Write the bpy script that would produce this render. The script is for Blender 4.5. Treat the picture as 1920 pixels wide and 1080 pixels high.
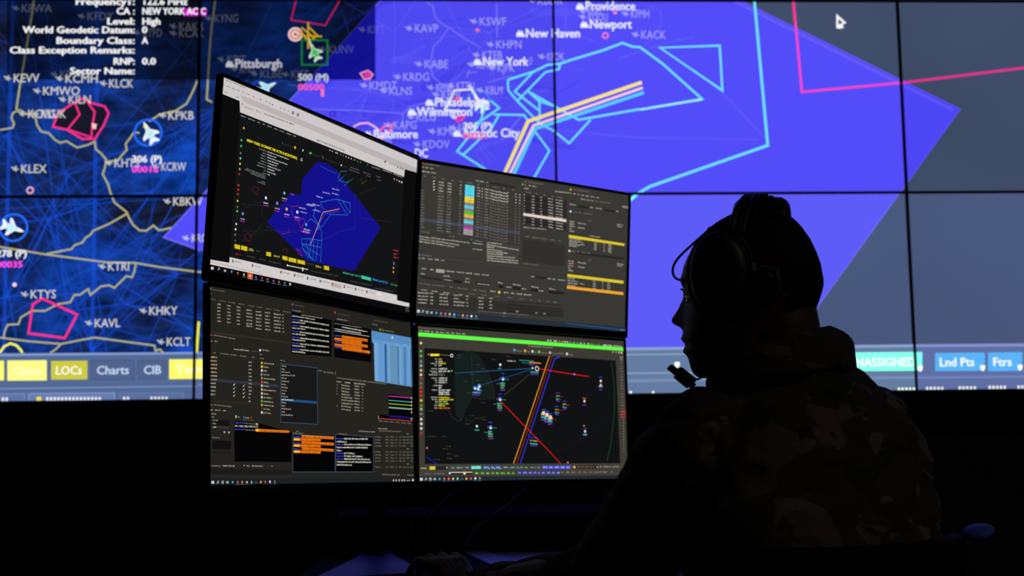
import bpy, bmesh, math, random
from math import sin, cos, pi, radians, sqrt
from mathutils import Vector, Matrix, noise
from mathutils.geometry import tessellate_polygon

SC = bpy.context.scene
COL = SC.collection
for o in list(bpy.data.objects): bpy.data.objects.remove(o)

# ------------------------------------------------------------------ camera
CAM_Z = 1.02
cd = bpy.data.cameras.new('camera'); cam = bpy.data.objects.new('camera', cd); COL.objects.link(cam)
fw = Vector((0.04471, 0.99308, 0.10861)); up = Vector((0.00837, -0.10908, 0.99400)); rt = fw.cross(up).normalized(); up = rt.cross(fw).normalized(); fw.normalize()
cam.matrix_world = Matrix(((rt.x, up.x, -fw.x, 0), (rt.y, up.y, -fw.y, 0), (rt.z, up.z, -fw.z, CAM_Z), (0, 0, 0, 1)))
cd.sensor_width = 36; cd.lens = 42.31; cd.clip_start = 0.05; cd.clip_end = 60
cd.dof.use_dof = True; cd.dof.focus_distance = 2.0; cd.dof.aperture_fstop = 5.0
SC.camera = cam
# ------------------------------------------------------------------ world, exposure
wd = bpy.data.worlds.new('world'); SC.world = wd; wd.use_nodes = True
wd.node_tree.nodes['Background'].inputs[0].default_value = (0, 0, 0, 1); wd.node_tree.nodes['Background'].inputs[1].default_value = 0
SC.view_settings.view_transform = 'Standard'; SC.view_settings.look = 'None'; SC.view_settings.exposure = 0; SC.view_settings.gamma = 1; SC.view_settings.use_curve_mapping = False
SC.cycles.transparent_max_bounces = 64; SC.cycles.max_bounces = 6
SC.cycles.sample_clamp_indirect = 4.0

# ------------------------------------------------------------------ helpers
def lin(v):
    v = v/255.0
    return v/12.92 if v <= 0.04045 else ((v+0.055)/1.055)**2.4
def rgb(*c): return tuple(lin(v) for v in c[:3]) + (1.0,)
def nodes(name):
    m = bpy.data.materials.new(name); m.use_nodes = True; m.node_tree.nodes.clear()
    return m, m.node_tree.nodes, m.node_tree.links
def mat(name, c, rough=0.5, metal=0.0, spec=0.5, var=0.12, scale=30.0, bump=0.0, coat=0.0, trans=0.0):
    """matt or glossy surface whose colour varies a little with procedural noise"""
    m, N, L = nodes(name)
    out = N.new('ShaderNodeOutputMaterial'); b = N.new('ShaderNodeBsdfPrincipled'); L.new(b.outputs[0], out.inputs[0])
    tc = N.new('ShaderNodeTexCoord'); nz = N.new('ShaderNodeTexNoise'); nz.inputs['Scale'].default_value = scale; nz.inputs['Detail'].default_value = 4
    L.new(tc.outputs['Object'], nz.inputs['Vector'])
    r = N.new('ShaderNodeValToRGB'); r.color_ramp.elements[0].position = .3; r.color_ramp.elements[1].position = .7
    r.color_ramp.elements[0].color = tuple(v*(1-var) for v in c[:3])+(1,); r.color_ramp.elements[1].color = tuple(min(1, v*(1+var)) for v in c[:3])+(1,)
    L.new(nz.outputs[0], r.inputs[0]); L.new(r.outputs[0], b.inputs['Base Color'])
    b.inputs['Roughness'].default_value = rough; b.inputs['Metallic'].default_value = metal; b.inputs['Specular IOR Level'].default_value = spec
    if coat: b.inputs['Coat Weight'].default_value = coat
    if trans: b.inputs['Transmission Weight'].default_value = trans
    if bump:
        bp = N.new('ShaderNodeBump'); bp.inputs['Strength'].default_value = bump; bp.inputs['Distance'].default_value = 0.003
        L.new(nz.outputs[0], bp.inputs['Height']); L.new(bp.outputs[0], b.inputs['Normal'])
    return m
def obj(name, me, m=None, parent=None, smooth=False):
    if isinstance(me, bmesh.types.BMesh):
        bm = me; me = bpy.data.meshes.new(name); bmesh.ops.recalc_face_normals(bm, faces=bm.faces); bm.to_mesh(me); bm.free()
    o = bpy.data.objects.new(name, me); COL.objects.link(o)
    for mm in (m if isinstance(m, (list, tuple)) else [m]):
        if mm: me.materials.append(mm)
    if smooth:
        for p in me.polygons: p.use_smooth = True
    if parent:
        o.parent = parent; bpy.context.view_layer.update(); o.matrix_parent_inverse = parent.matrix_world.inverted()
    return o
def thing(name, label, cat, loc=(0, 0, 0), group=None):
    o = bpy.data.objects.new(name, None); COL.objects.link(o); o.location = loc; o.empty_display_size = .05
    o['label'] = label; o['category'] = cat
    if group: o['group'] = group
    bpy.context.view_layer.update()
    return o
def tag(o, label, cat, group=None):
    o['label'] = label; o['category'] = cat
    if group: o['group'] = group
    return o
def struct(name, bm, m):
    o = obj(name, bm, m); o['kind'] = 'structure'; return o
def box(bm, c, s, M=None, bev=0.0):
    """axis box of centre c, size s, optionally placed by matrix M"""
    r = bmesh.ops.create_cube(bm, size=1.0); vs = r['verts']
    bmesh.ops.scale(bm, vec=s, verts=vs); bmesh.ops.translate(bm, vec=c, verts=vs)
    if bev > 0:
        es = list({e for v in vs for e in v.link_edges})
        rr = bmesh.ops.bevel(bm, geom=es, offset=bev, segments=2, affect='EDGES', profile=.5); vs = list({v for f in rr['faces'] for v in f.verts} | {v for v in vs if v.is_valid})
    if M is not None: bmesh.ops.transform(bm, matrix=M, verts=vs)
    return vs
def frames(P):
    T = []
    for i in range(len(P)):
        a = P[max(i-1, 0)]; b = P[min(i+1, len(P)-1)]; T.append((b-a).normalized())
    u = T[0].orthogonal().normalized(); out = []
    for t in T:
        u = (u - t*u.dot(t)).normalized(); out.append((u, t.cross(u).normalized(), t))
    return out
def spline(P, n):
    """Catmull-Rom through the points, n steps per span"""
    P = [Vector(p) for p in P]; Q = []
    for i in range(len(P)-1):
        p0 = P[max(i-1, 0)]; p1 = P[i]; p2 = P[i+1]; p3 = P[min(i+2, len(P)-1)]
        for k in range(n):
            t = k/n; Q.append(0.5*((2*p1)+(p2-p0)*t+(2*p0-5*p1+4*p2-p3)*t*t+(3*p1-p0-3*p2+p3)*t**3))
    Q.append(P[-1]); return Q
def tube(bm, P, r, n=12, caps=True, sx=1.0):
    P = [Vector(p) for p in P]; R = list(r) if isinstance(r, (list, tuple)) else [r]*len(P)
    if caps:   # rounded ends
        d0 = (P[0]-P[1]).normalized(); d1 = (P[-1]-P[-2]).normalized()
        P = [P[0]+d0*R[0]*.92, P[0]+d0*R[0]*.6] + P + [P[-1]+d1*R[-1]*.6, P[-1]+d1*R[-1]*.92]
        R = [R[0]*.4, R[0]*.8] + R + [R[-1]*.8, R[-1]*.4]
    F = frames(P); rings = []
    for p, rr, (u, v, t) in zip(P, R, F):
        rings.append([bm.verts.new(p + (u*cos(2*pi*k/n)*sx + v*sin(2*pi*k/n))*rr) for k in range(n)])
    for a, b in zip(rings, rings[1:]):
        for k in range(n): bm.faces.new((a[k], a[(k+1) % n], b[(k+1) % n], b[k]))
    bm.faces.new(list(reversed(rings[0]))); bm.faces.new(rings[-1])
def rings_loft(bm, rings, close=True):
    V = [[bm.verts.new(p) for p in r] for r in rings]; n = len(V[0])
    for a, b in zip(V, V[1:]):
        for k in range(n): bm.faces.new((a[k], a[(k+1) % n], b[(k+1) % n], b[k]))
    if close: bm.faces.new(list(reversed(V[0]))); bm.faces.new(V[-1])
    return V
def ball(bm, c, r, M=None, seg=16):
    rr = bmesh.ops.create_uvsphere(bm, u_segments=seg, v_segments=seg//2+2, radius=1.0); vs = rr['verts']
    bmesh.ops.scale(bm, vec=r if isinstance(r, (tuple, list)) else (r, r, r), verts=vs)
    if M is not None: bmesh.ops.transform(bm, matrix=M, verts=vs)
    bmesh.ops.translate(bm, vec=c, verts=vs); return vs
def lathe(bm, prof, M=None, n=32):
    V = [[bm.verts.new((r*cos(2*pi*k/n), r*sin(2*pi*k/n), z)) for k in range(n)] for r, z in prof]
    for a, b in zip(V, V[1:]):
        for k in range(n): bm.faces.new((a[k], a[(k+1) % n], b[(k+1) % n], b[k]))
    bm.faces.new(list(reversed(V[0]))); bm.faces.new(V[-1])
    if M is not None: bmesh.ops.transform(bm, matrix=M, verts=[v for r in V for v in r])
def fused(bm, voxel, smooth_it=2):
    """grow the joined pieces into one continuous surface"""
    me = bpy.data.meshes.new('tmp'); bmesh.ops.recalc_face_normals(bm, faces=bm.faces); bm.to_mesh(me); bm.free()
    o = bpy.data.objects.new('tmp', me); COL.objects.link(o)
    md = o.modifiers.new('r', 'REMESH'); md.mode = 'VOXEL'; md.voxel_size = voxel
    if smooth_it:
        s = o.modifiers.new('s', 'SMOOTH'); s.factor = .5; s.iterations = smooth_it
    dg = bpy.context.evaluated_depsgraph_get(); dg.update()
    res = bpy.data.meshes.new_from_object(o.evaluated_get(dg)); bpy.data.objects.remove(o)
    res.materials.clear()
    return res
def prism(bm, pts, z0, z1, bev=0):
    """extruded outline in plan"""
    a = [bm.verts.new((x, y, z0)) for x, y in pts]; b = [bm.verts.new((x, y, z1)) for x, y in pts]; n = len(pts)
    bm.faces.new(list(reversed(a))); bm.faces.new(b)
    for k in range(n): bm.faces.new((a[k], a[(k+1) % n], b[(k+1) % n], b[k]))

# ------------------------------------------------------------------ materials
M_BLACK = mat('black plastic', rgb(22, 22, 23), .45, var=.15)
M_BEZEL = mat('matt black bezel', rgb(10, 10, 11), .6, spec=.2, var=.1)
M_WALL = mat('dark painted wall', rgb(66, 66, 68), .9, spec=.1, scale=6)
M_CEIL = mat('dark ceiling', rgb(24, 24, 26), .95, spec=.1, scale=5)
M_FLOOR = mat('dark carpet', rgb(26, 26, 30), .95, spec=.1, scale=180, bump=.6)
M_DESK = mat('black laminate', rgb(7, 7, 8), .8, spec=.04, scale=60)
M_FOOT = mat('grey plate tinted by wall light', rgb(84, 90, 150), .4, var=.05)  # grey foot, with the wall's blue light mixed into its colour
M_PAPER = mat('pale paper tinted by wall light', rgb(190, 200, 252), .4, spec=1.0, var=.02, scale=12)  # blue tint puts the video wall's light into the sheet colour
M_METAL = mat('grey powder coated steel', rgb(150, 150, 156), .4, metal=.3, var=.05)
M_DARKMETAL = mat('black powder coated steel', rgb(16, 16, 18), .5, metal=.2)
M_BEZELDARK = mat('deep black laminate', rgb(4, 4, 5), .9, spec=.02)
M_RUBBER = mat('black cable rubber', rgb(14, 14, 15), .55)
M_MAT = mat('black desk mat', rgb(10, 10, 11), .9, spec=.1, scale=240, bump=.3)
M_CHAIR = mat('black chair fabric', rgb(16, 16, 18), .85, spec=.2, scale=220, bump=.4)
M_ROLL = mat('chair cap painted wall glow blue', rgb(85, 120, 255), .6, spec=.4, scale=90)  # blue light of the video wall painted into the cap colour
M_SKIN = mat('skin', rgb(88, 66, 56), .5, spec=.4, var=.06, scale=50, bump=.05)
M_HAIR = mat('shaved dark hair', rgb(34, 27, 23), .8, spec=.2, scale=400, bump=.4)
M_CUSH = mat('black leatherette', rgb(14, 14, 15), .5, spec=.4, scale=90, bump=.15)
M_FOAM = mat('grey foam', rgb(105, 105, 120), .9, spec=.1, scale=200, bump=.5)
M_TAN = mat('tan connector', rgb(190, 150, 120), .35)
M_GLASS = mat('clear coated lens', (.45, .47, .47, 1), .02, spec=.1, var=0, trans=1.0)
for n_ in M_GLASS.node_tree.nodes:
    if n_.type == 'BSDF_PRINCIPLED': n_.inputs['IOR'].default_value = 1.12
M_CHROME = mat('dark steel watch case', rgb(70, 74, 80), .35, metal=1, var=.03)
M_BOOT = mat('tan suede', rgb(120, 95, 65), .9, scale=120, bump=.2)

def camo():
    m, N, L = nodes('camouflage cloth')
    out = N.new('ShaderNodeOutputMaterial'); b = N.new('ShaderNodeBsdfPrincipled'); L.new(b.outputs[0], out.inputs[0])
    tc = N.new('ShaderNodeTexCoord'); mp = N.new('ShaderNodeMapping'); mp.inputs['Scale'].default_value = (1, 1, 1.6); L.new(tc.outputs['Object'], mp.inputs[0])
    base = (0.075, 0.068, 0.055, 1); cols = [((0.17, 0.125, 0.10, 1), 9, .57, (0, 0, 0)), ((0.045, 0.05, 0.028, 1), 12, .58, (3, 1, 7)), ((0.20, 0.165, 0.14, 1), 14, .63, (8, 2, 1)), ((0.03, 0.022, 0.015, 1), 19, .655, (5, 9, 3))]
    prev = None
    for c, sc, th, of in cols:
        nz = N.new('ShaderNodeTexNoise'); nz.inputs['Scale'].default_value = sc; nz.inputs['Detail'].default_value = 2.5; nz.inputs['Distortion'].default_value = .6
        ad = N.new('ShaderNodeVectorMath'); ad.inputs[1].default_value = of; L.new(mp.outputs[0], ad.inputs[0]); L.new(ad.outputs[0], nz.inputs['Vector'])
        r = N.new('ShaderNodeValToRGB'); r.color_ramp.elements[0].position = th-.012; r.color_ramp.elements[1].position = th+.012; L.new(nz.outputs[0], r.inputs[0])
        mx = N.new('ShaderNodeMixRGB'); L.new(r.outputs[0], mx.inputs[0])
        if prev: L.new(prev, mx.inputs[1])
        else: mx.inputs[1].default_value = base
        mx.inputs[2].default_value = c; prev = mx.outputs[0]
    L.new(prev, b.inputs['Base Color']); b.inputs['Roughness'].default_value = .9; b.inputs['Specular IOR Level'].default_value = .15
    wv = N.new('ShaderNodeTexNoise'); wv.inputs['Scale'].default_value = 350; L.new(tc.outputs['Object'], wv.inputs['Vector'])
    bp = N.new('ShaderNodeBump'); bp.inputs['Strength'].default_value = .3; bp.inputs['Distance'].default_value = .002; L.new(wv.outputs[0], bp.inputs['Height']); L.new(bp.outputs[0], b.inputs['Normal'])
    return m
M_CAMO = camo()

def pixel_mat(name, sampled):
    """screen pixels: each face gives off its own colour; see-through where an overlay is see-through"""
    m, N, L = nodes(name)
    out = N.new('ShaderNodeOutputMaterial'); at = N.new('ShaderNodeAttribute'); at.attribute_name = 'pixel'
    em = N.new('ShaderNodeEmission'); tr = N.new('ShaderNodeBsdfTransparent'); mx = N.new('ShaderNodeMixShader')
    L.new(at.outputs['Color'], em.inputs[0]); L.new(at.outputs['Alpha'], mx.inputs[0]); L.new(tr.outputs[0], mx.inputs[1]); L.new(em.outputs[0], mx.inputs[2]); L.new(mx.outputs[0], out.inputs[0])
    m.cycles.emission_sampling = 'FRONT' if sampled else 'NONE'
    return m
M_PIX = pixel_mat('screen picture', True); M_PIXFINE = pixel_mat('screen writing', False)
def base_mat(name, terrain, c0=(60, 72, 97), c1=(68, 82, 112)):
    """the map picture under the drawn layers: dark relief with a blue traffic haze, or plain slate sea"""
    m, N, L = nodes(name)
    out = N.new('ShaderNodeOutputMaterial'); em = N.new('ShaderNodeEmission'); L.new(em.outputs[0], out.inputs[0])
    tc = N.new('ShaderNodeTexCoord')
    if terrain:
        n1 = N.new('ShaderNodeTexNoise'); n1.inputs['Scale'].default_value = 2.6; n1.inputs['Detail'].default_value = 5; L.new(tc.outputs['Object'], n1.inputs['Vector'])
        r1 = N.new('ShaderNodeValToRGB'); e = r1.color_ramp.elements; e[0].position = .36; e[0].color = rgb(24, 26, 40); e[1].position = .64; e[1].color = rgb(18, 72, 182); x = e.new(.5); x.color = rgb(19, 48, 118)
        L.new(n1.outputs[0], r1.inputs[0])
        mp = N.new('ShaderNodeMapping'); mp.inputs['Rotation'].default_value = (0, .7, 0); mp.inputs['Scale'].default_value = (10, 1, 26); L.new(tc.outputs['Object'], mp.inputs[0])
        n2 = N.new('ShaderNodeTexNoise'); n2.inputs['Scale'].default_value = 1.0; n2.inputs['Detail'].default_value = 6; L.new(mp.outputs[0], n2.inputs['Vector'])
        r2 = N.new('ShaderNodeValToRGB'); r2.color_ramp.elements[0].position = .3; r2.color_ramp.elements[0].color = (.35, .35, .35, 1); r2.color_ramp.elements[1].position = .62; r2.color_ramp.elements[1].color = (1.1, 1.1, 1.1, 1)
        L.new(n2.outputs[0], r2.inputs[0])
        mx = N.new('ShaderNodeMixRGB'); mx.blend_type = 'MULTIPLY'; mx.inputs[0].default_value = 1; L.new(r1.outputs[0], mx.inputs[1]); L.new(r2.outputs[0], mx.inputs[2]); L.new(mx.outputs[0], em.inputs[0])
    else:
        n1 = N.new('ShaderNodeTexNoise'); n1.inputs['Scale'].default_value = 1.2; L.new(tc.outputs['Object'], n1.inputs['Vector'])
        r1 = N.new('ShaderNodeValToRGB'); e = r1.color_ramp.elements; e[0].position = .3; e[0].color = rgb(*c0); e[1].position = .7; e[1].color = rgb(*c1)
        L.new(n1.outputs[0], r1.inputs[0]); L.new(r1.outputs[0], em.inputs[0])
    m.cycles.emission_sampling = 'FRONT'
    return m
M_LAND = base_mat('map of the land', True); M_SEA = base_mat('map of the sea', False); M_SEALOW = base_mat('map of the southern sea', False, (68, 83, 118), (78, 93, 132))

# ------------------------------------------------------------------ glyphs
CH = ''.join(chr(c) for c in range(33, 127))
def glyphs():
    t = []; 
    for ch in CH:
        for body in (ch, '|'+ch+'|'):
            cu = bpy.data.curves.new('g', 'FONT'); cu.body = body; cu.size = 1; cu.resolution_u = 2
            o = bpy.data.objects.new('g', cu); COL.objects.link(o); t.append(o)
    cu = bpy.data.curves.new('g', 'FONT'); cu.body = '||'; cu.size = 1; o = bpy.data.objects.new('g', cu); COL.objects.link(o); t.append(o)
    dg = bpy.context.evaluated_depsgraph_get(); dg.update()
    def get(o):
        me = o.evaluated_get(dg).to_mesh(); me.calc_loop_triangles()
        r = [(v.co.x, v.co.y) for v in me.vertices], [tuple(x.vertices) for x in me.loop_triangles]; o.evaluated_get(dg).to_mesh_clear(); return r
    bars = max(x for x, y in get(t[-1])[0]); G = {}
    for i, ch in enumerate(CH):
        v, f = get(t[2*i]); adv = max(x for x, y in get(t[2*i+1])[0]) - bars
        G[ch] = (v, f, adv)
    cap = max(y for x, y in G['H'][0])
    for o in t:
        d = o.data; bpy.data.objects.remove(o); bpy.data.curves.remove(d)
    return G, cap
GL, CAP = glyphs()

# ------------------------------------------------------------------ what the screens show (millimetres on each screen)
COLOURS = [(84, 78, 252, 238), (130, 120, 255, 160), (120, 110, 255, 110), (110, 95, 255, 170), (52, 34, 225, 70), (46, 30, 215, 60), (105, 100, 255, 60), (60, 40, 235, 70), (110, 112, 255, 70), (150, 150, 255, 130),
 (120, 120, 255, 80), (172, 172, 128, 255), (244, 240, 90, 255), (240, 240, 80, 255), (24, 25, 40, 255), (255, 48, 140, 255), (255, 205, 200, 255), (235, 170, 200, 255), (255, 215, 225, 255), (240, 130, 190, 255),
 (255, 120, 160, 255), (255, 130, 170, 255), (40, 20, 190, 255), (4, 9, 24, 196), (10, 10, 150, 205), (185, 30, 95, 255), (240, 205, 205, 255), (205, 70, 60, 255), (240, 225, 220, 255), (190, 45, 35, 255),
 (205, 165, 20, 255), (205, 190, 60, 255), (25, 120, 50, 255), (205, 230, 205, 255), (60, 190, 90, 255), (215, 220, 170, 255), (35, 105, 250, 255), (245, 252, 255, 255), (190, 235, 250, 255), (240, 230, 120, 255),
 (215, 245, 255, 255), (170, 225, 245, 255), (70, 150, 255, 255), (250, 255, 255, 255), (240, 250, 250, 255), (235, 235, 235, 255), (250, 150, 190, 255), (220, 60, 170, 255), (112, 228, 255, 255), (160, 240, 255, 255),
 (90, 215, 255, 255), (255, 215, 215, 255), (255, 232, 130, 255), (255, 70, 190, 255), (255, 50, 140, 255), (250, 190, 225, 255), (255, 110, 170, 255), (255, 60, 150, 255), (255, 90, 160, 255), (140, 145, 160, 62),
 (212, 212, 205, 215), (190, 190, 255, 190), (238, 242, 255, 255), (190, 192, 200, 255), (240, 240, 245, 255), (255, 80, 235, 255), (205, 210, 220, 255), (255, 95, 200, 255), (255, 130, 180, 255), (255, 90, 170, 255),
 (205, 25, 205, 235), (246, 246, 248, 255), (250, 250, 252, 255), (40, 50, 70, 255), (82, 104, 146, 255), (88, 105, 160, 255), (132, 156, 205, 255), (128, 140, 205, 255), (134, 158, 205, 200), (140, 160, 210, 190),
 (140, 160, 215, 190), (125, 140, 200, 120), (255, 250, 110, 255), (255, 250, 135, 255), (255, 252, 205, 255), (203, 200, 62, 255), (255, 255, 245, 255), (80, 98, 138, 255), (72, 86, 124, 255), (195, 212, 240, 255),
 (255, 253, 215, 255), (122, 242, 240, 255), (235, 255, 252, 255), (84, 172, 243, 255), (240, 248, 255, 255), (250, 252, 255, 255), (92, 116, 165, 255), (125, 145, 190, 255), (100, 124, 172, 255), (140, 158, 200, 255),
 (88, 110, 155, 255), (105, 125, 170, 255), (235, 240, 250, 255), (240, 225, 60, 255), (12, 12, 13, 255), (206, 199, 199, 255), (184, 178, 178, 255), (225, 218, 215, 255), (19, 20, 21, 255), (210, 204, 203, 255),
 (90, 86, 86, 255), (190, 60, 50, 255), (225, 110, 90, 255), (220, 110, 100, 255), (120, 110, 110, 255), (120, 115, 115, 255), (150, 145, 145, 255), (200, 40, 40, 255), (130, 126, 126, 255), (70, 66, 66, 255),
 (60, 56, 56, 255), (20, 20, 20, 255), (120, 114, 114, 255), (165, 165, 165, 255), (240, 222, 30, 255), (215, 215, 215, 255), (150, 150, 150, 255), (225, 225, 225, 255), (140, 140, 140, 255), (90, 140, 220, 255),
 (70, 70, 70, 255), (240, 160, 40, 255), (60, 200, 60, 255), (60, 75, 60, 255), (160, 160, 160, 255), (60, 60, 60, 255), (210, 210, 210, 255), (200, 200, 200, 255), (220, 220, 220, 255), (90, 190, 80, 255),
 (230, 90, 80, 255), (120, 225, 60, 255), (60, 160, 60, 255), (60, 130, 60, 255), (185, 185, 185, 255), (195, 195, 195, 255), (175, 175, 175, 255), (230, 140, 130, 255), (120, 150, 230, 255), (230, 200, 60, 255),
 (230, 230, 230, 255), (105, 105, 105, 255), (120, 70, 20, 255), (19, 16, 140, 255), (40, 150, 190, 255), (30, 110, 180, 255), (240, 170, 60, 255), (60, 210, 70, 255), (110, 110, 110, 255), (110, 200, 220, 255),
 (240, 190, 50, 255), (170, 40, 40, 255), (230, 50, 40, 255), (230, 30, 30, 255), (190, 50, 40, 255), (230, 215, 50, 255), (110, 110, 50, 255), (110, 210, 80, 255), (120, 110, 105, 255), (80, 80, 80, 255),
 (48, 52, 58, 255), (70, 40, 52, 255), (150, 30, 55, 255), (46, 48, 52, 255), (220, 230, 240, 255), (210, 40, 190, 255), (110, 180, 230, 255), (110, 150, 230, 255), (220, 200, 220, 255), (230, 180, 90, 255),
 (220, 220, 230, 255), (90, 150, 230, 255), (90, 180, 250, 255), (240, 240, 250, 255), (230, 230, 250, 255), (190, 190, 215, 255), (190, 30, 130, 255), (225, 60, 150, 255), (225, 60, 190, 255), (45, 160, 215, 255),
 (35, 60, 140, 255), (80, 60, 220, 255), (240, 160, 70, 255), (212, 190, 28, 255), (215, 200, 70, 255), (200, 185, 50, 255), (75, 75, 75, 255), (190, 40, 40, 255), (200, 190, 170, 255), (210, 225, 245, 255),
 (60, 180, 150, 255), (60, 190, 150, 255), (55, 140, 215, 255), (60, 150, 90, 255), (215, 50, 60, 255), (90, 130, 210, 255), (240, 170, 40, 255), (110, 108, 112, 255), (95, 92, 92, 255), (70, 110, 170, 255),
 (185, 172, 165, 255), (150, 60, 40, 255), (225, 220, 218, 255), (120, 115, 112, 255), (11, 11, 13, 255), (205, 85, 25, 255), (26, 30, 34, 255), (240, 240, 240, 255), (190, 190, 190, 255), (40, 44, 48, 255),
 (40, 170, 200, 255), (130, 195, 210, 255), (225, 90, 60, 255), (222, 155, 140, 255), (235, 190, 80, 255), (227, 205, 150, 255), (90, 170, 210, 255), (230, 225, 240, 255), (225, 222, 230, 255), (60, 110, 200, 255),
 (140, 165, 210, 255), (205, 40, 40, 255), (212, 130, 130, 255), (210, 60, 55, 255), (215, 140, 137, 255), (150, 60, 160, 255), (185, 140, 190, 255), (190, 80, 50, 255), (205, 150, 135, 255), (60, 130, 80, 255),
 (140, 175, 150, 255), (110, 115, 125, 255), (37, 35, 30, 255), (110, 105, 95, 255), (140, 135, 115, 255), (230, 220, 215, 255), (120, 115, 98, 255), (178, 172, 150, 255), (48, 46, 38, 255), (200, 90, 70, 255),
 (190, 185, 165, 255), (85, 82, 70, 255), (46, 52, 60, 255), (190, 175, 150, 255), (170, 110, 80, 255), (230, 228, 220, 255), (6, 6, 7, 255), (190, 90, 70, 255), (95, 90, 85, 255), (150, 150, 170, 255),
 (60, 90, 200, 255), (200, 50, 40, 255), (200, 198, 180, 255), (205, 203, 180, 255), (70, 80, 215, 255), (215, 212, 190, 255), (6, 6, 8, 255), (160, 158, 150, 255), (225, 223, 210, 255), (240, 120, 20, 255),
 (110, 40, 10, 255), (120, 45, 10, 255), (140, 135, 110, 255), (98, 152, 205, 255), (120, 172, 220, 200), (38, 80, 135, 230), (120, 165, 200, 150), (100, 140, 165, 170), (50, 95, 150, 220), (125, 165, 200, 180),
 (70, 115, 165, 200), (120, 165, 205, 150), (60, 110, 160, 200), (70, 120, 175, 110), (190, 220, 240, 255), (225, 222, 210, 255), (210, 170, 40, 255), (230, 215, 60, 255), (230, 230, 225, 255), (200, 60, 160, 255),
 (150, 145, 60, 255), (220, 70, 60, 255), (200, 200, 195, 255), (210, 205, 80, 255), (70, 190, 60, 255), (240, 150, 40, 255), (225, 222, 215, 255), (60, 160, 220, 255), (24, 24, 25, 255), (30, 82, 135, 255),
 (52, 92, 140, 255), (195, 190, 165, 255), (5, 5, 5, 255), (225, 60, 200, 255), (70, 200, 190, 255), (210, 200, 60, 255), (90, 210, 90, 255), (180, 160, 200, 255), (25, 25, 120, 255), (215, 55, 60, 255),
 (200, 190, 180, 255), (185, 180, 170, 255), (45, 43, 36, 255), (50, 52, 56, 255), (220, 216, 205, 255), (215, 212, 200, 255), (17, 17, 18, 255), (30, 29, 26, 255), (220, 218, 210, 255), (70, 100, 200, 255),
 (205, 50, 40, 255), (75, 80, 215, 255), (140, 138, 125, 255), (220, 218, 200, 255), (215, 212, 195, 255), (240, 190, 60, 255), (4, 4, 5, 255), (70, 92, 120, 255), (170, 120, 90, 255), (130, 50, 10, 255),
 (245, 190, 60, 255), (222, 220, 205, 255), (120, 117, 100, 255), (28, 27, 24, 255), (60, 58, 50, 255), (27, 33, 37, 255), (40, 170, 190, 255), (130, 195, 205, 255), (215, 90, 60, 255), (217, 155, 140, 255),
 (235, 110, 60, 255), (227, 165, 140, 255), (240, 190, 90, 255), (230, 205, 155, 255), (120, 190, 215, 255), (170, 205, 217, 255), (110, 150, 160, 255), (240, 160, 60, 255), (230, 190, 140, 255), (200, 80, 70, 255),
 (210, 150, 145, 255), (227, 227, 227, 255), (215, 200, 185, 255), (58, 56, 52, 255), (200, 70, 60, 255), (128, 124, 114, 255), (190, 186, 172, 255), (38, 36, 34, 255), (85, 214, 225, 255), (60, 90, 90, 255),
 (85, 214, 240, 255), (85, 214, 255, 255), (242, 214, 60, 255), (242, 200, 60, 255), (140, 136, 128, 255), (90, 205, 235, 255), (70, 205, 40, 255), (245, 180, 60, 255), (90, 215, 240, 255), (150, 140, 135, 255),
 (195, 60, 190, 255), (165, 155, 150, 255), (70, 80, 100, 160), (235, 232, 222, 255), (225, 223, 215, 255), (82, 79, 74, 255), (150, 146, 135, 255), (66, 64, 60, 255), (200, 197, 180, 255), (70, 205, 60, 255),
 (46, 44, 42, 255), (40, 38, 36, 255), (228, 212, 200, 255), (50, 48, 45, 255), (235, 170, 50, 255), (130, 126, 118, 255), (80, 77, 72, 255), (210, 60, 50, 255), (222, 200, 45, 255), (240, 165, 45, 255),
 (75, 72, 68, 255), (90, 160, 220, 255), (160, 156, 146, 255), (32, 30, 28, 255), (240, 195, 70, 255), (34, 32, 30, 255), (48, 46, 43, 255), (38, 48, 56, 255), (235, 90, 80, 255), (227, 155, 150, 255),
 (120, 190, 230, 255), (170, 205, 225, 255), (200, 90, 90, 255), (210, 155, 155, 255), (130, 120, 118, 255), (175, 170, 169, 255), (30, 78, 140, 255), (150, 155, 165, 255), (62, 58, 52, 255), (205, 202, 190, 255),
 (98, 250, 70, 255), (220, 220, 215, 255), (225, 225, 220, 255), (70, 200, 60, 255), (235, 130, 150, 255), (90, 240, 60, 255), (190, 188, 180, 255), (140, 138, 128, 255), (210, 206, 196, 255), (17, 18, 19, 255),
 (22, 34, 32, 200), (235, 80, 80, 255), (170, 166, 156, 255), (80, 170, 220, 255), (240, 170, 50, 255), (90, 225, 60, 255), (225, 120, 110, 255), (110, 140, 230, 255), (230, 205, 60, 255), (250, 220, 110, 255),
 (70, 215, 60, 255), (140, 138, 130, 255), (110, 200, 215, 255), (220, 200, 130, 255), (225, 225, 215, 255), (120, 118, 110, 255), (230, 40, 35, 255), (140, 130, 50, 255), (120, 225, 90, 255), (130, 128, 120, 255),
 (215, 215, 210, 255), (230, 228, 222, 255), (200, 50, 45, 255), (240, 225, 40, 255), (150, 130, 60, 255), (235, 235, 230, 255), (230, 120, 110, 255), (235, 220, 40, 255), (120, 118, 112, 255), (190, 220, 120, 255),
 (240, 130, 30, 255), (80, 210, 70, 255), (52, 66, 56, 255), (30, 32, 32, 255), (70, 76, 70, 255), (95, 80, 50, 255), (30, 90, 35, 255), (110, 105, 60, 255), (45, 130, 200, 255), (40, 110, 185, 255),
 (30, 30, 60, 255), (255, 175, 50, 255), (170, 45, 30, 255), (55, 60, 240, 255), (240, 22, 18, 255), (190, 120, 250, 255), (28, 30, 200, 255), (225, 205, 170, 255), (40, 150, 135, 255), (35, 110, 105, 255),
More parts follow.
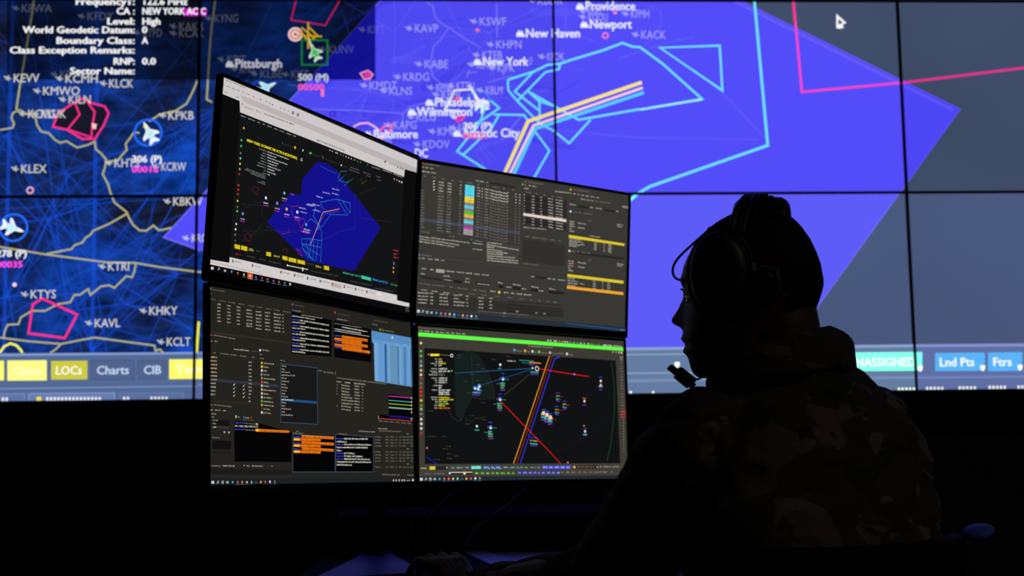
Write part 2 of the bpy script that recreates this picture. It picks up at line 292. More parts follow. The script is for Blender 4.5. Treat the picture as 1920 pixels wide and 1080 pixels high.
 (240, 130, 40, 255), (60, 90, 230, 255), (235, 200, 160, 255), (70, 215, 195, 255), (130, 60, 220, 255), (45, 80, 230, 255), (45, 150, 140, 255), (210, 50, 40, 255), (60, 130, 220, 255), (75, 215, 200, 255),
 (130, 225, 170, 255), (110, 200, 80, 255), (130, 60, 225, 255), (70, 200, 185, 255), (50, 85, 230, 255), (245, 205, 100, 255), (190, 40, 30, 255), (240, 215, 200, 255), (240, 170, 150, 255), (248, 212, 190, 255),
 (245, 200, 140, 255), (80, 215, 200, 255), (140, 65, 235, 255), (190, 215, 90, 255), (125, 122, 112, 255), (110, 28, 28, 255), (240, 120, 110, 255), (150, 148, 138, 255), (235, 120, 120, 255), (66, 62, 56, 255),
 (225, 210, 60, 255), (225, 205, 50, 255), (36, 35, 33, 255), (110, 205, 180, 255), (85, 215, 185, 255), (190, 240, 225, 255), (45, 110, 190, 255), (150, 205, 245, 255), (120, 200, 175, 255), (100, 190, 160, 255),
 (75, 90, 235, 255), (190, 200, 255, 255), (235, 205, 110, 255), (34, 33, 31, 255), (160, 120, 80, 255), (235, 220, 200, 255), (14, 14, 14, 255), (200, 220, 245, 255), (245, 225, 170, 255), (50, 110, 30, 255),
 (170, 225, 120, 255), (45, 55, 190, 255), (180, 190, 255, 255), (150, 146, 136, 255), (34, 42, 50, 255), (120, 200, 215, 255), (170, 210, 217, 255), (190, 80, 80, 255), (205, 150, 150, 255), (185, 180, 177, 255)]
DATA_WALL = """
P 0 781.5 1561.2 618.6 1369.1 454.2 1179.6 309.8 1016.7 -109.8 544.8 13.1 498.8 911.3 158 1988.5 146.5 2633.3 979.1 1865.5 1372.1 1490.7 1564.4
L 1 5.4 13.1 498.8 -109.8 544.8 309.8 1016.7 454.2 1179.6 618.6 1369.1
L 2 9.6 1839.1 1372 2606.7 977.2
L 3 3.9 1867.4 1372.1 2633.3 979.1 1988.5 146.5
L 4 4.7 586.4 1052.2 666.7 1076.2 747.3 1115.6
L 5 26.2 759.3 1048.4 842.2 1095.2 925.5 1147.4
L 4 4.6 521.3 1003.1 600.2 1002.8 679.1 989.7
L 6 26.8 1130.5 1327.5 1236.4 1325.6 1342.6 1327.4
L 5 9.5 1099.4 1137.4 1171.7 1129.5 1244.3 1136
L 5 17 481.2 1275 582.8 1334.8 684.9 1392
L 7 16.9 1032.7 1035.5 1101.6 1047.7 1170.9 1066.7
L 7 16.8 1102.5 882 1192.4 855.2 1282.7 845.7
L 6 16.9 1086.4 1038.1 1140.7 1048.3 1194.9 1044.4
L 4 26.1 768.6 1000.6 831.2 1010.5 894 1035.3
L 4 26.2 423.9 1115.9 467.5 1127.1 511.2 1146.4
L 4 16.7 655.4 870.1 731.7 864.6 808 840.8
L 6 16.8 489.6 1057 604.1 1045 718.7 1020.1
L 5 25.9 441.3 877.7 545.6 925.7 650.4 972.4
L 6 26.2 797 997.8 878.6 1009 960.3 1025.2
L 6 16.7 942.1 839.2 997.4 865.9 1052.6 874.4
L 7 4.7 718.8 1032.6 786.7 1086.5 855 1145.6
L 6 26.4 657.2 1156.4 743.2 1154.2 829.3 1134
L 5 16.8 454.4 981 510.4 969.5 566.4 961.4
L 6 16.9 647.9 1150.3 709.1 1173 770.6 1206.5
L 7 16.7 487.5 907 578 890.5 668.7 873.9
L 4 4.7 899 1202.2 984.9 1238.1 1071.1 1278
L 7 4.7 1119.1 980.4 1211.2 1034 1303.6 1081.7
L 4 4.7 893.4 867.2 946.2 882.7 999.1 899.4
L 6 16.7 551.3 910.3 602.4 901.6 653.6 904.3
L 6 16.8 887.6 909.7 931.4 928.5 975.3 946.1
L 5 9.4 884.2 1190.6 923.3 1204 962.4 1206
L 7 4.6 764.5 895.8 842.1 902.2 919.8 917.7
L 6 9.3 1034.5 987 1093.6 994.5 1152.9 1015.5
L 4 9.3 1048.4 820.3 1095.8 844.9 1143.5 884.4
L 7 16.9 1082.5 1033.8 1159.7 1102.8 1237.1 1162.2
L 4 16.8 423.9 1056.3 512 1132.7 600.5 1195.5
L 7 9.4 1137.4 1053.4 1179.4 1059.2 1221.2 1050.7
L 7 4.8 1076.8 1285.1 1130.2 1314.1 1183.7 1342.8
L 5 4.8 836 1130.5 893.2 1132.1 950.5 1132.7
L 4 4.8 993.3 1349.9 1031.6 1388 1069.9 1409.7
L 6 9.3 1136.8 882.9 1201.2 932.7 1265.6 975.7
L 7 16.8 670.9 996.4 736 1009.2 801.2 1019.4
L 7 4.8 503.7 1347.9 605.8 1355.7 708.2 1358.8
L 5 4.6 859.7 922.5 955.9 961.4 1052.6 995.6
L 5 4.7 779 965.9 868 1000.8 957.2 1026.2
L 5 9.4 808.7 970 866.4 1006.2 924.5 1056.9
L 6 4.7 1111.9 1144.7 1213.8 1134 1315.8 1122
L 5 4.6 501.1 906.9 609.1 913.9 717.4 929.5
L 7 9.5 831.9 1293.6 868.6 1295 905.4 1306.8
L 7 4.7 441.3 1299.2 530.6 1367.3 620.3 1429.7
L 8 3.8 939 1160.8 1211.4 1115.6
L 8 3.8 939 1160.8 812.8 1413.3
L 8 3.8 995.3 1255.6 1261.9 1341.2
L 8 3.7 572.6 1048.1 490.2 782.9
L 8 3.8 939 1160.8 1207.4 1096.8
L 8 3.7 572.6 1048.1 301.1 1067.9
L 8 3.8 995.3 1255.6 1012.5 973.4
L 8 3.7 572.6 1048.1 570.3 1330.9
L 8 3.7 572.6 1048.1 825.6 942.7
L 8 3.8 699.6 898.7 887 1104.2
L 8 3.7 827.8 1019.7 959.1 1269.8
L 8 3.7 827.8 1019.7 1102.8 1023.2
L 8 3.8 995.3 1255.6 992.4 972.6
L 8 3.7 572.6 1048.1 487.5 1316.7
L 8 3.8 664.2 1255.2 658.7 973.3
L 8 3.7 572.6 1048.1 357 879.5
L 8 3.8 699.6 898.7 444.4 996
L 8 3.8 939 1160.8 743.3 961.9
L 8 3.7 827.8 1019.7 1099.4 1067.8
L 8 3.8 664.2 1255.2 817.9 1494.1
L 8 3.7 827.8 1019.7 592.3 878
L 8 3.7 572.6 1048.1 582.6 1330.8
L 8 3.8 995.3 1255.6 1243.8 1388.6
L 8 3.8 995.3 1255.6 720.6 1225.9
L 8 3.8 995.3 1255.6 770.1 1090.1
L 8 3.7 827.8 1019.7 968.7 781
L 8 3.8 664.2 1255.2 661.1 1541.4
L 8 3.8 995.3 1255.6 720.9 1285.6
L 8 3.8 664.2 1255.2 428.7 1401.6
L 8 3.7 827.8 1019.7 1005.4 808
L 8 3.7 827.8 1019.7 991.6 796.7
L 8 3.7 572.6 1048.1 465.6 792.4
L 8 3.7 827.8 1019.7 993.3 1247.6
L 8 3.7 572.6 1048.1 835 1130.1
L 9 3.8 774.9 1359.9 796.9 1346.6 802.2 1312.4 815 1293.4 848 1272.5 902.9 1232.7 961.5 1198.7
L 9 3.8 847.9 1266.8 821.9 1227 796 1202.4 792.2 1170.2 784.6 1132.5 795.4 1094.9 819.1 1076 813.4 1047.9
L 9 3.9 1016.8 1354.8 1017.2 1236.6
L 10 3.8 1256.2 1355.3 1256.3 1255.9 1328.3 1233.1 1361.4 1217.9
L 9 3.7 382.3 983.1 554.5 977.2 690.8 967.6 718.2 991.8 754.7 1001.1 827.8 1019.7
L 9 3.7 690.8 967.6 690.6 917.3 703.3 898.6
L 10 3.8 1545.5 1352.1 1588 1333 1590.5 1285 1561.2 1237.2 1532.5 1208.5
L 9 3.8 911 1108 947.7 1113.6
L 9 3.8 920.3 1123.1 910.8 1094.8
L 9 3.8 1102 963.1 1064.7 916.4 1027.6 875.4
L 10 3.8 1138 916.2 1487.2 881.5 1913.8 872.8
L 10 3.9 1698.1 1122.9 1825.2 1008.9 1932.9 885.9
L 10 3.8 1438.2 1160.9 1607.4 1218.1 1701.5 1237.3
L 9 3.8 984.1 1075.9 1067.1 1100.4
L 11 6.4 -561.6 1366.3 -567.1 1309.9 -588.8 1142 -599 1067.9 -608.8 983
L 11 6.3 -598.1 983 -619 972 -623.8 953.6 -614.4 935.2 -619.2 920.5 -640.3 916.9 -661.3 913.3
L 11 6.3 -598.1 983 -574.7 968.2 -549.8 964.5
L 11 6.3 -546.2 964.5 -538.1 929.5 -523.3 907.4 -498.4 901.9 -478.3 879.8 -460.3 868.7 -439.2 874.2 -403.2 852.1 -368 861.1 -345.2 872.1 -341 846.4 -322.9 831.7 -304.7 809.6 -309.4 782.2 -316 760.3 -297.5 727.4 -289.8 700 -274.8 663.6 -251.4 645.3 -233.5 630.7 -226 612.5 -211.3 587.1 -189.8 568.8 -166.8 566.9 -144.1 584.9 -126.1 568.4 -105 571.9 -83.8 577.2
L 11 6.3 -304.5 800.5 -265.7 809.5 -251.9 827.7 -238 842.4 -242 864.4 -226.4 886.4 -214.4 904.8 -196.5 901.1
L 11 6.2 -165.2 941.5 -129.9 965.5 -76.4 978.3 -41 1002.4 -27.1 1030.2 -15 1058.1 -4.6 1086
L 11 6.2 -229.8 627.1 -290.8 591.2 -343.2 568 -351.6 555.4 -368.9 542.9 -377.4 528.6 -403.5 519.7 -411.9 507.2 -455.5 498.5 -493.9 491.6
L 11 6.1 -648.4 516 -499.1 489.8 -296.7 461.4 -203.4 458.9 -120.3 443.9 10.6 426.7 198.5 403.6 447.6 369.1
L 11 6.1 -199.8 455.3 -204.5 428.4 -211.2 410.5 -230.6 414.2 -268.4 375.2 -286.1 384.2 -312.3 380.9 -346.7 352.6 -354.2 372.3 -381.7 352.9 -399.2 353.1 -412.5 328.2 -450.7 323.2 -493.7 300.5 -537.2 300.9 -571.3 279.9 -579.3 257 -614 255.5 -622 236.1 -626.5 213.2
L 11 6 -638.6 213.3 -542.9 200 -438.4 190.1 -377.8 201.8 -329.3 210.2 -133 181.6 -129.2 163.8 -115.3 169 -104.6 158.2
L 11 6 -438.4 190.1 -455.3 172.6 -477.4 156.9
L 11 6.4 51 1367.7 39.6 1273.3 33.7 1179.4 27 1017.1 45 1007.8
L 12 7.9 -637 162.2 -623.8 183.2 -603.4 193.6 -582.3 186.3 -568 170.3 -558.7 150.8
L 13 8 11.3 260.1 5.9 151.7
P 14 -468.4 971.7 -416 1003 -389.6 1015.9 -358.9 999.2 -314.2 989.9 -303 969.5 -316.3 929 -345.6 886.8 -386.5 890.5 -440.3 914.6 -483.1 923.9
L 15 6.6 -468.4 971.7 -416.1 1006.7 -389.8 1021.4 -362.7 1006.6 -314.3 993.6 -301.3 969.5 -316.3 929 -345.4 881.2 -386.2 881.4 -440.3 914.6 -484.9 923.9 -468.4 971.7
L 15 5.9 -412.4 1001.1 -397.3 966 -435 916.4
L 15 5.9 -371.6 1008.4 -347.7 975.1 -355.2 919.9 -356.2 886.8
L 15 5.6 -435 914.6 -356.2 886.8
P 16 -357.4 936.5 -339.6 932.7 -342.7 914.3 -353.4 918
L 15 7.5 -503.6 341.5 -534.4 322.2 -545.4 226.5 -426.8 209.4 -388.7 287.1 -503.6 341.5
R 17 -554.5 706.8 10 5.5
C 18 -595.6 388.6 7.1
R 19 1393.5 1242.7 9.5 5.7
C 20 949.2 1261.3 6.7
C 21 1428.9 1325 6.7
R 22 453 966.2 9.3 3.7
P 23 -652.8 1422.5 598.4 1426.2 598.1 1085.6 -642.1 1086.4
P 24 598.4 1348.1 454.2 1179.6 372.8 1085.7 598.1 1085.6
L 25 4.9 329.3 1379.8 309.8 1296.4 426.5 1277.6 477.4 1368.8
C 26 324.7 1245.4 25.4
C 27 324.7 1245.4 17.9
C 28 324.7 1245.4 13.2
C 29 324.7 1245.4 6.4
L 30 5.7 368.1 1288.9 368.6 1194.6
L 30 5.6 322.9 1241.6 415.7 1238
L 30 5.7 344.5 1270 390.2 1232.3 368.5 1220.9 341 1258.6
L 30 5.7 371.8 1270 404.8 1236.1
L 31 5.6 368.4 1232.2 383.1 1194.6
L 32 5.7 346.6 1224.7 434 1224.8 434.3 1138.2 347.1 1138.2 346.6 1224.7
P 33 374 1218.2 383.1 1209.6 392 1195.3 414.6 1189.7 419.6 1182.9 402.1 1177.9 405.4 1170.1 417.3 1164.8 417.9 1159.6 402.6 1157.5 391.6 1146.4 388 1150.2 391.3 1163.1 387.4 1170.5 372.8 1159.4 370.7 1167.7 380.3 1189.5 374.9 1205.5
P 34 380.2 1205.1 385.9 1199.8 391.4 1190.8 405.5 1187.3 408.7 1183 397.7 1179.9 399.8 1175.1 407.2 1171.8 407.6 1168.5 398.1 1167.2 391.2 1160.2 388.9 1162.6 391 1170.7 388.6 1175.3 379.4 1168.4 378.1 1173.6 384.1 1187.1 380.7 1197.2
L 35 4.7 379.4 1205.9 370.2 1232.2
R 36 -168 902.8 45.1 7.3
P 37 -184.3 940.6 -173.1 931.2 -161.7 915.1 -135 909.8 -128.7 902.2 -148.7 895.3 -144.3 886.5 -130.1 881 -128.9 874.9 -146.6 871.7 -158.6 858.1 -163 862.4 -160.1 877.5 -165.2 886 -181.4 872.3 -184.5 881.8 -174.8 907.6 -182.3 925.9
P 38 -176.2 925.7 -169.1 919.8 -162 909.8 -145.4 906.5 -141.4 901.7 -153.9 897.4 -151.2 891.9 -142.3 888.5 -141.6 884.7 -152.6 882.7 -160.1 874.2 -162.9 876.8 -161.1 886.3 -164.2 891.6 -174.3 883 -176.3 889 -170.3 905.1 -174.9 916.6
C 39 -179.1 923.1 4.6
R 36 -605 580.5 45 7.2
P 37 -569.3 566 -583.3 565.3 -601.8 569.5 -623.8 555.3 -633.3 556.6 -623.7 575.2 -632.5 578.8 -646 573.1 -650.8 576.8 -640.6 591.2 -641 609.4 -635.2 609.4 -627.3 596.1 -618.3 593.3 -615.8 614.6 -607.5 609.6 -597.4 584 -580.3 575.5
P 38 -584.7 571.4 -593.4 571 -605 573.6 -618.7 564.7 -624.7 565.6 -618.7 577.2 -624.2 579.4 -632.6 575.9 -635.6 578.2 -629.2 587.2 -629.5 598.6 -625.8 598.5 -620.9 590.3 -615.3 588.5 -613.8 601.8 -608.5 598.7 -602.3 582.7 -591.5 577.4
P 40 261.5 1076.3 253 1066.3 238.7 1056.3 233.7 1031.7 226.9 1026.1 221.2 1045.1 213.4 1041.4 208.4 1028.4 203.1 1027.5 200.5 1044.2 188.8 1056 192.5 1060 205.8 1056.6 213.3 1060.9 201.5 1076.7 209.9 1079.2 232.4 1069 248.6 1075.1
P 41 248.3 1069.4 243 1063.1 234.1 1056.9 231 1041.5 226.7 1038 223.2 1049.9 218.3 1047.6 215.2 1039.4 211.8 1038.9 210.2 1049.3 202.9 1056.7 205.2 1059.2 213.5 1057.1 218.2 1059.8 210.8 1069.6 216.1 1071.2 230.1 1064.8 240.3 1068.6
R 42 950.4 1010.2 37.5 3.8
P 43 933.5 1036.6 944.3 1029.1 955.8 1015.5 980.4 1013.3 986.7 1007 968.8 998.9 973.4 991.3 986.8 987.7 988.2 982.2 972.3 977.6 962.1 964.2 957.8 967.6 959.5 981.6 954.3 988.8 940.4 974.8 937 983.2 944.2 1007.5 936.2 1023.5
P 40 941.8 1023.9 948.6 1019.2 955.8 1010.7 971.2 1009.3 975.1 1005.4 963.9 1000.3 966.8 995.6 975.1 993.3 976.1 989.9 966.1 987 959.7 978.6 957 980.7 958.1 989.5 954.9 994 946.1 985.3 944 990.5 948.5 1005.7 943.5 1015.7
L 44 7.6 917.9 1066.6 943.2 1025.2
L 45 7.5 926.9 1051.5 868.3 1047.8 836.7 978.5 891.5 974.7
L 46 5.6 547.1 1108.1 572.7 1117.5 589 1104.4 579.9 1089.3 559.9 1087.5 547.1 1108.1
P 47 561.7 1110 583.6 1110 576.3 1091.2 558.1 1095
L 48 7.6 1508.2 981.1 1294.8 943.9 1212.8 991 1121.6 1043.8
L 48 7.9 1052.2 1085.3 1141 1113.5 1191.3 1138.1 1233.9 1141.9 1271.1 1155.2 1383.1 1189.4 1452.5 1216.1 1485.7 1202.8 1513.6 1200.9 1590.4 1141.9 1724.7 1016.6 1508.1 979.2
L 48 6.8 1141 1113.5 1075.6 1043.8 1157.4 977.9
L 48 6.8 1233.8 1140 1229.8 1123 1181.6 1111.6 1084.3 1010
L 48 6.8 1052.2 1085.3 1053.6 1047.6 1084.3 1010 1160.3 931.1 1211.3 902.9 1260.2 861.6 1335.4 943.8
L 48 6.8 1159.9 1021.2 1160.5 942.3
L 48 6.7 1134.4 916.2 1191.8 835.7 1137.2 741.2
L 48 6.8 992.5 1012 1021.6 985.7 964.3 944.6 936.7 929.7
L 48 6.7 974 991.4 955.1 935.3 875.7 835 975.2 769.7 1016.9 749.1
L 48 6.8 1001.1 963.3 1105.7 961.2 1123.6 934.9
L 48 6.8 1019.4 959.5 995.1 916.5 895.6 821.9
L 48 6.4 1121.6 1043.8 1157.9 1009.9 1212.8 991
L 48 7.6 1582.6 1199 1792.3 1206.8 1796.5 1046.8 1582.6 1199
L 48 9.7 1917.8 1410.9 1948.4 852 1534.5 709.7 1493.5 685.8 1456 654.5 1352.1 599.6 1205.6 572.9
L 48 6.7 1137.2 741.2 1107 674.8 1131.6 490.9 1120.1 327.2
L 48 6.6 1016.9 749.1 1107 674.8
L 48 6.6 878.7 547.5 1132.1 523.8
L 48 6.6 878.1 474.5 1121.7 436.2
L 48 6.6 875.1 547.5 895.5 401.6 1056 255.4
L 49 6.8 1508.1 979.2 1724.6 1014.7
L 50 10.4 1522.6 1039.6 1143.5 912.4 1066.1 748.9 959.7 506.7
L 51 8.5 1519.3 1056.6 1138.2 923.7 1051.5 749 945.3 508.7
L 52 12.3 1516.1 1075.5 1120 938.7 1033.3 749.1 929 514.2
L 53 8.1 2057.2 1391.9 2075.4 1040.8 2443 1074.8
L 54 8 2443 1074.8 2880.3 1128.3
L 54 8.1 2054.9 1430.6 2060.8 1291.5
L 55 6.5 523.7 921.4 545.4 932.5 572.6 934.3 596.2 921.2 612.5 906.3
L 56 7.4 612.5 906.3 627 921.2 654.3 928.5 650.6 911.8 617.9 889.6 612.5 869.2
L 57 7.4 869.3 950.4 904.2 965.3 896.7 946.6 878.4 939.2 869.3 950.4
C 58 877.2 1015.9 9.4
L 59 4.1 -634.2 1341.7 -623.3 1338 -616.4 1345.5
L 59 4.1 -628.5 1332.3 -619.7 1336.1 -608.9 1334.2
L 59 4.2 -621.5 1338 -617.6 1326.7
T 59 -603.2 1322.1 28.1 0 103.7|KFWA
L 59 4.2 -413.3 1314 -402.4 1310.2 -395.4 1317.8
L 59 4.1 -407.6 1304.6 -398.8 1308.4 -388 1306.5
L 59 4.1 -400.6 1310.2 -396.7 1299
T 59 -382.3 1294.3 28.1 0 89.8|KFDY
L 59 4.1 15.6 1307.2 26.5 1303.5 33.6 1311
L 59 4.2 21.2 1297.8 30.2 1301.6 41 1299.7
L 59 4.2 28.3 1303.5 32.1 1292.1
T 59 46.6 1287.5 28.3 0 85.2|KYNG
L 59 4.2 -103.2 1278.8 -92.3 1275 -85.2 1282.6
L 59 4.2 -97.6 1269.4 -88.7 1273.1 -77.8 1271.3
L 59 4.1 -90.5 1275 -86.7 1263.7
T 59 -72.2 1259.1 28.2 0 86.7|KAKR
L 59 4.1 -102.8 1254.3 -91.9 1250.6 -84.8 1258.1
L 59 4.2 -97.2 1245 -88.2 1248.7 -77.4 1246.9
L 59 4.1 -90.1 1250.6 -86.3 1239.3
T 59 -71.8 1234.7 28.2 0 86.6|KCAK
L 59 4.2 -225.2 1256.1 -214.3 1252.3 -207.3 1259.8
L 59 4.1 -219.6 1246.7 -210.7 1250.5 -199.9 1248.6
L 59 4.1 -212.5 1252.3 -208.7 1241.1
T 59 -194.2 1236.4 28.1 0 68.3|KTFD
L 59 4.2 61 1162.6 71.8 1158.8 79 1166.3
L 59 4.1 66.5 1153.2 75.5 1156.9 86.3 1155.1
L 59 4.1 73.6 1158.8 77.4 1147.6
T 59 91.9 1142.9 28 0 66.8|KPIT
L 59 4.1 173.5 1112 184.4 1108.3 191.5 1115.8
L 59 4.1 179 1102.7 188 1106.4 198.9 1104.5
L 59 4.1 186.2 1108.3 189.9 1097.1
T 59 204.4 1092.4 28 0 77.8|KLBE
L 59 4.1 278.4 1110.1 289.3 1106.4 296.5 1113.8
L 59 4.2 283.9 1100.8 292.9 1104.5 303.8 1102.6
L 59 4.2 291.1 1106.4 294.8 1095.1
T 59 309.3 1090.5 28.1 0 63.5|KJST
L 59 4.2 403.1 1198.4 414.1 1194.6 421.3 1202.1
L 59 4.1 408.6 1188.9 417.7 1192.7 428.6 1190.8
L 59 4.1 415.9 1194.6 419.6 1183.3
T 59 434.1 1178.6 28.2 0 91.1|KUNV
L 59 4.1 539.8 1268.3 550.7 1264.6 558 1272.1
L 59 4.2 545.3 1258.9 554.4 1262.7 565.4 1260.8
L 59 4.2 552.6 1264.6 556.2 1253.2
T 59 570.9 1248.5 28.3 0 60.3|KIPT
L 59 4.1 -498.9 1110.4 -488.1 1106.7 -481.2 1114.1
L 59 4 -493.3 1101.1 -484.5 1104.8 -473.8 1103
L 59 4.1 -486.4 1106.7 -482.5 1095.6
T 59 -468.1 1090.9 27.8 0 85.5|KDAY
L 59 4.1 104.7 1128.9 115.6 1125.1 122.7 1132.6
L 59 4.1 110.2 1119.5 119.2 1123.3 130.1 1121.4
L 59 4.1 117.4 1125.1 121.1 1113.9
T 59 135.6 1109.2 28 0 56|KFKL
L 60 4.1 -653.1 1097.5 -642.4 1093.8 -635.5 1101.2
L 60 4.1 -647.5 1088.3 -638.8 1092 -628.1 1090.1
L 60 4.1 -640.6 1093.8 -636.7 1082.7
T 60 -622.3 1077.6 28.7 0.35 87|KEVV
L 60 4.1 -480.7 1095.6 -469.9 1091.9 -463 1099.3
L 60 4.1 -475.1 1086.3 -466.3 1090 -455.6 1088.1
L 60 4.1 -468.2 1091.9 -464.3 1080.7
T 60 -449.9 1075.6 28.7 0.35 112.3|KCMH
L 60 4.1 -334.1 1078.8 -323.3 1075.1 -316.4 1082.5
L 60 4.1 -328.5 1069.5 -319.7 1073.2 -309 1071.3
L 60 4.1 -321.5 1075.1 -317.7 1063.9
T 60 -303.3 1058.8 28.7 0.35 82.2|KLCK
L 60 4 -554.2 1053 -543.4 1049.3 -536.5 1056.7
L 60 4.1 -548.6 1043.8 -539.8 1047.5 -529.1 1045.6
L 60 4 -541.6 1049.3 -537.8 1038.2
T 60 -523.4 1033.1 28.6 0.35 126.2|KMWO
L 60 4.1 -468.1 1023.4 -457.3 1019.6 -450.4 1027
L 60 4.1 -462.5 1014.1 -453.7 1017.8 -443 1015.9
L 60 4 -455.5 1019.6 -451.7 1008.6
T 60 -437.3 1003.5 28.6 0.35 78.3|KILN
L 60 4.1 -601.4 973.8 -590.7 970.1 -583.8 977.4
L 60 4.1 -595.8 964.6 -587.1 968.2 -576.4 966.4
L 60 4.1 -588.9 970.1 -585 959
T 60 -570.7 953.9 28.4 0.35 95.7|KCVG
L 60 4.1 -557.1 973.7 -546.4 970 -539.5 977.3
L 60 4.1 -551.6 964.5 -542.8 968.1 -532.1 966.3
L 60 4.1 -544.6 970 -540.8 958.9
T 60 -526.4 953.9 28.5 0.35 83.3|KLUK
L 60 4 -133.5 967.3 -122.7 963.6 -115.7 971
L 60 4.1 -128 958.1 -119.1 961.8 -108.3 959.9
L 60 4 -120.9 963.6 -117.1 952.5
T 60 -102.7 947.4 28.6 0.35 87.6|KPKB
L 60 4.1 -618.5 785.3 -607.8 781.6 -601 788.8
L 60 4 -612.9 776.1 -604.2 779.7 -593.6 777.9
L 60 4 -606 781.6 -602.2 770.6
T 60 -587.9 765.6 28.2 0.35 86.3|KLEX
L 60 4 -309.9 804.1 -299.2 800.4 -292.2 807.7
L 60 4 -304.4 795 -295.6 798.6 -284.9 796.7
L 60 4 -297.4 800.4 -293.6 789.4
T 60 -279.3 784.4 28.4 0.35 85.2|KHTS
L 60 4 -153.4 790.7 -142.6 787 -135.6 794.3
L 60 4.1 -147.9 781.6 -139 785.2 -128.3 783.3
L 60 4 -140.8 787 -137.1 776
T 60 -122.8 770.9 28.3 0.35 83.7|KCRW
L 60 4.1 -112.1 671.9 -101.4 668.2 -94.4 675.4
L 60 4 -106.6 662.7 -97.8 666.3 -87.1 664.4
L 60 4 -99.6 668.1 -95.9 657.2
T 60 -81.6 652.1 28.2 0.35 99.5|KBKW
L 60 4 -47.9 546.2 -37.2 542.5 -30.2 549.7
L 60 3.9 -42.4 537.1 -33.6 540.7 -23 538.8
L 60 4 -35.4 542.5 -31.7 531.6
T 60 -17.5 526.6 28 0.35 72.7|KROA
L 60 3.9 -322.8 452.6 -312.2 449 -305.3 456.1
L 60 3.9 -317.3 443.6 -308.6 447.1 -298.1 445.3
L 60 4 -310.4 449 -306.7 438.2
T 60 -292.5 433.1 27.8 0.35 73.8|KTRI
L 60 3.9 -573.8 361.7 -563.3 358 -556.5 365.1
L 60 3.9 -568.4 352.7 -559.7 356.2 -549.2 354.4
L 60 3.9 -561.5 358 -557.7 347.3
T 60 -543.7 342.3 27.6 0.35 85.5|KTYS
L 60 4 -184.4 303 -173.8 299.3 -166.9 306.4
L 60 3.9 -179 294 -170.3 297.5 -159.7 295.6
L 60 3.9 -172.1 299.3 -168.3 288.6
T 60 -154.2 283.5 27.6 0.35 94.8|KHKY
L 60 3.9 -362 263.7 -351.4 260.1 -344.6 267.1
L 60 3.9 -356.5 254.8 -347.9 258.2 -337.3 256.4
L 60 3.9 -349.7 260 -345.9 249.4
T 60 -331.8 244.3 27.5 0.35 85.6|KAVL
L 60 3.9 -124.6 199.2 -114 195.5 -107.1 202.6
L 60 3.9 -119.2 190.3 -110.5 193.7 -99.9 191.9
L 60 3.9 -112.3 195.5 -108.6 184.8
T 60 -94.5 179.8 27.4 0.35 80.7|KCLT
L 61 4.1 701 1272.3 711.9 1268.6 719.3 1276.2
L 61 4.2 706.4 1262.9 715.6 1266.7 726.6 1264.8
L 61 4.2 713.8 1268.6 717.4 1257.2
T 61 732.1 1252.5 28.4 0 82.6|KAVP
L 61 4.2 923.7 1297.4 934.8 1293.6 942.2 1301.2
L 61 4.2 929.2 1287.9 938.5 1291.7 949.5 1289.8
L 61 4.2 936.6 1293.6 940.2 1282.2
T 61 954.9 1277.4 28.5 0 96.1|KSWF
L 61 4.1 980.1 1215.7 991.1 1212 998.6 1219.5
L 61 4.2 985.5 1206.3 994.8 1210.1 1005.8 1208.2
L 61 4.2 992.9 1212 996.5 1200.6
T 61 1011.2 1195.9 28.5 0 92.3|KHPN
L 61 4.1 931.8 1177.8 942.8 1174.1 950.3 1181.6
L 61 4.2 937.2 1168.4 946.5 1172.2 957.5 1170.3
L 61 4.2 944.7 1174.1 948.2 1162.7
T 61 962.9 1158 28.4 0 71.8|KTEB
L 61 4.2 984.7 1132.5 995.7 1128.7 1003.1 1136.3
L 61 4.1 990.1 1123 999.4 1126.8 1010.4 1124.9
L 61 4.2 997.5 1128.7 1001.1 1117.4
T 61 1015.7 1112.6 28.2 0 60.8|KJFK
L 61 4.1 913.1 1143.8 924.1 1140 931.5 1147.6
L 61 4.2 918.5 1134.4 927.8 1138.1 938.8 1136.3
L 61 4.1 925.9 1140 929.5 1128.7
T 61 944.2 1124 28.3 0 68|KEWR
L 61 4.2 1095.5 1157.1 1106.6 1153.3 1114 1160.8
L 61 4.2 1100.9 1147.6 1110.2 1151.4 1121.3 1149.5
L 61 4.2 1108.4 1153.3 1111.9 1141.9
T 61 1126.6 1137.2 28.4 0 11.1|KISP
L 61 4.2 1156.7 1172.2 1167.7 1168.4 1175.2 1176
L 61 4.1 1162.1 1162.7 1171.4 1166.5 1182.5 1164.6
L 61 4.1 1169.6 1168.4 1173.1 1157.1
T 61 1187.8 1152.3 28.4 0 61|KFOK
L 61 4.1 733.4 1145.7 744.4 1141.9 751.8 1149.5
L 61 4.2 738.9 1136.3 748 1140 759 1138.2
L 61 4.1 746.2 1141.9 749.8 1130.6
T 61 764.5 1125.9 28.2 0 84.2|KABE
L 61 4.2 660.2 1100.6 671.1 1096.8 678.4 1104.3
L 61 4.2 665.6 1091.2 674.8 1094.9 685.7 1093
L 61 4.1 672.9 1096.8 676.6 1085.5
T 61 691.1 1080.8 28.1 0 93.2|KRDG
L 61 4.1 545.3 1070.6 556.3 1066.9 563.5 1074.4
L 61 4.2 550.8 1061.3 559.9 1065 570.8 1063.1
L 61 4.1 558.1 1066.9 561.7 1055.6
T 61 576.3 1050.9 28 0 96.5|KMDT
L 61 4.1 612.7 1051.8 623.6 1048.1 630.9 1055.6
L 61 4.1 618.1 1042.5 627.2 1046.2 638.2 1044.3
L 61 4.1 625.4 1048.1 629 1036.8
T 61 643.6 1032.1 28 0 82|KLNS
L 61 4.1 842.8 1068.5 853.8 1064.7 861.1 1072.2
L 61 4.1 848.2 1059.1 857.4 1062.9 868.4 1061
L 61 4.1 855.6 1064.7 859.2 1053.5
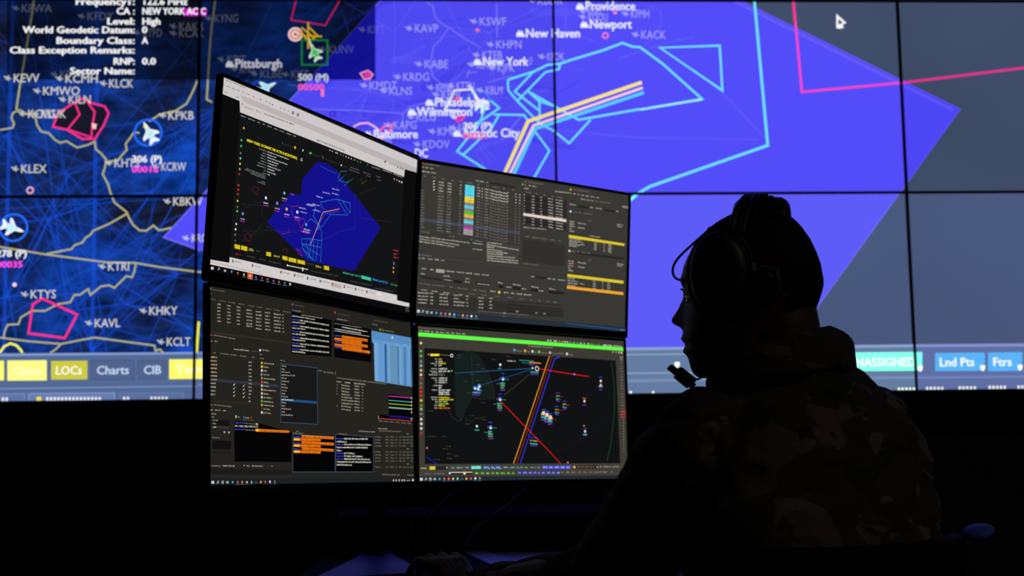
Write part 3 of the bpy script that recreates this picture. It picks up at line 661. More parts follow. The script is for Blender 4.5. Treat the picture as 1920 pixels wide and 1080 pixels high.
T 61 873.8 1048.8 28.2 0 64.1|KTTN
L 61 4.1 773.3 1062.9 784.2 1059.2 791.6 1066.7
L 61 4.1 778.7 1053.5 787.9 1057.3 798.8 1055.4
L 61 4.2 786 1059.2 789.6 1047.9
T 61 804.2 1043.2 28.1 0 60.4|KPNE
L 61 4.1 791.4 1038.5 802.3 1034.8 809.7 1042.3
L 61 4.1 796.8 1029.1 806 1032.9 816.9 1031
L 61 4.2 804.2 1034.8 807.7 1023.5
T 61 822.3 1018.8 28.1 0 75|KPHL
L 61 4.2 943.5 1053.4 954.4 1049.6 961.8 1057.1
L 61 4.2 948.9 1044 958.1 1047.7 969.1 1045.8
L 61 4.1 956.3 1049.6 959.8 1038.3
T 61 974.4 1033.6 28.1 0 60.6|KBLM
L 61 4.1 705.3 960.1 716.2 956.4 723.5 963.8
L 61 4.1 710.7 950.8 719.8 954.5 730.8 952.6
L 61 4.1 718 956.3 721.6 945.2
T 61 736.2 940.5 28 0 69.2|KILG
L 61 4.1 627.1 932.3 637.9 928.6 645.2 936
L 61 4.1 632.5 923 641.6 926.7 652.5 924.8
L 61 4.1 639.8 928.6 643.4 917.4
T 61 657.9 912.7 27.9 0 81.8|KAPG
L 61 4.1 777.9 909.6 788.8 905.9 796.1 913.3
L 61 4.1 783.3 900.3 792.4 904 803.3 902.1
L 61 4.1 790.6 905.9 794.2 894.7
T 61 808.7 890 27.9 0 76.6|KMIV
L 61 4.1 849 922.5 860 918.7 867.3 926.2
L 61 4.1 854.4 913.1 863.6 916.9 874.5 915
L 61 4.1 861.8 918.7 865.3 907.5
T 61 879.9 902.8 27.9 0 47.4|KACY
L 61 4 726.7 865.1 737.6 861.4 744.9 868.8
L 61 4 732.2 855.8 741.2 859.5 752.1 857.6
L 61 4.1 739.4 861.4 743 850.2
T 61 757.5 845.5 27.8 0 92.8|KDOV
L 61 4.2 1302.4 1334.3 1313.5 1330.5 1321.1 1338.2
L 61 4.2 1307.8 1324.8 1317.1 1328.6 1328.3 1326.7
L 61 4.2 1315.3 1330.5 1318.8 1319
T 61 1333.6 1314.3 28.7 0 52.2|KMVY
L 61 4.2 1302 1313.3 1313 1309.5 1320.6 1317.1
L 61 4.2 1307.3 1303.7 1316.7 1307.6 1327.9 1305.7
L 61 4.2 1314.9 1309.5 1318.4 1298
T 61 1333.2 1293.2 28.6 0 70.8|KOQU
L 61 4.2 1451.3 1325 1462.4 1321.2 1470.1 1328.9
L 61 4.3 1456.7 1315.5 1466.1 1319.3 1477.3 1317.4
L 61 4.2 1464.3 1321.2 1467.8 1309.7
T 61 1482.6 1305 28.7 0 67.3|KFMH
L 61 4.2 1485 1250.5 1496.1 1246.7 1503.8 1254.3
L 61 4.2 1490.4 1240.9 1499.8 1244.7 1510.9 1242.8
L 61 4.2 1498 1246.7 1501.4 1235.2
T 61 1516.2 1230.4 28.6 0 87.8|KACK
L 61 4.2 1126.4 1372.2 1137.5 1368.4 1145 1376.1
L 61 4.2 1131.8 1362.7 1141.1 1366.5 1152.3 1364.6
L 61 4.2 1139.3 1368.4 1142.9 1357
T 61 1157.6 1352.2 28.7 0 89.3|KBDR
L 61 4.1 572.6 882.3 583.5 878.6 590.7 886
L 61 4.1 578 873 587.1 876.7 598 874.8
L 61 4 585.3 878.5 588.9 867.4
T 61 603.4 862.7 27.8 0 50.7|KBWI
P 62 1293 1334.3 1293.3 1345.8 1299 1353.5 1304.7 1359.2 1308.3 1351.6 1314 1357.3 1317.5 1345.8 1323 1342 1322.8 1334.4
T 62 1324.7 1332.5 30.7 0.8 175.4|Providence
P 62 1306.7 1269.3 1306.9 1280.8 1312.6 1288.4 1318.3 1294.2 1321.9 1286.5 1327.6 1292.3 1331.1 1280.8 1336.6 1277 1336.4 1269.4
T 62 1338.3 1267.5 30.5 0.8 147.1|Newport
P 62 1083.7 1236.7 1083.9 1248.1 1089.5 1255.7 1095.1 1261.4 1098.7 1253.8 1104.4 1259.6 1107.9 1248.1 1113.4 1244.3 1113.3 1236.7
T 62 1115.1 1234.8 30.4 0.8 190.9|New Haven
P 62 935.1 1136.3 935.2 1147.6 940.8 1155.1 946.4 1160.8 950 1153.3 955.5 1158.9 959.1 1147.6 964.6 1143.8 964.5 1136.3
T 62 966.3 1134.4 30.2 0.8 156.6|New York
P 62 769.2 993.6 769.3 1004.8 774.8 1012.3 780.3 1017.9 783.9 1010.4 789.4 1016 793 1004.8 798.5 1001 798.4 993.6
T 62 800.2 991.7 29.9 0.8 188.4|Philadelphia
P 62 708.9 960.1 709 971.3 714.5 978.8 720 984.3 723.6 976.9 729.1 982.5 732.7 971.3 738.1 967.5 738.1 960
T 62 739.9 958.2 29.9 0.8 189.8|Wilmington
P 62 559.9 882.3 559.9 893.5 565.4 900.9 570.8 906.4 574.4 899 579.9 904.6 583.5 893.4 588.9 889.7 588.9 882.2
T 62 590.7 880.4 29.7 0.8 152.5|Baltimore
P 62 863.3 885.2 863.4 896.4 869 903.8 874.5 909.4 878.1 901.9 883.6 907.5 887.1 896.3 892.6 892.6 892.5 885.1
T 62 894.3 883.2 29.7 0.8 195.6|Atlantic City
P 62 527.4 815.8 527.4 826.9 532.8 834.3 538.2 839.8 541.9 832.4 547.3 837.9 550.9 826.8 556.3 823.1 556.3 815.7
T 62 558.1 813.8 29.5 0.8 219.2|Washington, DC
P 63 90.3 1128.9 90.1 1140.1 95.4 1147.6 100.8 1153.2 104.5 1145.7 109.8 1151.3 113.6 1140.1 119.1 1136.4 119.1 1128.9
T 63 121 1127 29.9 0.8 160.9|Pittsburgh
T 64 -219.3 800.1 22.8 1 101.4|306 (P)
T 65 -218.6 765.4 21 1.1 88.8|00016
T 66 334.7 1082 23.3 1 105.2|500 (M)
T 67 334.9 1048.4 21.5 1.1 88.8|00500
L 68 11.2 418.3 1052 418.4 1025.9
T 64 -657.8 482 22.4 1 101.3|278 (P)
T 65 -656.6 446.2 20.5 1.1 87.2|00035
T 64 896.4 911.2 23.3 1 100.5|306 (P)
T 69 896.1 877.6 20.4 1.1 87.6|00221
P 70 -55.4 1335.4 22.4 1335.5 22.8 1309.1 -55 1309
T 71 -421.3 1347.8 23 1.1 201.4|Frequency1:
T 71 -196.5 1348.3 23 1.1 153.6|122.6 MHz
T 71 -282.2 1314.2 22.9 1.1 63|CA :
T 71 -195.8 1314.4 23 1.1 216.7|NEW YORK AC C
T 71 -313.7 1278.5 22.9 1.1 95.2|Level:
T 71 -195.1 1278.6 22.9 1.1 63.1|High
T 71 -593.8 1248.2 22.8 1.1 375.9|World Geodetic Datum:
T 71 -194.5 1248.6 22.9 1.1 18|0
T 71 -482.1 1210.9 22.7 1.1 265|Boundary Class:
T 71 -193.7 1211.1 22.8 1.1 19.7|A
T 71 -636.1 1177.3 22.7 1.1 419.7|Class Exception Remarks:
T 71 -289 1138.3 22.8 1.1 73.4|RNP:
T 71 -192.3 1138.3 22.8 1.1 46.7|0.0
T 71 -432.9 1104.8 22.6 1.1 218|Sector Name:
P 72 2207.8 1320.7 2242.4 1287.9 2228.9 1282.1 2232.2 1270.6 2218.8 1266.7 2205.6 1268.6
P 73 2214.7 1303.3 2229.2 1287.9 2213.7 1282.1
P 74 -1323.4 164.4 -637 162.2 11.1 157 13.7 -17.8 -1315 -0.9
P 75 11.1 157 1054.7 156.5 1442.4 157.8 2403.1 156.7 3715.8 152.1 3697.4 -64.5 13.7 -17.8
P 76 -1323.2 159.1 11.1 158.7 11.2 151.7 -1322.8 152.1
P 77 11.1 158.7 1442.4 157.8 2403.2 158.5 3716.1 155.8 3715.2 144.8 2402.8 149.4 1442.2 148.8 11.2 151.7
L 78 3.8 -976.6 45.2 -633.2 44.6 9.2 45.6
L 79 3.8 11.3 139.2 946.8 134.4 1646.8 133.9 1653.8 126.6 1659.7 79.7
L 80 3.8 12.3 77.3 946.2 73.6 1666.7 70.7
L 81 8.8 12.7 49.1 1124.9 46.5 2397.6 45.9 3517 40.2
P 82 -757 137.1 -620.6 136.7 -618.5 71.8 -754.6 72.3
P 83 -610.2 137.3 -482.1 136.9 -480.2 70.1 -608.1 70.5
T 84 -589.7 89.6 27.2 0.7 88.2|Cities
P 85 -468.1 133.9 -350 133.6 -348.5 71.9 -466.4 72.4
T 86 -453 88.9 27.2 0.7 86.7|LOCs
P 87 -336.1 134.2 -198.5 133.8 -197.2 70.3 -334.6 70.8
L 88 2.6 -336.1 134.2 -198.5 133.8 -197.2 70.3 -334.6 70.8 -336.1 134.2
T 89 -319.4 88.2 27.2 0.7 106.2|Charts
P 87 -184.5 132.6 -93.6 132.3 -92.5 70.5 -183.2 70.8
L 88 2.7 -184.5 132.6 -93.6 132.3 -92.5 70.5 -183.2 70.8 -184.5 132.6
T 89 -166.1 87.3 27.3 0.7 57.6|CIB
P 82 -83.2 135 95.7 134.5 96.5 69 -82 69.6
T 90 -61.4 87.9 27.3 0.7 136.6|Terrain
P 91 1997.2 133.8 2453.7 132.4 2450.4 68.9 1994.7 70.5
T 92 2193.3 85.4 28 0.7 235.7|UNASSIGNED
P 93 2497.9 128.4 2670.4 127.9 2666.9 66 2494.7 66.6
T 94 2510.3 82.7 28.1 0.7 122.2|Lnd Pts
P 93 2681.6 128.2 2800.7 127.9 2796.9 64.1 2677.9 64.5
T 94 2695.6 81.6 28.2 0.7 66.9|Ftrs
P 93 2811.9 128.6 2931.4 128.3 2927.3 64.4 2808.1 64.8
P 95 2434.6 83.6 2440.2 85.4 2447.6 85.3 2453 83.4 2450.6 72.5 2444.7 65.3 2439.3 67.2 2435.9 72.7
P 95 2651.2 83 2656.8 84.7 2664.2 84.7 2669.7 82.8 2667.2 71.9 2661.3 64.7 2655.8 66.6 2652.4 72
P 95 2781.3 83.3 2787 85.1 2794.4 85 2799.9 83.1 2797.4 72.2 2791.3 65 2785.9 66.9 2782.5 72.4
P 95 1602.4 105.6 1607.9 107.3 1615.1 107.2 1620.5 105.4 1618.4 94.6 1612.7 87.5 1607.4 89.3 1603.9 94.8
P 96 -735.9 28.3 -549.8 27.6 -547.9 -35.3 -733.7 -34.4
L 97 2.6 -735.9 28.3 -549.8 27.6 -547.9 -35.3 -733.7 -34.4 -735.9 28.3
P 98 -537.7 27.7 -258.8 26.5 -257.4 -38.3 -535.8 -37
L 99 2.7 -537.7 27.7 -258.8 26.5 -257.4 -38.3 -535.8 -37 -537.7 27.7
P 100 -243.2 25.8 -34.1 24.9 -33 -41.8 -241.7 -40.8
L 101 2.6 -243.2 25.8 -34.1 24.9 -33 -41.8 -241.7 -40.8 -243.2 25.8
P 102 -623.6 16.5 -616.7 16.4 -616.3 1.5 -623.2 1.6
P 102 -611.6 16.3 -604.7 16.2 -604.2 1.4 -611.1 1.5
P 102 -480.4 15.6 -473.5 15.5 -473.1 0.6 -480 0.7
P 102 -468.3 15.4 -461.4 15.3 -461 0.5 -467.9 0.6
P 102 -456.2 15.3 -449.3 15.2 -448.8 0.3 -455.8 0.4
P 102 -444.1 15.1 -437.1 15 -436.7 0.2 -443.7 0.3
P 102 -432 15 -425 14.9 -424.6 0 -431.5 0.1
P 102 -419.8 14.8 -412.9 14.7 -412.5 -0.1 -419.4 -0
P 102 -407.7 14.7 -400.8 14.6 -400.4 -0.3 -407.3 -0.2
P 102 -395.6 14.5 -388.7 14.4 -388.3 -0.4 -395.2 -0.4
P 102 -383.5 14.4 -376.5 14.3 -376.2 -0.6 -383.1 -0.5
P 102 -371.3 14.2 -364.4 14.1 -364 -0.7 -371 -0.7
P 102 -359.2 14.1 -352.3 14 -351.9 -0.9 -358.8 -0.8
P 102 -347.1 13.9 -340.1 13.8 -339.8 -1 -346.7 -1
P 102 -334.9 13.8 -328 13.7 -327.6 -1.2 -334.6 -1.1
P 102 -322.8 13.6 -315.8 13.5 -315.5 -1.4 -322.4 -1.3
P 102 -310.6 13.5 -303.7 13.4 -303.3 -1.5 -310.3 -1.4
P 102 -230.8 13.4 -223.8 13.3 -223.5 -1.6 -230.4 -1.5
P 102 -218.6 13.2 -211.6 13.1 -211.3 -1.8 -218.3 -1.7
P 102 -142 12.3 -135 12.2 -134.8 -2.7 -141.7 -2.7
P 102 -129.8 12.1 -122.8 12 -122.6 -2.9 -129.5 -2.8
P 102 -117.6 12 -110.6 11.9 -110.4 -3 -117.3 -3
P 102 -105.4 11.8 -98.4 11.7 -98.2 -3.2 -105.1 -3.1
P 102 -93.2 11.7 -86.2 11.6 -86 -3.4 -92.9 -3.3
P 102 1447.9 11.4 1455.1 11.3 1454.8 -3.9 1447.6 -3.8
P 102 1523.7 10.5 1531 10.4 1530.6 -4.8 1523.3 -4.8
P 102 2362.8 12 2370.1 11.9 2369.4 -3.4 2362 -3.4
P 102 2375.7 11.8 2383 11.7 2382.3 -3.6 2374.9 -3.5
P 102 2388.6 11.7 2395.9 11.6 2395.2 -3.8 2387.8 -3.7
P 102 2401.4 11.5 2408.8 11.4 2408 -3.9 2400.7 -3.8
P 102 2414.3 11.4 2421.7 11.3 2420.9 -4.1 2413.6 -4
P 102 2460.5 13.5 2467.9 13.4 2467.1 -1.9 2459.7 -1.8
P 102 2473.4 13.4 2480.8 13.3 2480 -2.1 2472.6 -2
P 102 2486.4 13.2 2493.7 13.1 2492.9 -2.2 2485.6 -2.2
P 102 2499.3 13.1 2506.7 13 2505.8 -2.4 2498.5 -2.3
P 102 2512.2 12.9 2519.6 12.8 2518.8 -2.6 2511.4 -2.5
P 102 2573.2 14 2580.6 13.9 2579.8 -1.5 2572.4 -1.4
P 102 2586.2 13.8 2593.6 13.7 2592.7 -1.6 2585.3 -1.6
P 102 2599.1 13.7 2606.5 13.6 2605.7 -1.8 2598.3 -1.7
P 102 2612.1 13.5 2619.5 13.4 2618.6 -2 2611.2 -1.9
P 102 2625 13.4 2632.4 13.3 2631.6 -2.1 2624.2 -2
P 102 2676.9 14.5 2684.4 14.5 2683.5 -0.9 2676.1 -0.9
P 102 2689.9 14.4 2697.3 14.3 2696.4 -1.1 2689 -1
P 102 2702.9 14.2 2710.3 14.1 2709.4 -1.3 2702 -1.2
P 102 2715.9 14.1 2723.3 14 2722.4 -1.4 2715 -1.3
P 102 2728.8 13.9 2736.3 13.8 2735.4 -1.6 2727.9 -1.5
P 102 2777.1 14.3 2784.6 14.2 2783.6 -1.2 2776.2 -1.2
P 102 2790.1 14.1 2797.6 14 2796.6 -1.4 2789.2 -1.3
P 102 2803.1 13.9 2810.6 13.9 2809.6 -1.6 2802.2 -1.5
P 103 -511.5 16.8 -496 16.7 -495.6 2.7 -511.1 2.8
"""
DATA_UL = """
P 104 -1.4 -1.5 599.9 3 596 335.3 1.4 337.4
P 105 -1.4 -1.5 599.9 3 599.1 30.5 553.4 33.4 552.7 50.1 49.5 49.1 46.7 29.7 0.3 29.3
P 106 47.4 18.8 50.9 17.8 600 20.7 599.1 30.5 553.4 33.4 56.5 28.1
L 107 0.8 -1.9 -0.9 0.7 325.4
P 108 49.5 49.1 552.7 50.1 548.8 301.6 49.6 305.6
P 109 49.6 305 548.8 301.6 549.7 312.1 595.3 312.5 594.3 320.9 1.2 325.3 0.4 316.8 49.4 314.9
S 110 9.3 3.7 27 3.5 2.6
S 110 27.9 3.8 58.6 3.3 2.7
S 110 1.7 14.4 8.9 14.3 2.6
S 110 13.3 13.9 21.2 13.7 2.7
S 110 25.1 13.8 33.9 13.3 2.7
S 110 37.8 13.4 45.9 13.2 2.7
S 110 50.4 12.8 57.1 13 2.7
S 110 62.6 12.7 70.2 12.6 2.7
S 110 8.6 25.4 17.3 24.9 2.6
S 110 36.6 25.3 46.3 25.5 2.7
C 111 2.5 2.6 1.6
C 112 81 12.1 1.7
C 113 123.5 11.7 1.7
C 114 131.7 12.7 1.7
C 115 99.1 12.1 1.7
C 116 113.9 11.8 1.7
C 116 155.1 12.1 1.8
C 116 164.3 12.5 1.7
C 116 175 12.2 1.7
C 117 54 33.1 1.7
P 118 184.8 9.7 191.4 7.9 192 14 185.4 15.8
P 118 198.7 9.5 205.3 7.6 205.9 13.8 199.2 15.7
T 119 58.9 36.9 2.9 0.2 24.5|Applications
T 119 89.6 36.5 3 0.2 13.7|Places
S 119 110 35.9 195 34.5 3.4
S 120 260.2 46 346.5 45.5 3.6
P 121 480.1 32.5 484.2 31.5 484.7 36.4 480.6 37.4
S 122 495.5 35.8 521 34.6 3
P 120 525.6 33.5 529 32.7 529.4 37.2 526 38
P 120 535.5 33.2 538.9 32.4 539.3 36.9 535.9 37.7
P 120 544.2 33 547.6 32.2 548 36.7 544.6 37.5
S 123 51.1 55.3 66.2 55.3 2.5
S 123 71.1 55.3 90.2 55.3 2.5
S 123 95.2 55.2 104 55.2 2.6
S 123 109 55.2 116 55.2 2.6
S 123 121.1 55.2 133.9 55.2 2.6
S 123 139.1 55.2 148.8 55.2 2.6
S 123 154 55.2 167.9 55.2 2.6
S 123 173.2 55.1 187.2 55.1 2.7
S 123 192.6 55.1 202 55.1 2.7
T 124 71.2 95.6 4.6 1.2 136.5|NEW YORK OCEANIC FIR SCTR B (KZNY/AB1)
R 125 220.4 93.1 2.4 0.9
S 126 103.9 101.7 122.8 101.7 2.3
S 127 126 101.8 184.7 101.8 2.5
S 126 113.8 106.8 123.3 106.8 2.3
S 127 126.5 106.9 150.6 107 2.5
S 126 109.6 111.8 123.8 111.9 2.4
S 127 127 112 182.4 112.3 2.6
S 126 108.6 116.9 124.3 117 2.3
S 127 127.5 117.1 158.2 117.3 2.6
S 126 110.6 122 124.8 122.1 2.3
S 127 128 122.2 153.8 122.4 2.6
S 126 103.3 127 125.3 127.2 2.3
S 127 128.5 127.3 164.1 127.7 2.6
S 126 100.7 132 125.9 132.3 2.3
S 127 129 132.4 148.3 132.7 2.6
S 126 120 137.3 126.4 137.4 2.3
S 127 129.5 137.5 153.7 137.9 2.6
S 126 117.4 142.3 126.9 142.5 2.3
S 127 130.1 142.6 135.8 142.7 2.5
S 128 74.2 144.3 125 145.7 2
S 128 71.5 147.1 125.3 148.7 2.1
S 128 87.1 150.3 125.5 151.6 2.1
S 128 115.8 158.1 126.3 158.8 2.1
S 128 105.1 160.8 126.6 161.8 2
L 129 0.6 164.3 72.7 165.5 78.3
S 130 170.6 76.6 190.6 76.5 2
C 131 199.9 74.9 2.8
P 125 220.9 73 223.6 72.4 223.9 76.4 221.3 77
P 132 241 73.7 247.9 72.1 248.2 75.4 241.4 77.1
S 133 250.7 76 272 75.4 2
L 134 0.7 278.8 71.4 283.9 76
S 135 288.2 76.1 328.6 75.8 2
C 136 339.1 75.7 1.9
S 135 343.7 76.3 356.8 75.6 2.1
C 137 300.8 55.1 1.4
C 137 308.9 55.1 1.4
C 138 320 55.1 1.4
C 138 324.8 55.1 1.4
C 139 334.9 55.2 1.3
C 140 343.6 55.2 1.4
C 137 352.3 55.2 1.4
C 137 360.7 55.2 1.4
C 138 369.1 55.2 1.4
C 141 379.2 55.2 1.4
C 142 389.7 55.3 1.4
C 139 399.5 55.3 1.4
C 143 423.3 55.3 1.5
S 144 437.5 56.2 468 55.2 2.2
S 145 474.2 54.3 505.5 53.3 2.4
S 146 512 53.8 546.4 53.6 2.5
C 147 517 62.8 1.9
C 148 526.5 63.2 1.9
C 149 535.6 63.6 2
C 150 544.3 63.7 2
S 151 368.1 73.6 397.2 73.2 2.9
S 151 364.8 79.2 399.7 78.7 2.8
S 151 409.1 73.8 435 73.4 2.8
S 151 421.4 78.2 435.4 78 2.9
S 151 453.1 72.2 469.5 72 2.9
S 151 457.8 78.6 470.1 78.4 2.9
L 152 0.8 404.4 86.9 407.3 97.6 422.3 87.8
P 153 266.8 85.2 296.1 82.8 326.1 89.3 364.1 112.7 388.3 124.6 478.6 173.3 398.6 274.7 250.9 277.7 136.9 227.4 196.1 161.1 225.8 160.1 224.9 129.7
L 154 0.7 357.6 83.3 337.2 88 331.1 102.3 335.3 107.3 357.9 86.8 338.7 104.1
L 154 0.6 335.3 107.3 359.6 105.4 379.5 92.6 351 114.4
L 155 0.6 273.6 92.3 323 95.9 326.1 89.3
C 156 61.2 74.5 2.1
C 157 57.4 97.2 2.1
C 157 57.6 107.8 2.1
C 158 57.6 120.5 2.1
C 159 58 129.7 2.1
C 160 58 139.4 2.1
C 126 58.1 148.7 2.1
C 161 57.8 157.6 2.1
C 162 58 177.4 2
C 163 58.1 185.1 2.1
C 164 58.1 193.5 2.1
C 165 58.4 205 2
C 166 58.9 215.7 2.1
C 167 59.3 223 2
C 138 58.9 245.6 2
C 150 58.4 255 2.1
C 168 58.4 264.4 2
C 169 59.5 274.6 2
L 170 0.5 114.6 193.2 122 204.6 123 221.5
L 170 0.4 76.5 272.6 102.2 255.3 130.6 228.6
L 170 0.5 131.3 234.9 170 238.5 209.8 239.9
L 170 0.5 390.2 124.9 459.1 93.1
L 171 0.5 402.8 125.8 407.7 166.8 518.7 153.8
L 170 0.4 91.2 206.6 111.7 196 139.1 185.9
L 172 0.5 92.8 176.5 99.9 170.7 109.3 171.8 107.4 184 97.9 181.8 92.8 176.5
L 172 0.5 81.6 263.3 88.5 255.7 99.6 260 97.4 268.8 86.8 269.7 81.6 263.3
L 172 0.5 183 271 189.1 265.6 199.3 269.3 189.9 274.2
S 173 70.1 208.8 82.1 208 1.9
S 173 115.6 244.5 128.1 243.9 1.9
S 173 153.8 192 166.7 191.1 1.9
S 173 202.4 228.7 215.7 228 2
S 173 84.5 206.7 96.6 205.9 1.9
S 173 130.5 242.6 143.1 242 1.9
S 173 169.2 189.7 182.2 188.8 2
S 173 218.3 226.6 231.8 225.9 2
S 173 98.9 204.6 111.3 203.8 1.9
S 173 145.5 240.7 158.2 240 1.9
S 173 184.7 187.4 197.9 186.5 2
S 173 76.8 253.9 88.8 253.3 1.8
S 173 113.6 202.4 126.1 201.6 1.9
S 173 160.7 238.7 173.6 238 1.9
S 173 200.5 185.1 213.8 184.1 1.9
S 173 91.1 252.1 103.3 251.5 1.8
S 173 128.5 200.2 141.1 199.4 1.9
S 173 176.1 236.7 189.1 236 1.9
S 173 216.4 182.7 230 181.7 2
S 173 105.7 250.2 118 249.6 1.9
S 173 143.5 198 156.3 197.2 1.9
S 173 191.6 234.7 204.9 234 1.9
S 173 74.7 212.5 86.8 211.7 1.9
S 173 120.4 248.3 132.9 247.7 1.9
S 173 158.7 195.8 171.6 194.9 1.9
S 173 207.4 232.6 220.8 231.9 2
C 174 129.5 184.7 2.8
S 150 124.2 195.5 137.5 194.9 2.6
S 175 124 199.7 137.2 199.1 2.5
C 176 178 165.7 2.8
S 138 172.5 176.7 186.3 176.1 2.6
S 175 172.2 181 186 180.3 2.6
C 177 160.2 188.1 2.8
S 178 154.8 199 168.4 198.4 2.5
S 175 154.6 203.2 168.2 202.6 2.5
C 179 187 193.6 2.8
S 180 181.5 204.6 195.3 204 2.6
S 175 181.2 208.8 195 208.3 2.6
C 181 73.2 224.6 2.7
S 137 68.3 235 80.9 234.6 2.5
S 175 68.1 239 80.7 238.7 2.5
C 182 244.5 211.2 2.8
S 150 238.7 222.4 253.1 221.9 2.6
S 175 238.4 226.7 252.9 226.2 2.6
C 183 217.1 193 2.9
S 184 211.4 204.2 225.6 203.6 2.6
S 175 211.1 208.5 225.3 207.9 2.6
S 185 268.7 153.1 290 152.2 2.9
S 185 287.1 141.1 308.8 140.2 2.9
S 185 314.3 128.3 336.4 127.2 2.9
S 185 315.1 137.4 337.2 136.4 3
S 185 241 174.7 261.8 174.1 2.9
S 185 246 172.6 266.9 171.9 2.9
S 185 258 170.1 279.1 169.4 2.9
S 185 221.3 184.4 241.9 183.8 2.8
S 185 225.4 191.4 246 190.9 2.8
S 185 262.5 180.5 283.7 179.9 2.9
S 185 238.6 221.3 259.3 221 2.8
S 185 235.6 226.3 256.3 226.1 2.9
L 186 0.7 198 186.9 217.6 180.7 223.2 186.2
L 186 0.7 198.4 191.2 206.2 203 220.3 209.1
L 186 0.7 220.5 211.3 233.1 199.9 240.7 207.4 231.6 220.3 220.5 211.3
L 186 0.6 176.9 241.6 197.6 234.5 195.2 227.2
L 186 0.7 220.2 260.2 226 268.1 238.4 272.6 234.1 263.4 222 261
S 187 194.1 164.4 204.2 164.5 3.1
S 188 230.6 227.2 249.6 228.2 3.5
L 189 0.6 281.8 160.6 331.3 144.5 372.7 144.1 374.6 163.9 348.1 144.5
L 189 0.6 281.8 160.6 286.3 170 293.7 172
L 189 0.6 331.3 144.5 367.4 168.8 310.6 178.9
L 189 0.6 261.7 190.9 284.3 205.9 276.5 216.4
L 189 0.6 247.5 206.1 255.4 197.8 275.2 203 290.7 216.1 292.4 234
L 189 0.5 314.3 179.4 286.5 210
L 189 0.6 259 181.2 269.2 176.9 283.6 179.7
L 189 0.6 268.5 170.2 263.5 191.7
L 189 0.6 232.9 240.2 262.4 234.9 292.3 233.6
L 189 0.6 234.4 248.8 290 246.3
L 189 0.5 233.7 242.3 237.9 257.1 253.6 270.1 274.9 274.4
L 189 0.6 247.5 242 258 269.4
L 189 0.6 259.1 236.6 260.6 271.2
L 189 0.5 269.6 237 269.4 272
L 189 0.6 281.2 236.5 278.4 273.9
L 189 0.6 292.3 233.6 292.7 274.9
L 189 0.5 237.3 250.6 289.6 261.8
L 189 0.6 238.6 257 271.4 273.9
L 190 0.5 292.1 231.8 313 223.4 340.8 206.8 392.4 190.1 386.9 122
L 191 0.9 340.7 165.9 294.6 181.4 265.6 232
L 192 1.1 340.4 161.8 290.7 178.8 260 246.6
P 193 57.7 280.7 72 280.7 72.7 288.2 58.5 288.2
P 193 74.3 280.3 90 280 90.8 287.9 75.1 287.8
P 193 139.5 280.2 152.2 279.7 152.9 287.3 140.2 287.3
P 193 183.3 280.1 197.7 279.9 198.4 287.2 183.9 287
P 193 200.4 280.3 222.4 279.7 223.1 287.1 201.1 287.6
P 193 225.5 280.1 246.9 279.7 247.6 286.7 226.2 287.1
P 193 303.1 278.9 318.9 278.5 319.6 286.1 303.8 286.3
T 194 94.2 285.8 4.5 1 12|LOCs
S 195 159.8 285.8 177.3 285.5 4.6
S 195 278.1 285.9 297.2 285.5 4.8
S 196 112.7 284.1 123.6 283.7 2.9
S 196 91.1 297.2 112.5 296.8 2.9
S 196 121.8 297.4 140.6 297.1 2.9
S 196 148.5 297.3 180.7 297 2.9
S 196 251.5 283.9 272.3 283.6 3
S 196 264.8 296.3 348.9 293.6 3.1
S 196 386.9 297.2 457.2 296.3 3.2
S 196 469.5 299.3 531.4 297.9 3.4
S 197 60.7 298.6 76.1 298.1 2.8
L 198 1.8 196.9 295.7 257.6 294
P 150 240 292.8 243.3 292.3 244 298.9 240.6 299.4
C 199 198.6 295.5 1.9
S 200 362.3 285 418.5 284.2 4.6
P 201 421.6 279.7 454.1 279.5 454.7 286.1 422.2 286.2
S 202 460.1 283.9 513.4 283.8 5.2
S 203 521.8 284 547.2 283.8 4.4
S 204 526 212.2 542.9 211.3 3.4
S 204 526.6 219.5 543.6 218.7 3.5
S 204 527.3 226.9 544.2 226 3.4
P 205 527.6 235.7 531 235.2 531.5 241.1 528.1 241.6
C 206 529.1 247.6 2.2
C 206 529.4 256.2 2.2
P 207 54.4 308.7 58.4 308.1 58.9 312.9 54.8 313.6
S 208 62 311.2 78.9 311.1 2.4
P 207 103.8 308.5 108 307.9 108.5 312.8 104.3 313.5
S 208 111.7 311.1 129.4 311 2.4
P 207 179.5 308.2 184 307.5 184.5 312.7 180 313.3
S 208 187.9 310.8 206.7 310.8 2.6
P 207 217.4 308.1 222.1 307.4 222.6 312.6 217.9 313.3
S 208 226.1 310.7 245.4 310.6 2.6
P 209 254.8 307.9 259.6 307.2 260.1 312.5 255.3 313.2
S 208 263.7 310.6 283.6 310.5 2.6
P 209 292.6 307.8 297.5 307 298 312.4 293.1 313.1
S 208 301.7 310.5 322.3 310.4 2.7
P 207 366.3 307.5 371.5 306.7 372 312.2 366.8 313
S 208 375.9 310.3 397.6 310.2 2.7
P 207 402.4 307.3 407.7 306.6 408.2 312.1 402.9 312.9
S 208 412.3 310.2 434.6 310.1 2.7
P 207 439.4 307.2 444.9 306.4 445.4 312.1 440 312.8
S 208 449.6 310 472.5 310 2.9
P 210 326.3 307.3 359.5 307.2 360.3 315.5 327.1 315.2
C 211 332.1 310.3 2.1
P 212 476.2 306.4 490.5 306.1 491 312 476.8 312.3
S 213 3 321 130.5 322.1 1.6
P 214 1.2 325.3 594.3 320.9 593.4 335.8 1.4 337.8
P 215 94.4 324.3 108.5 324.4 109 336.3 95 335.9
P 216 1.3 325.5 3.5 325.6 3.5 326 1.3 325.9
P 217 5 329.2 7.8 328.7 8 330.7 5.2 331.1
P 217 8.3 328.6 11.1 328.2 11.3 330.2 8.5 330.6
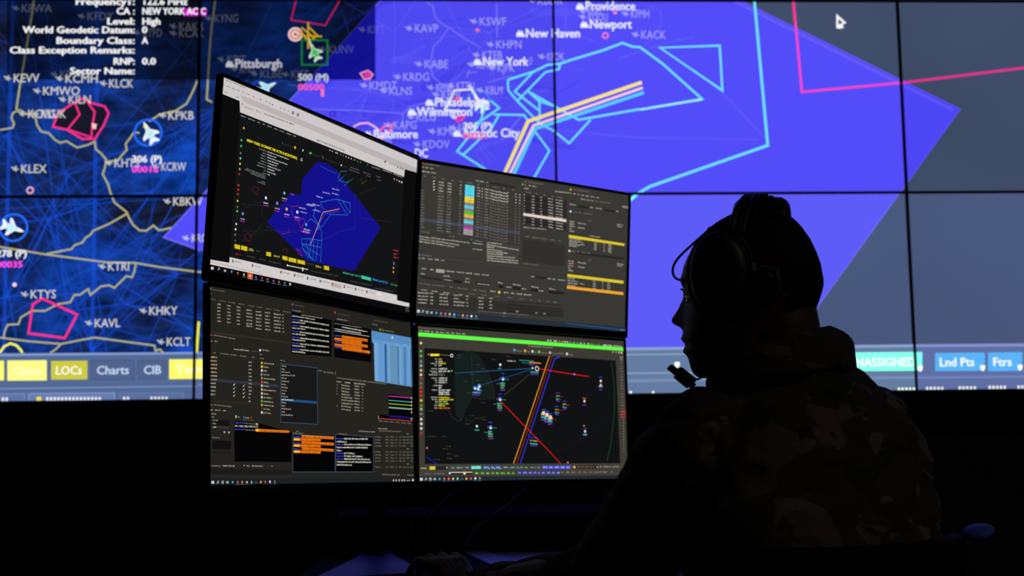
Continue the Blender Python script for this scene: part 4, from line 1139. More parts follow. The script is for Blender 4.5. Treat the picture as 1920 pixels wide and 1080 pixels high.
P 217 5.2 331.5 8 331.1 8.2 333.1 5.4 333.5
P 217 8.6 331 11.3 330.6 11.5 332.6 8.8 333
R 127 24.3 329.1 1.6 0.6
L 127 0.6 22.7 330.6 21.2 332.3
P 218 36 328.9 41.1 328.1 41.5 331.7 36.4 332.5
P 219 37.4 328.7 38.9 328.5 39 329.9 37.6 330.1
C 220 55 329.6 2
C 221 55.5 328.9 0.8
C 222 70.4 329.7 2
C 223 70.9 329 0.8
C 224 85.9 329.8 2.1
C 225 86.4 329.1 0.8
P 226 82.4 334.1 90.7 332.8 90.8 333.4 82.5 334.7
C 227 101.3 329.5 2.1
C 228 101.9 328.8 0.8
P 226 97.8 333.8 106.2 332.6 106.3 333.2 97.9 334.4
C 229 116.7 329.9 2.1
C 230 117.2 329.2 0.8
P 226 113.1 334.2 121.6 333 121.7 333.6 113.2 334.9
C 231 132.2 329.5 2.1
C 232 132.7 328.8 0.8
P 226 128.6 333.8 137.2 332.5 137.2 333.2 128.6 334.5
C 233 147.2 329.3 2.1
C 234 147.8 328.6 0.9
P 226 143.6 333.7 152.3 332.4 152.4 333.1 143.6 334.3
C 235 163.5 329.5 2.1
C 236 164.1 328.7 0.9
P 226 159.8 333.9 168.6 332.6 168.7 333.2 159.8 334.5
C 237 178 329.1 2.1
C 238 178.5 328.3 0.9
P 226 174.2 333.5 183.1 332.2 183.2 332.8 174.2 334.1
C 239 193.6 328.7 2.1
C 240 194.2 328 0.8
P 226 189.7 333.2 198.8 331.8 198.9 332.5 189.8 333.8
R 45 208.8 328.6 2 1.1
S 241 579 326.2 593.4 325.8 2.9
S 241 579.4 331.1 593.8 330.8 3
"""
DATA_LL = """
P 242 -1 0.9 599.3 -1.8 595.7 337.1 1 335.3
S 243 8 7.5 39.6 7 2.7
S 244 2.4 14.8 7.5 14.7 2.4
P 245 2.9 3.6 5.2 3.3 5.2 7 2.9 7.3
S 246 1.8 24.2 16 24.3 2.5
S 246 23.7 24.3 41 24.4 2.5
S 246 46.8 24.4 64.4 24.4 2.5
S 246 71.3 24.5 88.7 24.5 2.5
S 246 97.4 24.6 112.7 24.6 2.5
S 246 118.9 24.6 134.5 24.7 2.6
S 246 142.3 24.7 158.2 24.8 2.6
S 246 164.6 24.8 182.4 24.8 2.6
S 246 190.5 24.9 212 24.9 2.6
S 247 20.2 31.5 28.8 31.2 3.1
S 247 43.9 30.8 52.6 30.6 3.1
S 247 68 31 77.5 30.7 3.1
S 247 92.2 33.3 107.5 32.9 3.2
S 247 116.7 33.5 131.6 33.1 3.2
S 247 140.7 32.6 154.9 32.2 3.2
S 247 164.5 32.6 182.9 32.1 3.3
S 247 187.8 31.8 191.7 31.7 3.3
S 247 20.2 37.3 28.8 37.1 3.1
S 247 43.9 36.7 52.6 36.5 3.1
S 247 67.9 36.9 77.5 36.7 3.2
S 247 92.2 39.3 107.4 38.9 3.2
S 247 116.6 39.6 131.5 39.2 3.2
S 247 140.6 38.8 154.8 38.4 3.2
S 247 164.4 38.8 182.8 38.3 3.3
S 247 187.7 38.1 191.6 38 3.3
S 247 20.2 43.2 28.8 43 3.1
S 247 43.8 42.6 52.6 42.4 3.1
S 247 67.9 42.9 77.4 42.7 3.1
S 247 92.2 45.3 107.4 45 3.2
S 247 116.6 45.7 131.5 45.4 3.2
S 247 140.5 44.9 154.8 44.6 3.2
S 247 164.3 45 182.7 44.6 3.3
S 247 187.6 44.3 191.5 44.2 3.3
S 247 20.2 49 28.8 48.8 3.1
S 247 43.8 48.5 52.6 48.3 3.1
S 247 67.9 48.9 77.4 48.7 3.1
S 247 92.1 51.3 107.3 51 3.2
S 247 116.5 51.8 131.4 51.5 3.2
S 247 140.5 51 154.7 50.7 3.3
S 247 164.3 51.2 182.6 50.8 3.2
S 247 187.5 50.6 191.4 50.5 3.3
S 247 20.2 54.9 28.8 54.7 3
S 247 43.8 54.4 52.6 54.3 3.1
S 247 67.9 54.8 77.4 54.6 3.2
S 247 92.1 57.4 107.3 57.1 3.1
S 247 116.5 57.8 131.3 57.6 3.2
S 247 140.4 57.2 154.6 56.9 3.2
S 247 164.2 57.4 182.6 57 3.2
S 247 187.4 56.8 191.4 56.8 3.3
S 247 20.2 60.7 28.8 60.5 3.1
S 247 43.8 60.3 52.5 60.2 3.1
S 247 67.8 60.8 77.3 60.6 3.1
S 247 92 61.7 107.2 61.4 3.1
S 247 116.4 63.9 131.3 63.7 3.2
S 247 140.4 63.3 154.6 63.1 3.2
S 247 164.1 63.6 182.5 63.3 3.2
S 247 187.3 63.1 191.3 63 3.2
P 248 1 79 209.4 78.7 209.4 81.9 1 82
S 244 11.4 85.5 64.2 87.4 2.6
S 247 1.9 96.1 8.1 96.1 2.4
S 247 13.1 95.7 20.8 95.6 2.4
C 249 5.2 85.3 1.6
S 250 60.3 105.7 98.4 105.3 2.9
S 251 104.5 105.4 125.9 105 2.6
S 244 10.9 115.5 15.9 115.5 2.6
S 244 26.4 115.6 47.1 115.7 2.6
S 244 50.9 115.7 68.5 115.8 2.7
S 244 74.4 115.9 92.3 116 2.6
S 244 105.9 116 112 116.1 2.8
P 252 1.1 158.4 95 158.7 175.7 159.2 175.6 164.6 95 163.9 1.1 163.3
S 253 1.4 123.9 19.3 123.3 3.4
S 254 9.5 123.7 18.8 123.4 3.4
S 253 1.4 130.2 19.3 129.7 3.4
S 254 9.5 130 18.8 129.7 3.4
S 253 1.4 136.5 19.3 136.1 3.4
S 254 9.5 136.4 18.8 136.1 3.4
S 253 1.4 142.9 19.3 142.4 3.4
S 254 9.5 142.7 18.8 142.5 3.4
S 253 1.4 149.2 19.3 148.8 3.4
S 254 9.5 149 18.8 148.8 3.4
S 253 1.4 155.4 19.3 155.1 3.4
S 254 9.5 155.3 18.8 155.1 3.4
S 247 1.4 161.7 19.3 161.4 3.4
S 247 1.4 168 15.9 168 3.4
S 247 1.4 174.3 15.9 174.3 3.4
S 247 1.4 180.6 15.9 180.6 3.3
S 247 1.4 186.8 15.9 186.9 3.4
S 247 96.7 125.7 104.9 125.5 3.4
S 247 96.7 132 104.9 131.8 3.3
S 247 96.6 138.2 104.8 138.1 3.4
S 247 96.6 144.5 104.8 144.4 3.3
S 247 96.6 150.7 104.7 150.6 3.3
S 247 96.5 157 104.7 156.9 3.3
S 247 96.5 163.2 104.6 163.1 3.3
S 247 96.4 169.4 104.6 169.4 3.3
S 247 96.4 175.6 104.5 175.6 3.3
S 247 96.3 181.8 102.1 182 3.3
S 247 96.3 188 102 188.2 3.3
S 247 96.3 194.2 102 194.4 3.3
L 255 0.9 58 166 59.4 167.4 62.4 164.1
L 255 0.8 82.1 166.7 83.6 168.1 86.6 164.8
L 255 0.8 58 172.4 59.4 173.7 62.4 170.5
L 255 0.8 82.1 173.1 83.5 174.4 86.5 171.2
L 255 0.8 57.9 178.7 59.4 180 62.3 176.8
L 255 0.8 82 179.5 83.5 180.8 86.5 177.6
L 255 0.8 57.9 185 59.4 186.3 62.3 183.1
L 255 0.9 82 185.8 83.5 187.2 86.5 184
P 256 213 22 331.3 25.6 328.4 97.2 210.7 99.8
P 257 214.6 6.2 218 5.9 217.9 9.4 214.6 9.8
S 258 222.3 9.4 251.1 9.2 2.4
S 259 221.1 20.2 240.7 19.8 2.7
P 260 216.1 16.8 218.8 16.5 218.7 20 216 20.3
C 261 246.8 18.7 1.1
S 262 240.5 26.1 303.2 25.7 2
S 263 214.2 30.7 279.1 31 3.1
S 264 214.1 37.4 235.9 36.9 3.3
S 265 236.9 37.2 322.7 37.8 3.8
S 265 214 42.5 252.5 41.2 3.3
S 264 213.9 48.4 235.7 48 3.3
S 265 236.7 48.3 322.4 48.4 3.8
S 265 213.8 53.5 252.3 52.3 3.3
S 264 213.7 59.3 235.5 59 3.3
S 265 236.5 59.3 322.1 59 3.8
S 265 213.6 64.4 252.1 63.5 3.3
S 264 213.5 70.2 235.3 70 3.4
S 265 236.3 70.4 321.9 69.6 3.8
S 265 213.5 75.3 251.9 74.5 3.3
S 264 213.4 81.2 235.1 81 3.3
S 265 236.1 81.4 321.6 80.1 3.8
S 265 213.3 86.2 251.7 85.6 3.3
S 264 213.2 92.1 234.9 92 3.3
S 265 235.9 92.4 321.3 90.7 3.7
S 265 213.1 97.1 251.4 96.7 3.3
P 266 336.8 25 456.8 31.3 455.9 98.3 336.7 97.5
P 257 339.8 7.9 342.8 7.6 342.7 11.3 339.7 11.6
S 258 350.8 11.8 388.2 12 2.6
S 259 346.8 22.3 378.5 22.5 2.8
C 261 383.4 21 1.2
S 267 339.2 31.7 426.1 31.9 2.1
S 268 361.9 37.1 445.4 38.4 3.3
S 268 338.9 42.9 423.7 43.6 3.2
L 268 0.7 338.8 45.6 451.1 46.3
S 264 339.3 56.2 359.2 55.3 3.5
P 269 361.5 52.3 444.2 52.3 444 57.6 361.3 57.5
S 270 362.8 56.6 442.4 56.5 3.3
P 269 338.5 58.6 424.4 58.4 424.2 63.6 338.3 63.7
S 271 339.8 62.9 422.7 62.6 3.2
S 264 339 67.8 358.8 67 3.5
P 269 361.1 64 443.7 64.3 443.5 69.6 361 69.1
S 270 362.5 68.3 442 68.5 3.3
P 269 338.2 70.2 424 70.3 423.8 75.5 338 75.3
S 271 339.5 74.5 422.3 74.5 3.2
S 264 338.6 79.4 358.5 78.6 3.5
P 269 360.8 75.7 451.2 75.7 451 81 360.7 80.8
S 270 362.2 80 441.6 80.5 3.2
S 258 466.3 12.1 515.3 13.2 2.7
S 244 460 20.8 478.1 21.4 2.9
C 132 487.9 28.7 2.5
C 261 496.1 28.7 2
S 272 498.1 29.7 535.5 30.1 2.7
P 273 457.5 33.7 597.5 35.3 597.2 139.8 465.7 135.2 464.5 59.6 458.3 56.5
P 274 465.4 56.7 478.7 56.3 477.3 134.7 464.9 134.2
P 275 501.1 57 508.5 57.1 506.9 135.8 500.3 135.5
P 276 513.4 57.1 519.7 57.3 518 136.2 512.6 135.9
P 277 519.7 57.2 547 55.6 545.1 137.1 518.8 136.1
P 278 546.9 57.4 551.1 57.8 549.3 137.3 545.9 137.1
P 279 553.3 57.5 560.5 57.6 558.6 137.6 552.2 137.3
P 280 568.2 57.6 577.7 57.5 575.6 138.2 567.1 137.8
P 281 584.6 57.7 592 57.9 589.9 138.7 583.4 138.4
P 282 592 57.8 599.5 57.9 597.3 139 590.7 138.7
P 283 457.5 33.7 597.5 35.3 597.6 51.7 458.5 50.5
C 284 528.7 41.6 2.5
C 284 530.9 38.9 1.3
C 284 547 56.1 1.5
C 284 572.8 52.6 1.3
S 247 132.2 101 150.9 101.6 3
P 285 124.1 99.2 128.5 98.8 128.4 102.6 124.1 103
S 244 124.3 109.5 130.5 109.7 2.6
S 244 125.2 116.4 138.2 116.3 2.6
P 286 128.2 121.3 132.6 121 132.5 125.2 128.2 125.5
S 247 135 124.6 161.7 124.5 3
P 287 128.2 128.1 132.5 127.8 132.5 132 128.1 132.3
S 247 135 131.4 149 131.4 3
P 288 128.1 134.9 132.4 134.6 132.4 138.8 128.1 139.1
S 247 134.9 138.2 144.2 138.2 3
P 289 128 141.7 132.4 141.4 132.3 145.6 128 145.9
S 247 134.8 145 150.4 145.1 3
P 290 128 148.5 132.3 148.2 132.3 152.4 127.9 152.7
S 247 134.7 151.8 166.2 152 3
P 291 127.9 155.3 132.2 155 132.2 159.2 127.9 159.5
S 247 134.7 158.6 147.1 158.8 3
P 292 127.8 162 132.2 161.8 132.1 166 127.8 166.2
S 247 134.6 165.4 148.6 165.6 3
P 293 127.8 168.8 132.1 168.6 132.1 172.8 127.7 173
S 247 134.5 172.2 167.5 172.7 3
P 292 127.7 175.6 132 175.3 132 179.5 127.7 179.7
S 247 134.5 179 148.5 179.2 2.9
P 292 127.6 182.3 132 182.1 131.9 186.3 127.6 186.5
S 247 134.4 185.7 157.8 186.2 3
P 294 127.6 189 131.9 188.8 131.9 193 127.5 193.2
S 247 134.3 192.5 159.3 193.1 2.9
P 295 127.5 195.8 131.8 195.6 131.8 199.8 127.5 200
S 247 134.3 199.2 160.8 199.9 3
P 135 127.4 202.5 131.8 202.3 131.7 206.5 127.4 206.7
S 247 134.2 206 151.3 206.5 2.9
P 296 127.4 209.2 131.7 209.1 131.7 213.2 127.3 213.4
S 247 134.1 212.7 152.8 213.3 2.9
C 297 128.6 144.5 1.9
S 244 179.5 116 192.4 116.5 2.5
P 298 180 121.3 283.3 121.6 282.7 227.4 179.5 226.6
P 299 180.4 184 281.2 184.7 281.1 188.9 180.4 188.5
L 300 0.9 180 121.3 283.3 121.6 282.7 227.4 179.5 226.6 180 121.3
S 247 182.5 125.9 195.5 126.3 3
S 247 182.5 131.4 192.2 132.1 3.1
S 247 182.4 137 206.8 136.7 3
S 247 182.3 142.6 220 141.5 3
S 247 182.2 148.1 198.4 148.4 3
S 247 182.2 153.7 203.3 153.7 3
S 247 182.1 159.2 196.6 159.7 3
S 247 182 164.8 199.8 165.1 3
S 247 181.9 170.3 196.5 170.8 3
S 247 181.8 175.8 193.1 176.6 3
S 247 181.8 181.4 199.6 181.8 3
S 285 181.7 186.9 214.2 186.7 3
S 247 181.6 192.4 196.1 193 3
S 247 181.5 197.9 191.2 198.8 3
S 247 181.4 203.4 207.4 203.7 3
S 247 181.4 208.9 191 209.8 3
S 247 181.3 214.4 212.1 214.6 3
S 244 286 127.1 299 127.5 2.7
S 244 302.5 129.3 332.9 129.4 3.2
P 244 338.1 124.7 339.2 124.6 339.1 130.8 338 130.9
S 244 341.8 137.5 503.8 140.2 2.7
S 301 341.6 145 355.5 145.1 3
S 301 367.3 145.1 384.1 145.2 3
S 301 396.2 145.2 433.8 145.3 3
S 247 356.1 150.6 382 151.9 3.2
S 247 397.1 150.3 413.5 150.8 3.3
S 244 421.2 150.4 425.1 150.4 3.1
P 244 341.8 149.4 344 149.2 344 151.1 341.8 151.2
S 247 355.9 156.5 381.8 157.8 3.2
S 247 396.9 156.3 413.3 156.8 3.3
S 244 421 156.4 424.9 156.4 3.1
P 244 341.7 155.2 343.9 155.1 343.8 156.9 341.6 157
S 247 355.7 162.3 379.8 163.8 3.2
S 247 396.8 162.2 413.1 162.8 3.3
S 244 420.8 162.4 424.7 162.4 3
P 244 341.5 161 343.7 160.9 343.6 162.7 341.5 162.8
S 247 355.6 168.2 383.3 169.5 3.2
S 247 396.6 168.2 412.9 168.8 3.2
S 244 420.6 168.4 424.5 168.4 3
P 244 341.3 166.8 343.5 166.7 343.5 168.6 341.3 168.7
S 247 355.4 174 390.7 175.1 3.2
S 247 396.4 174.1 412.7 174.7 3.3
S 244 420.4 174.4 427.4 174.3 3
S 247 355.2 179.8 396.2 180.7 3.2
S 247 396.2 180 412.5 180.7 3.3
S 244 420.2 180.3 424 180.4 3.1
S 247 355 185.7 392.2 186.8 3.2
S 247 396 185.9 412.3 186.6 3.3
S 244 420 186.3 423.8 186.4 3.1
S 247 354.9 191.5 386.4 192.9 3.2
S 247 395.8 191.9 412.1 192.6 3.2
S 244 419.8 192.3 423.6 192.4 3
P 244 340.7 190.1 342.9 190 342.8 191.8 340.7 191.9
S 247 354.7 197.3 384.3 198.9 3.2
S 247 395.6 197.8 411.9 198.5 3.2
S 244 419.6 198.2 423.4 198.3 3.1
P 302 510.4 159.2 595.7 162.3 595.4 212 470 210 473.1 201.6 509.4 202.7
L 303 1.3 511.1 163.5 594.3 163.4
L 304 1.2 510.7 172 593.9 172.1
L 305 1.2 510.4 178.8 593.6 179.1
L 306 1.2 510.1 185.8 593.2 186.3
L 307 1.2 510.1 187.3 593.1 187.8
L 308 3.4 509.4 204.4 594.9 205.3
L 309 1.2 474 209.9 593.3 211.6
L 310 1.2 473 204 474.7 211.1
C 311 592.1 163.8 2.2
C 311 591.7 171.7 2.3
C 311 591.4 178.7 2.2
C 311 591 186.2 2.2
C 311 590.7 193.6 2.2
C 311 590 207.2 2.3
S 244 474.5 215.8 488.5 216.6 2.9
S 244 493.8 216.2 508 216.9 2.8
S 244 513.4 216.5 527.7 217.3 2.9
S 244 533.2 216.9 547.8 217.7 2.9
S 244 553.2 217.2 568 218 3
S 244 573.6 217.6 588.6 218.4 3
P 312 1.2 195.8 118.9 195.3 118.9 197.4 1.2 197.8
S 244 10.9 203.7 53.5 205.5 2.6
C 249 4.8 203.5 1.6
S 247 2.6 212.7 8.1 212.9 2.6
S 247 13.1 212.7 27.2 212.6 2.6
S 247 32 212.6 40 212.7 2.6
S 247 3.9 218.8 16.5 219.4 2.6
S 247 5.9 224.1 10.9 224.3 2.4
P 121 6.7 227.6 47.7 227.9 47.6 237.3 6.7 236.9
S 247 7.6 229.6 20.7 230 2.6
S 247 7.6 235.1 15.1 235.5 2.6
P 313 7.6 238.5 46.2 238.4 46.2 242 7.6 242.2
S 314 7.6 241 15.1 241.2 2.6
R 315 35.3 248.1 1.4 0.8
R 315 46.2 248.2 1.4 0.8
S 244 6.7 258.4 24.9 258.8 2.6
P 316 6.7 262.1 51 262.7 50.9 277.3 6.7 276.9
P 317 6.7 279.8 50.9 279.9 50.9 285.1 6.7 285.1
P 302 59.2 228.3 121.7 230.1 208.3 244.6 206.5 297.9 59.5 297.3
P 318 62.1 218.7 64.5 218.6 64.5 223.3 62.1 223.4
S 247 68 222.4 72.6 222.6 2.6
P 319 81.8 219 84.2 219 84.1 223.5 81.8 223.5
S 247 87.1 222.9 96 223.1 2.7
C 320 101.2 221.4 1.5
L 244 0.4 81.2 225.2 108 225.7
S 321 60.6 232.7 86.2 232.4 3.1
S 322 87.3 232.8 111 232.9 2.4
S 323 112.5 233.7 120.4 233.8 3.7
T 324 60.6 238.4 3.2 0.6 58|N1 / N2 / N2 / N4 N / U
S 321 60.6 243.6 86.1 243.6 3.1
S 322 87.3 243.8 110.9 244 2.4
P 269 111.9 240.3 200.9 241.4 200.8 245.4 111.8 245.2
S 271 113.9 244.1 199.5 245 2.5
P 325 112.5 240.5 121 240.5 120.9 245 112.4 244.8
P 326 211.6 247.7 333.3 250.2 331.5 315.8 210.4 315.3
L 327 0.9 211.6 247.7 333.3 250.2 331.5 315.8 210.4 315.3 211.6 247.7
P 326 335.2 245 454.3 247.7 451.8 316.3 333.3 315.8
L 327 0.9 335.2 245 454.3 247.7 451.8 316.3 333.3 315.8 335.2 245
S 244 219.9 242.6 227.5 242.9 2.4
S 244 211.6 246.2 239.7 246.5 2.2
S 328 344.3 244.1 369.9 244.9 2.5
S 321 213.7 253.5 233.6 253.7 3.4
P 269 235.7 248.7 329 249.8 328.9 254.7 235.6 253.5
S 271 236.9 252.8 327.4 254.1 3.2
P 269 213.1 254.3 290 255 289.9 259.4 213 259.1
S 329 230.2 258.3 288.5 259 3
P 330 213.7 255 228.2 255.1 228.2 258.8 213.7 258.6
S 321 213.6 264.5 233.4 264.8 3.4
P 269 235.5 259.8 328.7 261.3 328.5 266.3 235.4 264.6
S 271 236.7 263.9 327.1 265.6 3.3
P 269 212.9 265.4 289.8 266.4 289.7 270.8 212.8 270.1
S 329 230 269.4 288.3 270.4 3
P 330 213.5 266 228 266.2 228 269.9 213.5 269.6
S 321 213.4 275.5 233.2 275.9 3.4
P 269 235.2 270.9 328.4 272.9 328.2 277.8 235.2 275.7
S 271 236.5 275 326.8 277.1 3.3
P 269 212.7 276.4 289.5 277.7 289.4 282.1 212.6 281.1
S 329 229.8 280.5 288 281.7 3
P 330 213.3 277 227.8 277.3 227.8 280.9 213.3 280.6
S 321 337.5 254.4 358.6 254.2 3.3
S 331 360.4 254.2 435.8 253.5 3.8
S 331 337.3 260.1 367.6 260.3 3.8
S 321 337.2 265.4 358.2 265.3 3.3
S 331 360.1 265.3 447 264.7 3.8
S 331 337 271.1 435.2 270.5 3.8
S 331 336.9 276.6 352.4 277.1 3.8
S 321 336.7 281.8 357.7 281.9 3.4
S 331 359.6 281.8 392.9 282.3 3.9
S 321 336.6 287.3 357.6 287.4 3.3
S 331 359.4 287.4 419.2 287.7 3.8
S 321 336.4 292.8 357.4 292.9 3.3
S 331 359.3 292.9 442.1 293.2 3.8
S 331 336.3 298.4 445.8 298.9 3.8
S 331 336.1 303.9 382.8 304.6 3.8
S 332 569.1 239.8 579.4 240 3.1
S 332 459.4 248.2 479.3 248.3 3.1
S 332 495.4 247.5 505.5 247.8 3.1
S 332 511.7 247.1 524.8 247.4 3.2
S 332 530.2 246.8 534.3 247.2 3.1
S 332 542.7 246.5 551.1 246.8 3.2
S 332 555.3 246.3 566.3 246.5 3.1
S 332 568.9 246 579.1 246.3 3.2
S 332 583 245.7 592.5 246 3.2
S 332 459.2 254.2 479 254.3 3
S 332 495.1 253.5 505.3 253.8 3.1
S 332 511.4 253.3 524.5 253.5 3.1
S 332 529.9 252.9 534.1 253.3 3.1
S 332 542.4 252.7 550.8 253 3.1
S 332 555 252.5 566 252.8 3.1
S 332 568.6 252.2 578.8 252.5 3.2
S 332 582.7 252 592.1 252.3 3.2
S 332 459 260.2 478.8 260.3 3
S 332 494.9 259.6 505 259.9 3.1
S 332 511.1 259.4 524.3 259.6 3.1
S 332 529.7 259.1 533.8 259.5 3.1
S 332 542.1 258.9 550.5 259.2 3.1
S 332 554.7 258.7 565.7 259 3.1
S 332 568.3 258.4 578.5 258.8 3.2
S 332 582.4 258.2 591.8 258.6 3.2
S 332 458.7 266.2 478.5 266.4 3
S 332 494.6 265.7 504.7 266 3
S 332 510.9 265.4 524 265.7 3.1
S 332 529.4 265.2 533.5 265.6 3.1
S 332 541.9 265 550.2 265.4 3.2
S 332 554.4 264.8 565.4 265.2 3.2
S 332 582.1 264.5 591.5 264.8 3.1
S 332 567.7 270.9 577.9 271.2 3.1
S 332 458.3 278.1 478.1 278.4 3
S 332 494.1 277.8 504.2 278.1 3
S 332 510.4 277.6 523.5 278 3.1
S 332 528.9 277.4 533 277.9 3.1
S 332 541.3 277.3 549.7 277.7 3.1
S 332 553.9 277.2 564.8 277.6 3.1
S 332 567.4 277.1 577.6 277.5 3.1
S 332 581.5 276.9 590.9 277.3 3.2
S 332 458.1 284.1 477.8 284.4 3
S 332 493.9 283.8 504 284.2 3.1
S 332 510.1 283.7 523.2 284.1 3.1
S 332 528.6 283.5 532.7 284 3.2
S 332 541 283.5 549.4 283.9 3.1
S 332 553.6 283.4 564.5 283.8 3.1
S 332 567.1 283.3 577.3 283.7 3.1
S 332 581.2 283.2 590.6 283.6 3.1
S 332 457.8 290 477.6 290.4 3
S 332 493.6 289.8 503.7 290.2 3.1
S 332 509.9 289.7 522.9 290.2 3.1
S 332 528.3 289.6 532.4 290.1 3.2
S 332 540.8 289.6 549.1 290 3.1
S 332 553.3 289.5 564.3 289.9 3.2
S 332 566.8 289.4 577 289.9 3.2
S 332 580.9 289.4 590.3 289.8 3.1
S 332 457.6 296 477.4 296.4 3
S 332 493.4 295.9 503.5 296.3 3
S 332 509.6 295.8 522.7 296.2 3.1
S 332 528.1 295.7 532.2 296.2 3.2
S 332 540.5 295.7 548.8 296.2 3.1
S 332 553 295.7 564 296.1 3.1
S 332 580.6 295.6 590 296 3.2
S 332 566.2 301.8 576.4 302.3 3.1
S 332 457.2 307.8 476.9 308.3 3.1
S 332 492.9 307.9 503 308.4 3
S 332 509.1 307.9 522.1 308.4 3.1
S 332 527.5 307.9 531.6 308.4 3.1
S 332 539.9 307.9 548.3 308.4 3.2
S 332 552.5 308 563.4 308.5 3.1
S 332 565.9 308 576.1 308.5 3.1
S 332 580 308 589.4 308.5 3.1
S 247 405.6 238.1 461.8 238.6 2.5
S 247 470 231.3 502.1 231.5 2.7
S 244 473.8 236 547.4 235.6 2.6
S 244 2.6 305 24.8 305.8 2.6
S 247 29.9 305.4 58.3 305.9 3
P 244 80.7 303 83.7 303 83.6 305.1 80.7 305.1
S 247 88.1 305.5 96.4 305.9 2.6
S 247 101.4 305.7 129.2 306.1 3
P 244 151.7 303.8 154.8 303.8 154.8 305.5 151.7 305.5
P 333 1.3 309.1 206.2 311.7 206.1 319.1 1.3 317.9
L 334 0.5 1.3 321.8 207 324.1
S 244 480.3 322.5 541.3 323.9 2.8
S 244 567.7 324 592 324.7 2.9
P 335 1 325.3 595.7 329.6 596.1 339.3 1.3 336.1
P 217 3.7 329.4 6.5 329.4 6.5 331.3 3.7 331.3
P 217 7 329.4 9.8 329.4 9.8 331.4 7 331.3
P 217 3.7 331.7 6.5 331.7 6.5 333.7 3.7 333.6
P 217 7 331.7 9.8 331.8 9.8 333.7 7 333.7
R 127 19.2 331.1 1.6 0.6
L 127 0.6 17.5 332.2 15.9 333.6
R 45 29.8 331.6 2 0.8
P 218 38.6 329.9 43.7 330 43.6 333.5 38.6 333.5
P 219 40 329.9 41.4 330 41.4 331.3 40 331.3
C 336 53.6 331.9 2
C 337 54.2 331.3 0.8
C 338 66 332 2
C 339 66.6 331.4 0.8
P 226 62.2 335.6 70.3 335.7 70.3 336.3 62.2 336.1
C 340 77 332.1 2
C 341 77.6 331.5 0.9
P 226 73.2 335.7 81.4 335.8 81.4 336.4 73.2 336.3
C 342 88.8 332.3 2
C 343 89.4 331.7 0.8
P 226 84.9 335.8 93.2 336 93.2 336.6 84.9 336.5
C 344 100.3 332.4 2
C 345 100.9 331.8 0.8
P 226 96.4 336 104.8 336.1 104.8 336.7 96.4 336.6
P 346 108.7 332.7 115.3 332.8 115.3 333.4 108.7 333.3
C 347 123.8 332.5 2
C 348 124.4 331.9 0.8
P 226 119.8 336.1 128.3 336.2 128.3 336.8 119.8 336.7
C 349 135.3 332.4 2.1
C 350 136 331.8 0.8
P 226 131.3 336 139.9 336.2 139.9 336.8 131.3 336.7
C 45 147.3 332.1 2.1
C 351 148 331.5 0.8
P 226 143.3 335.8 151.9 335.9 151.9 336.5 143.3 336.4
C 158 159.8 332.1 2
C 123 160.4 331.4 0.9
P 226 155.7 335.7 164.4 335.8 164.4 336.5 155.7 336.4
P 352 516.6 331.5 519.9 331.6 519.7 335.6 516.5 335.5
P 352 526.1 331.6 529.4 331.6 529.2 335.7 525.9 335.6
P 352 536.4 331.7 539.7 331.7 539.5 335.8 536.2 335.8
P 352 546.4 331.8 549.7 331.8 549.5 335.9 546.2 335.9
P 352 554.7 331.9 558.1 331.9 557.9 336 554.5 336
S 137 563.8 335.1 577.4 335.2 2.4
P 138 584 331.7 589.5 331.7 589.3 335.9 583.8 335.8
"""
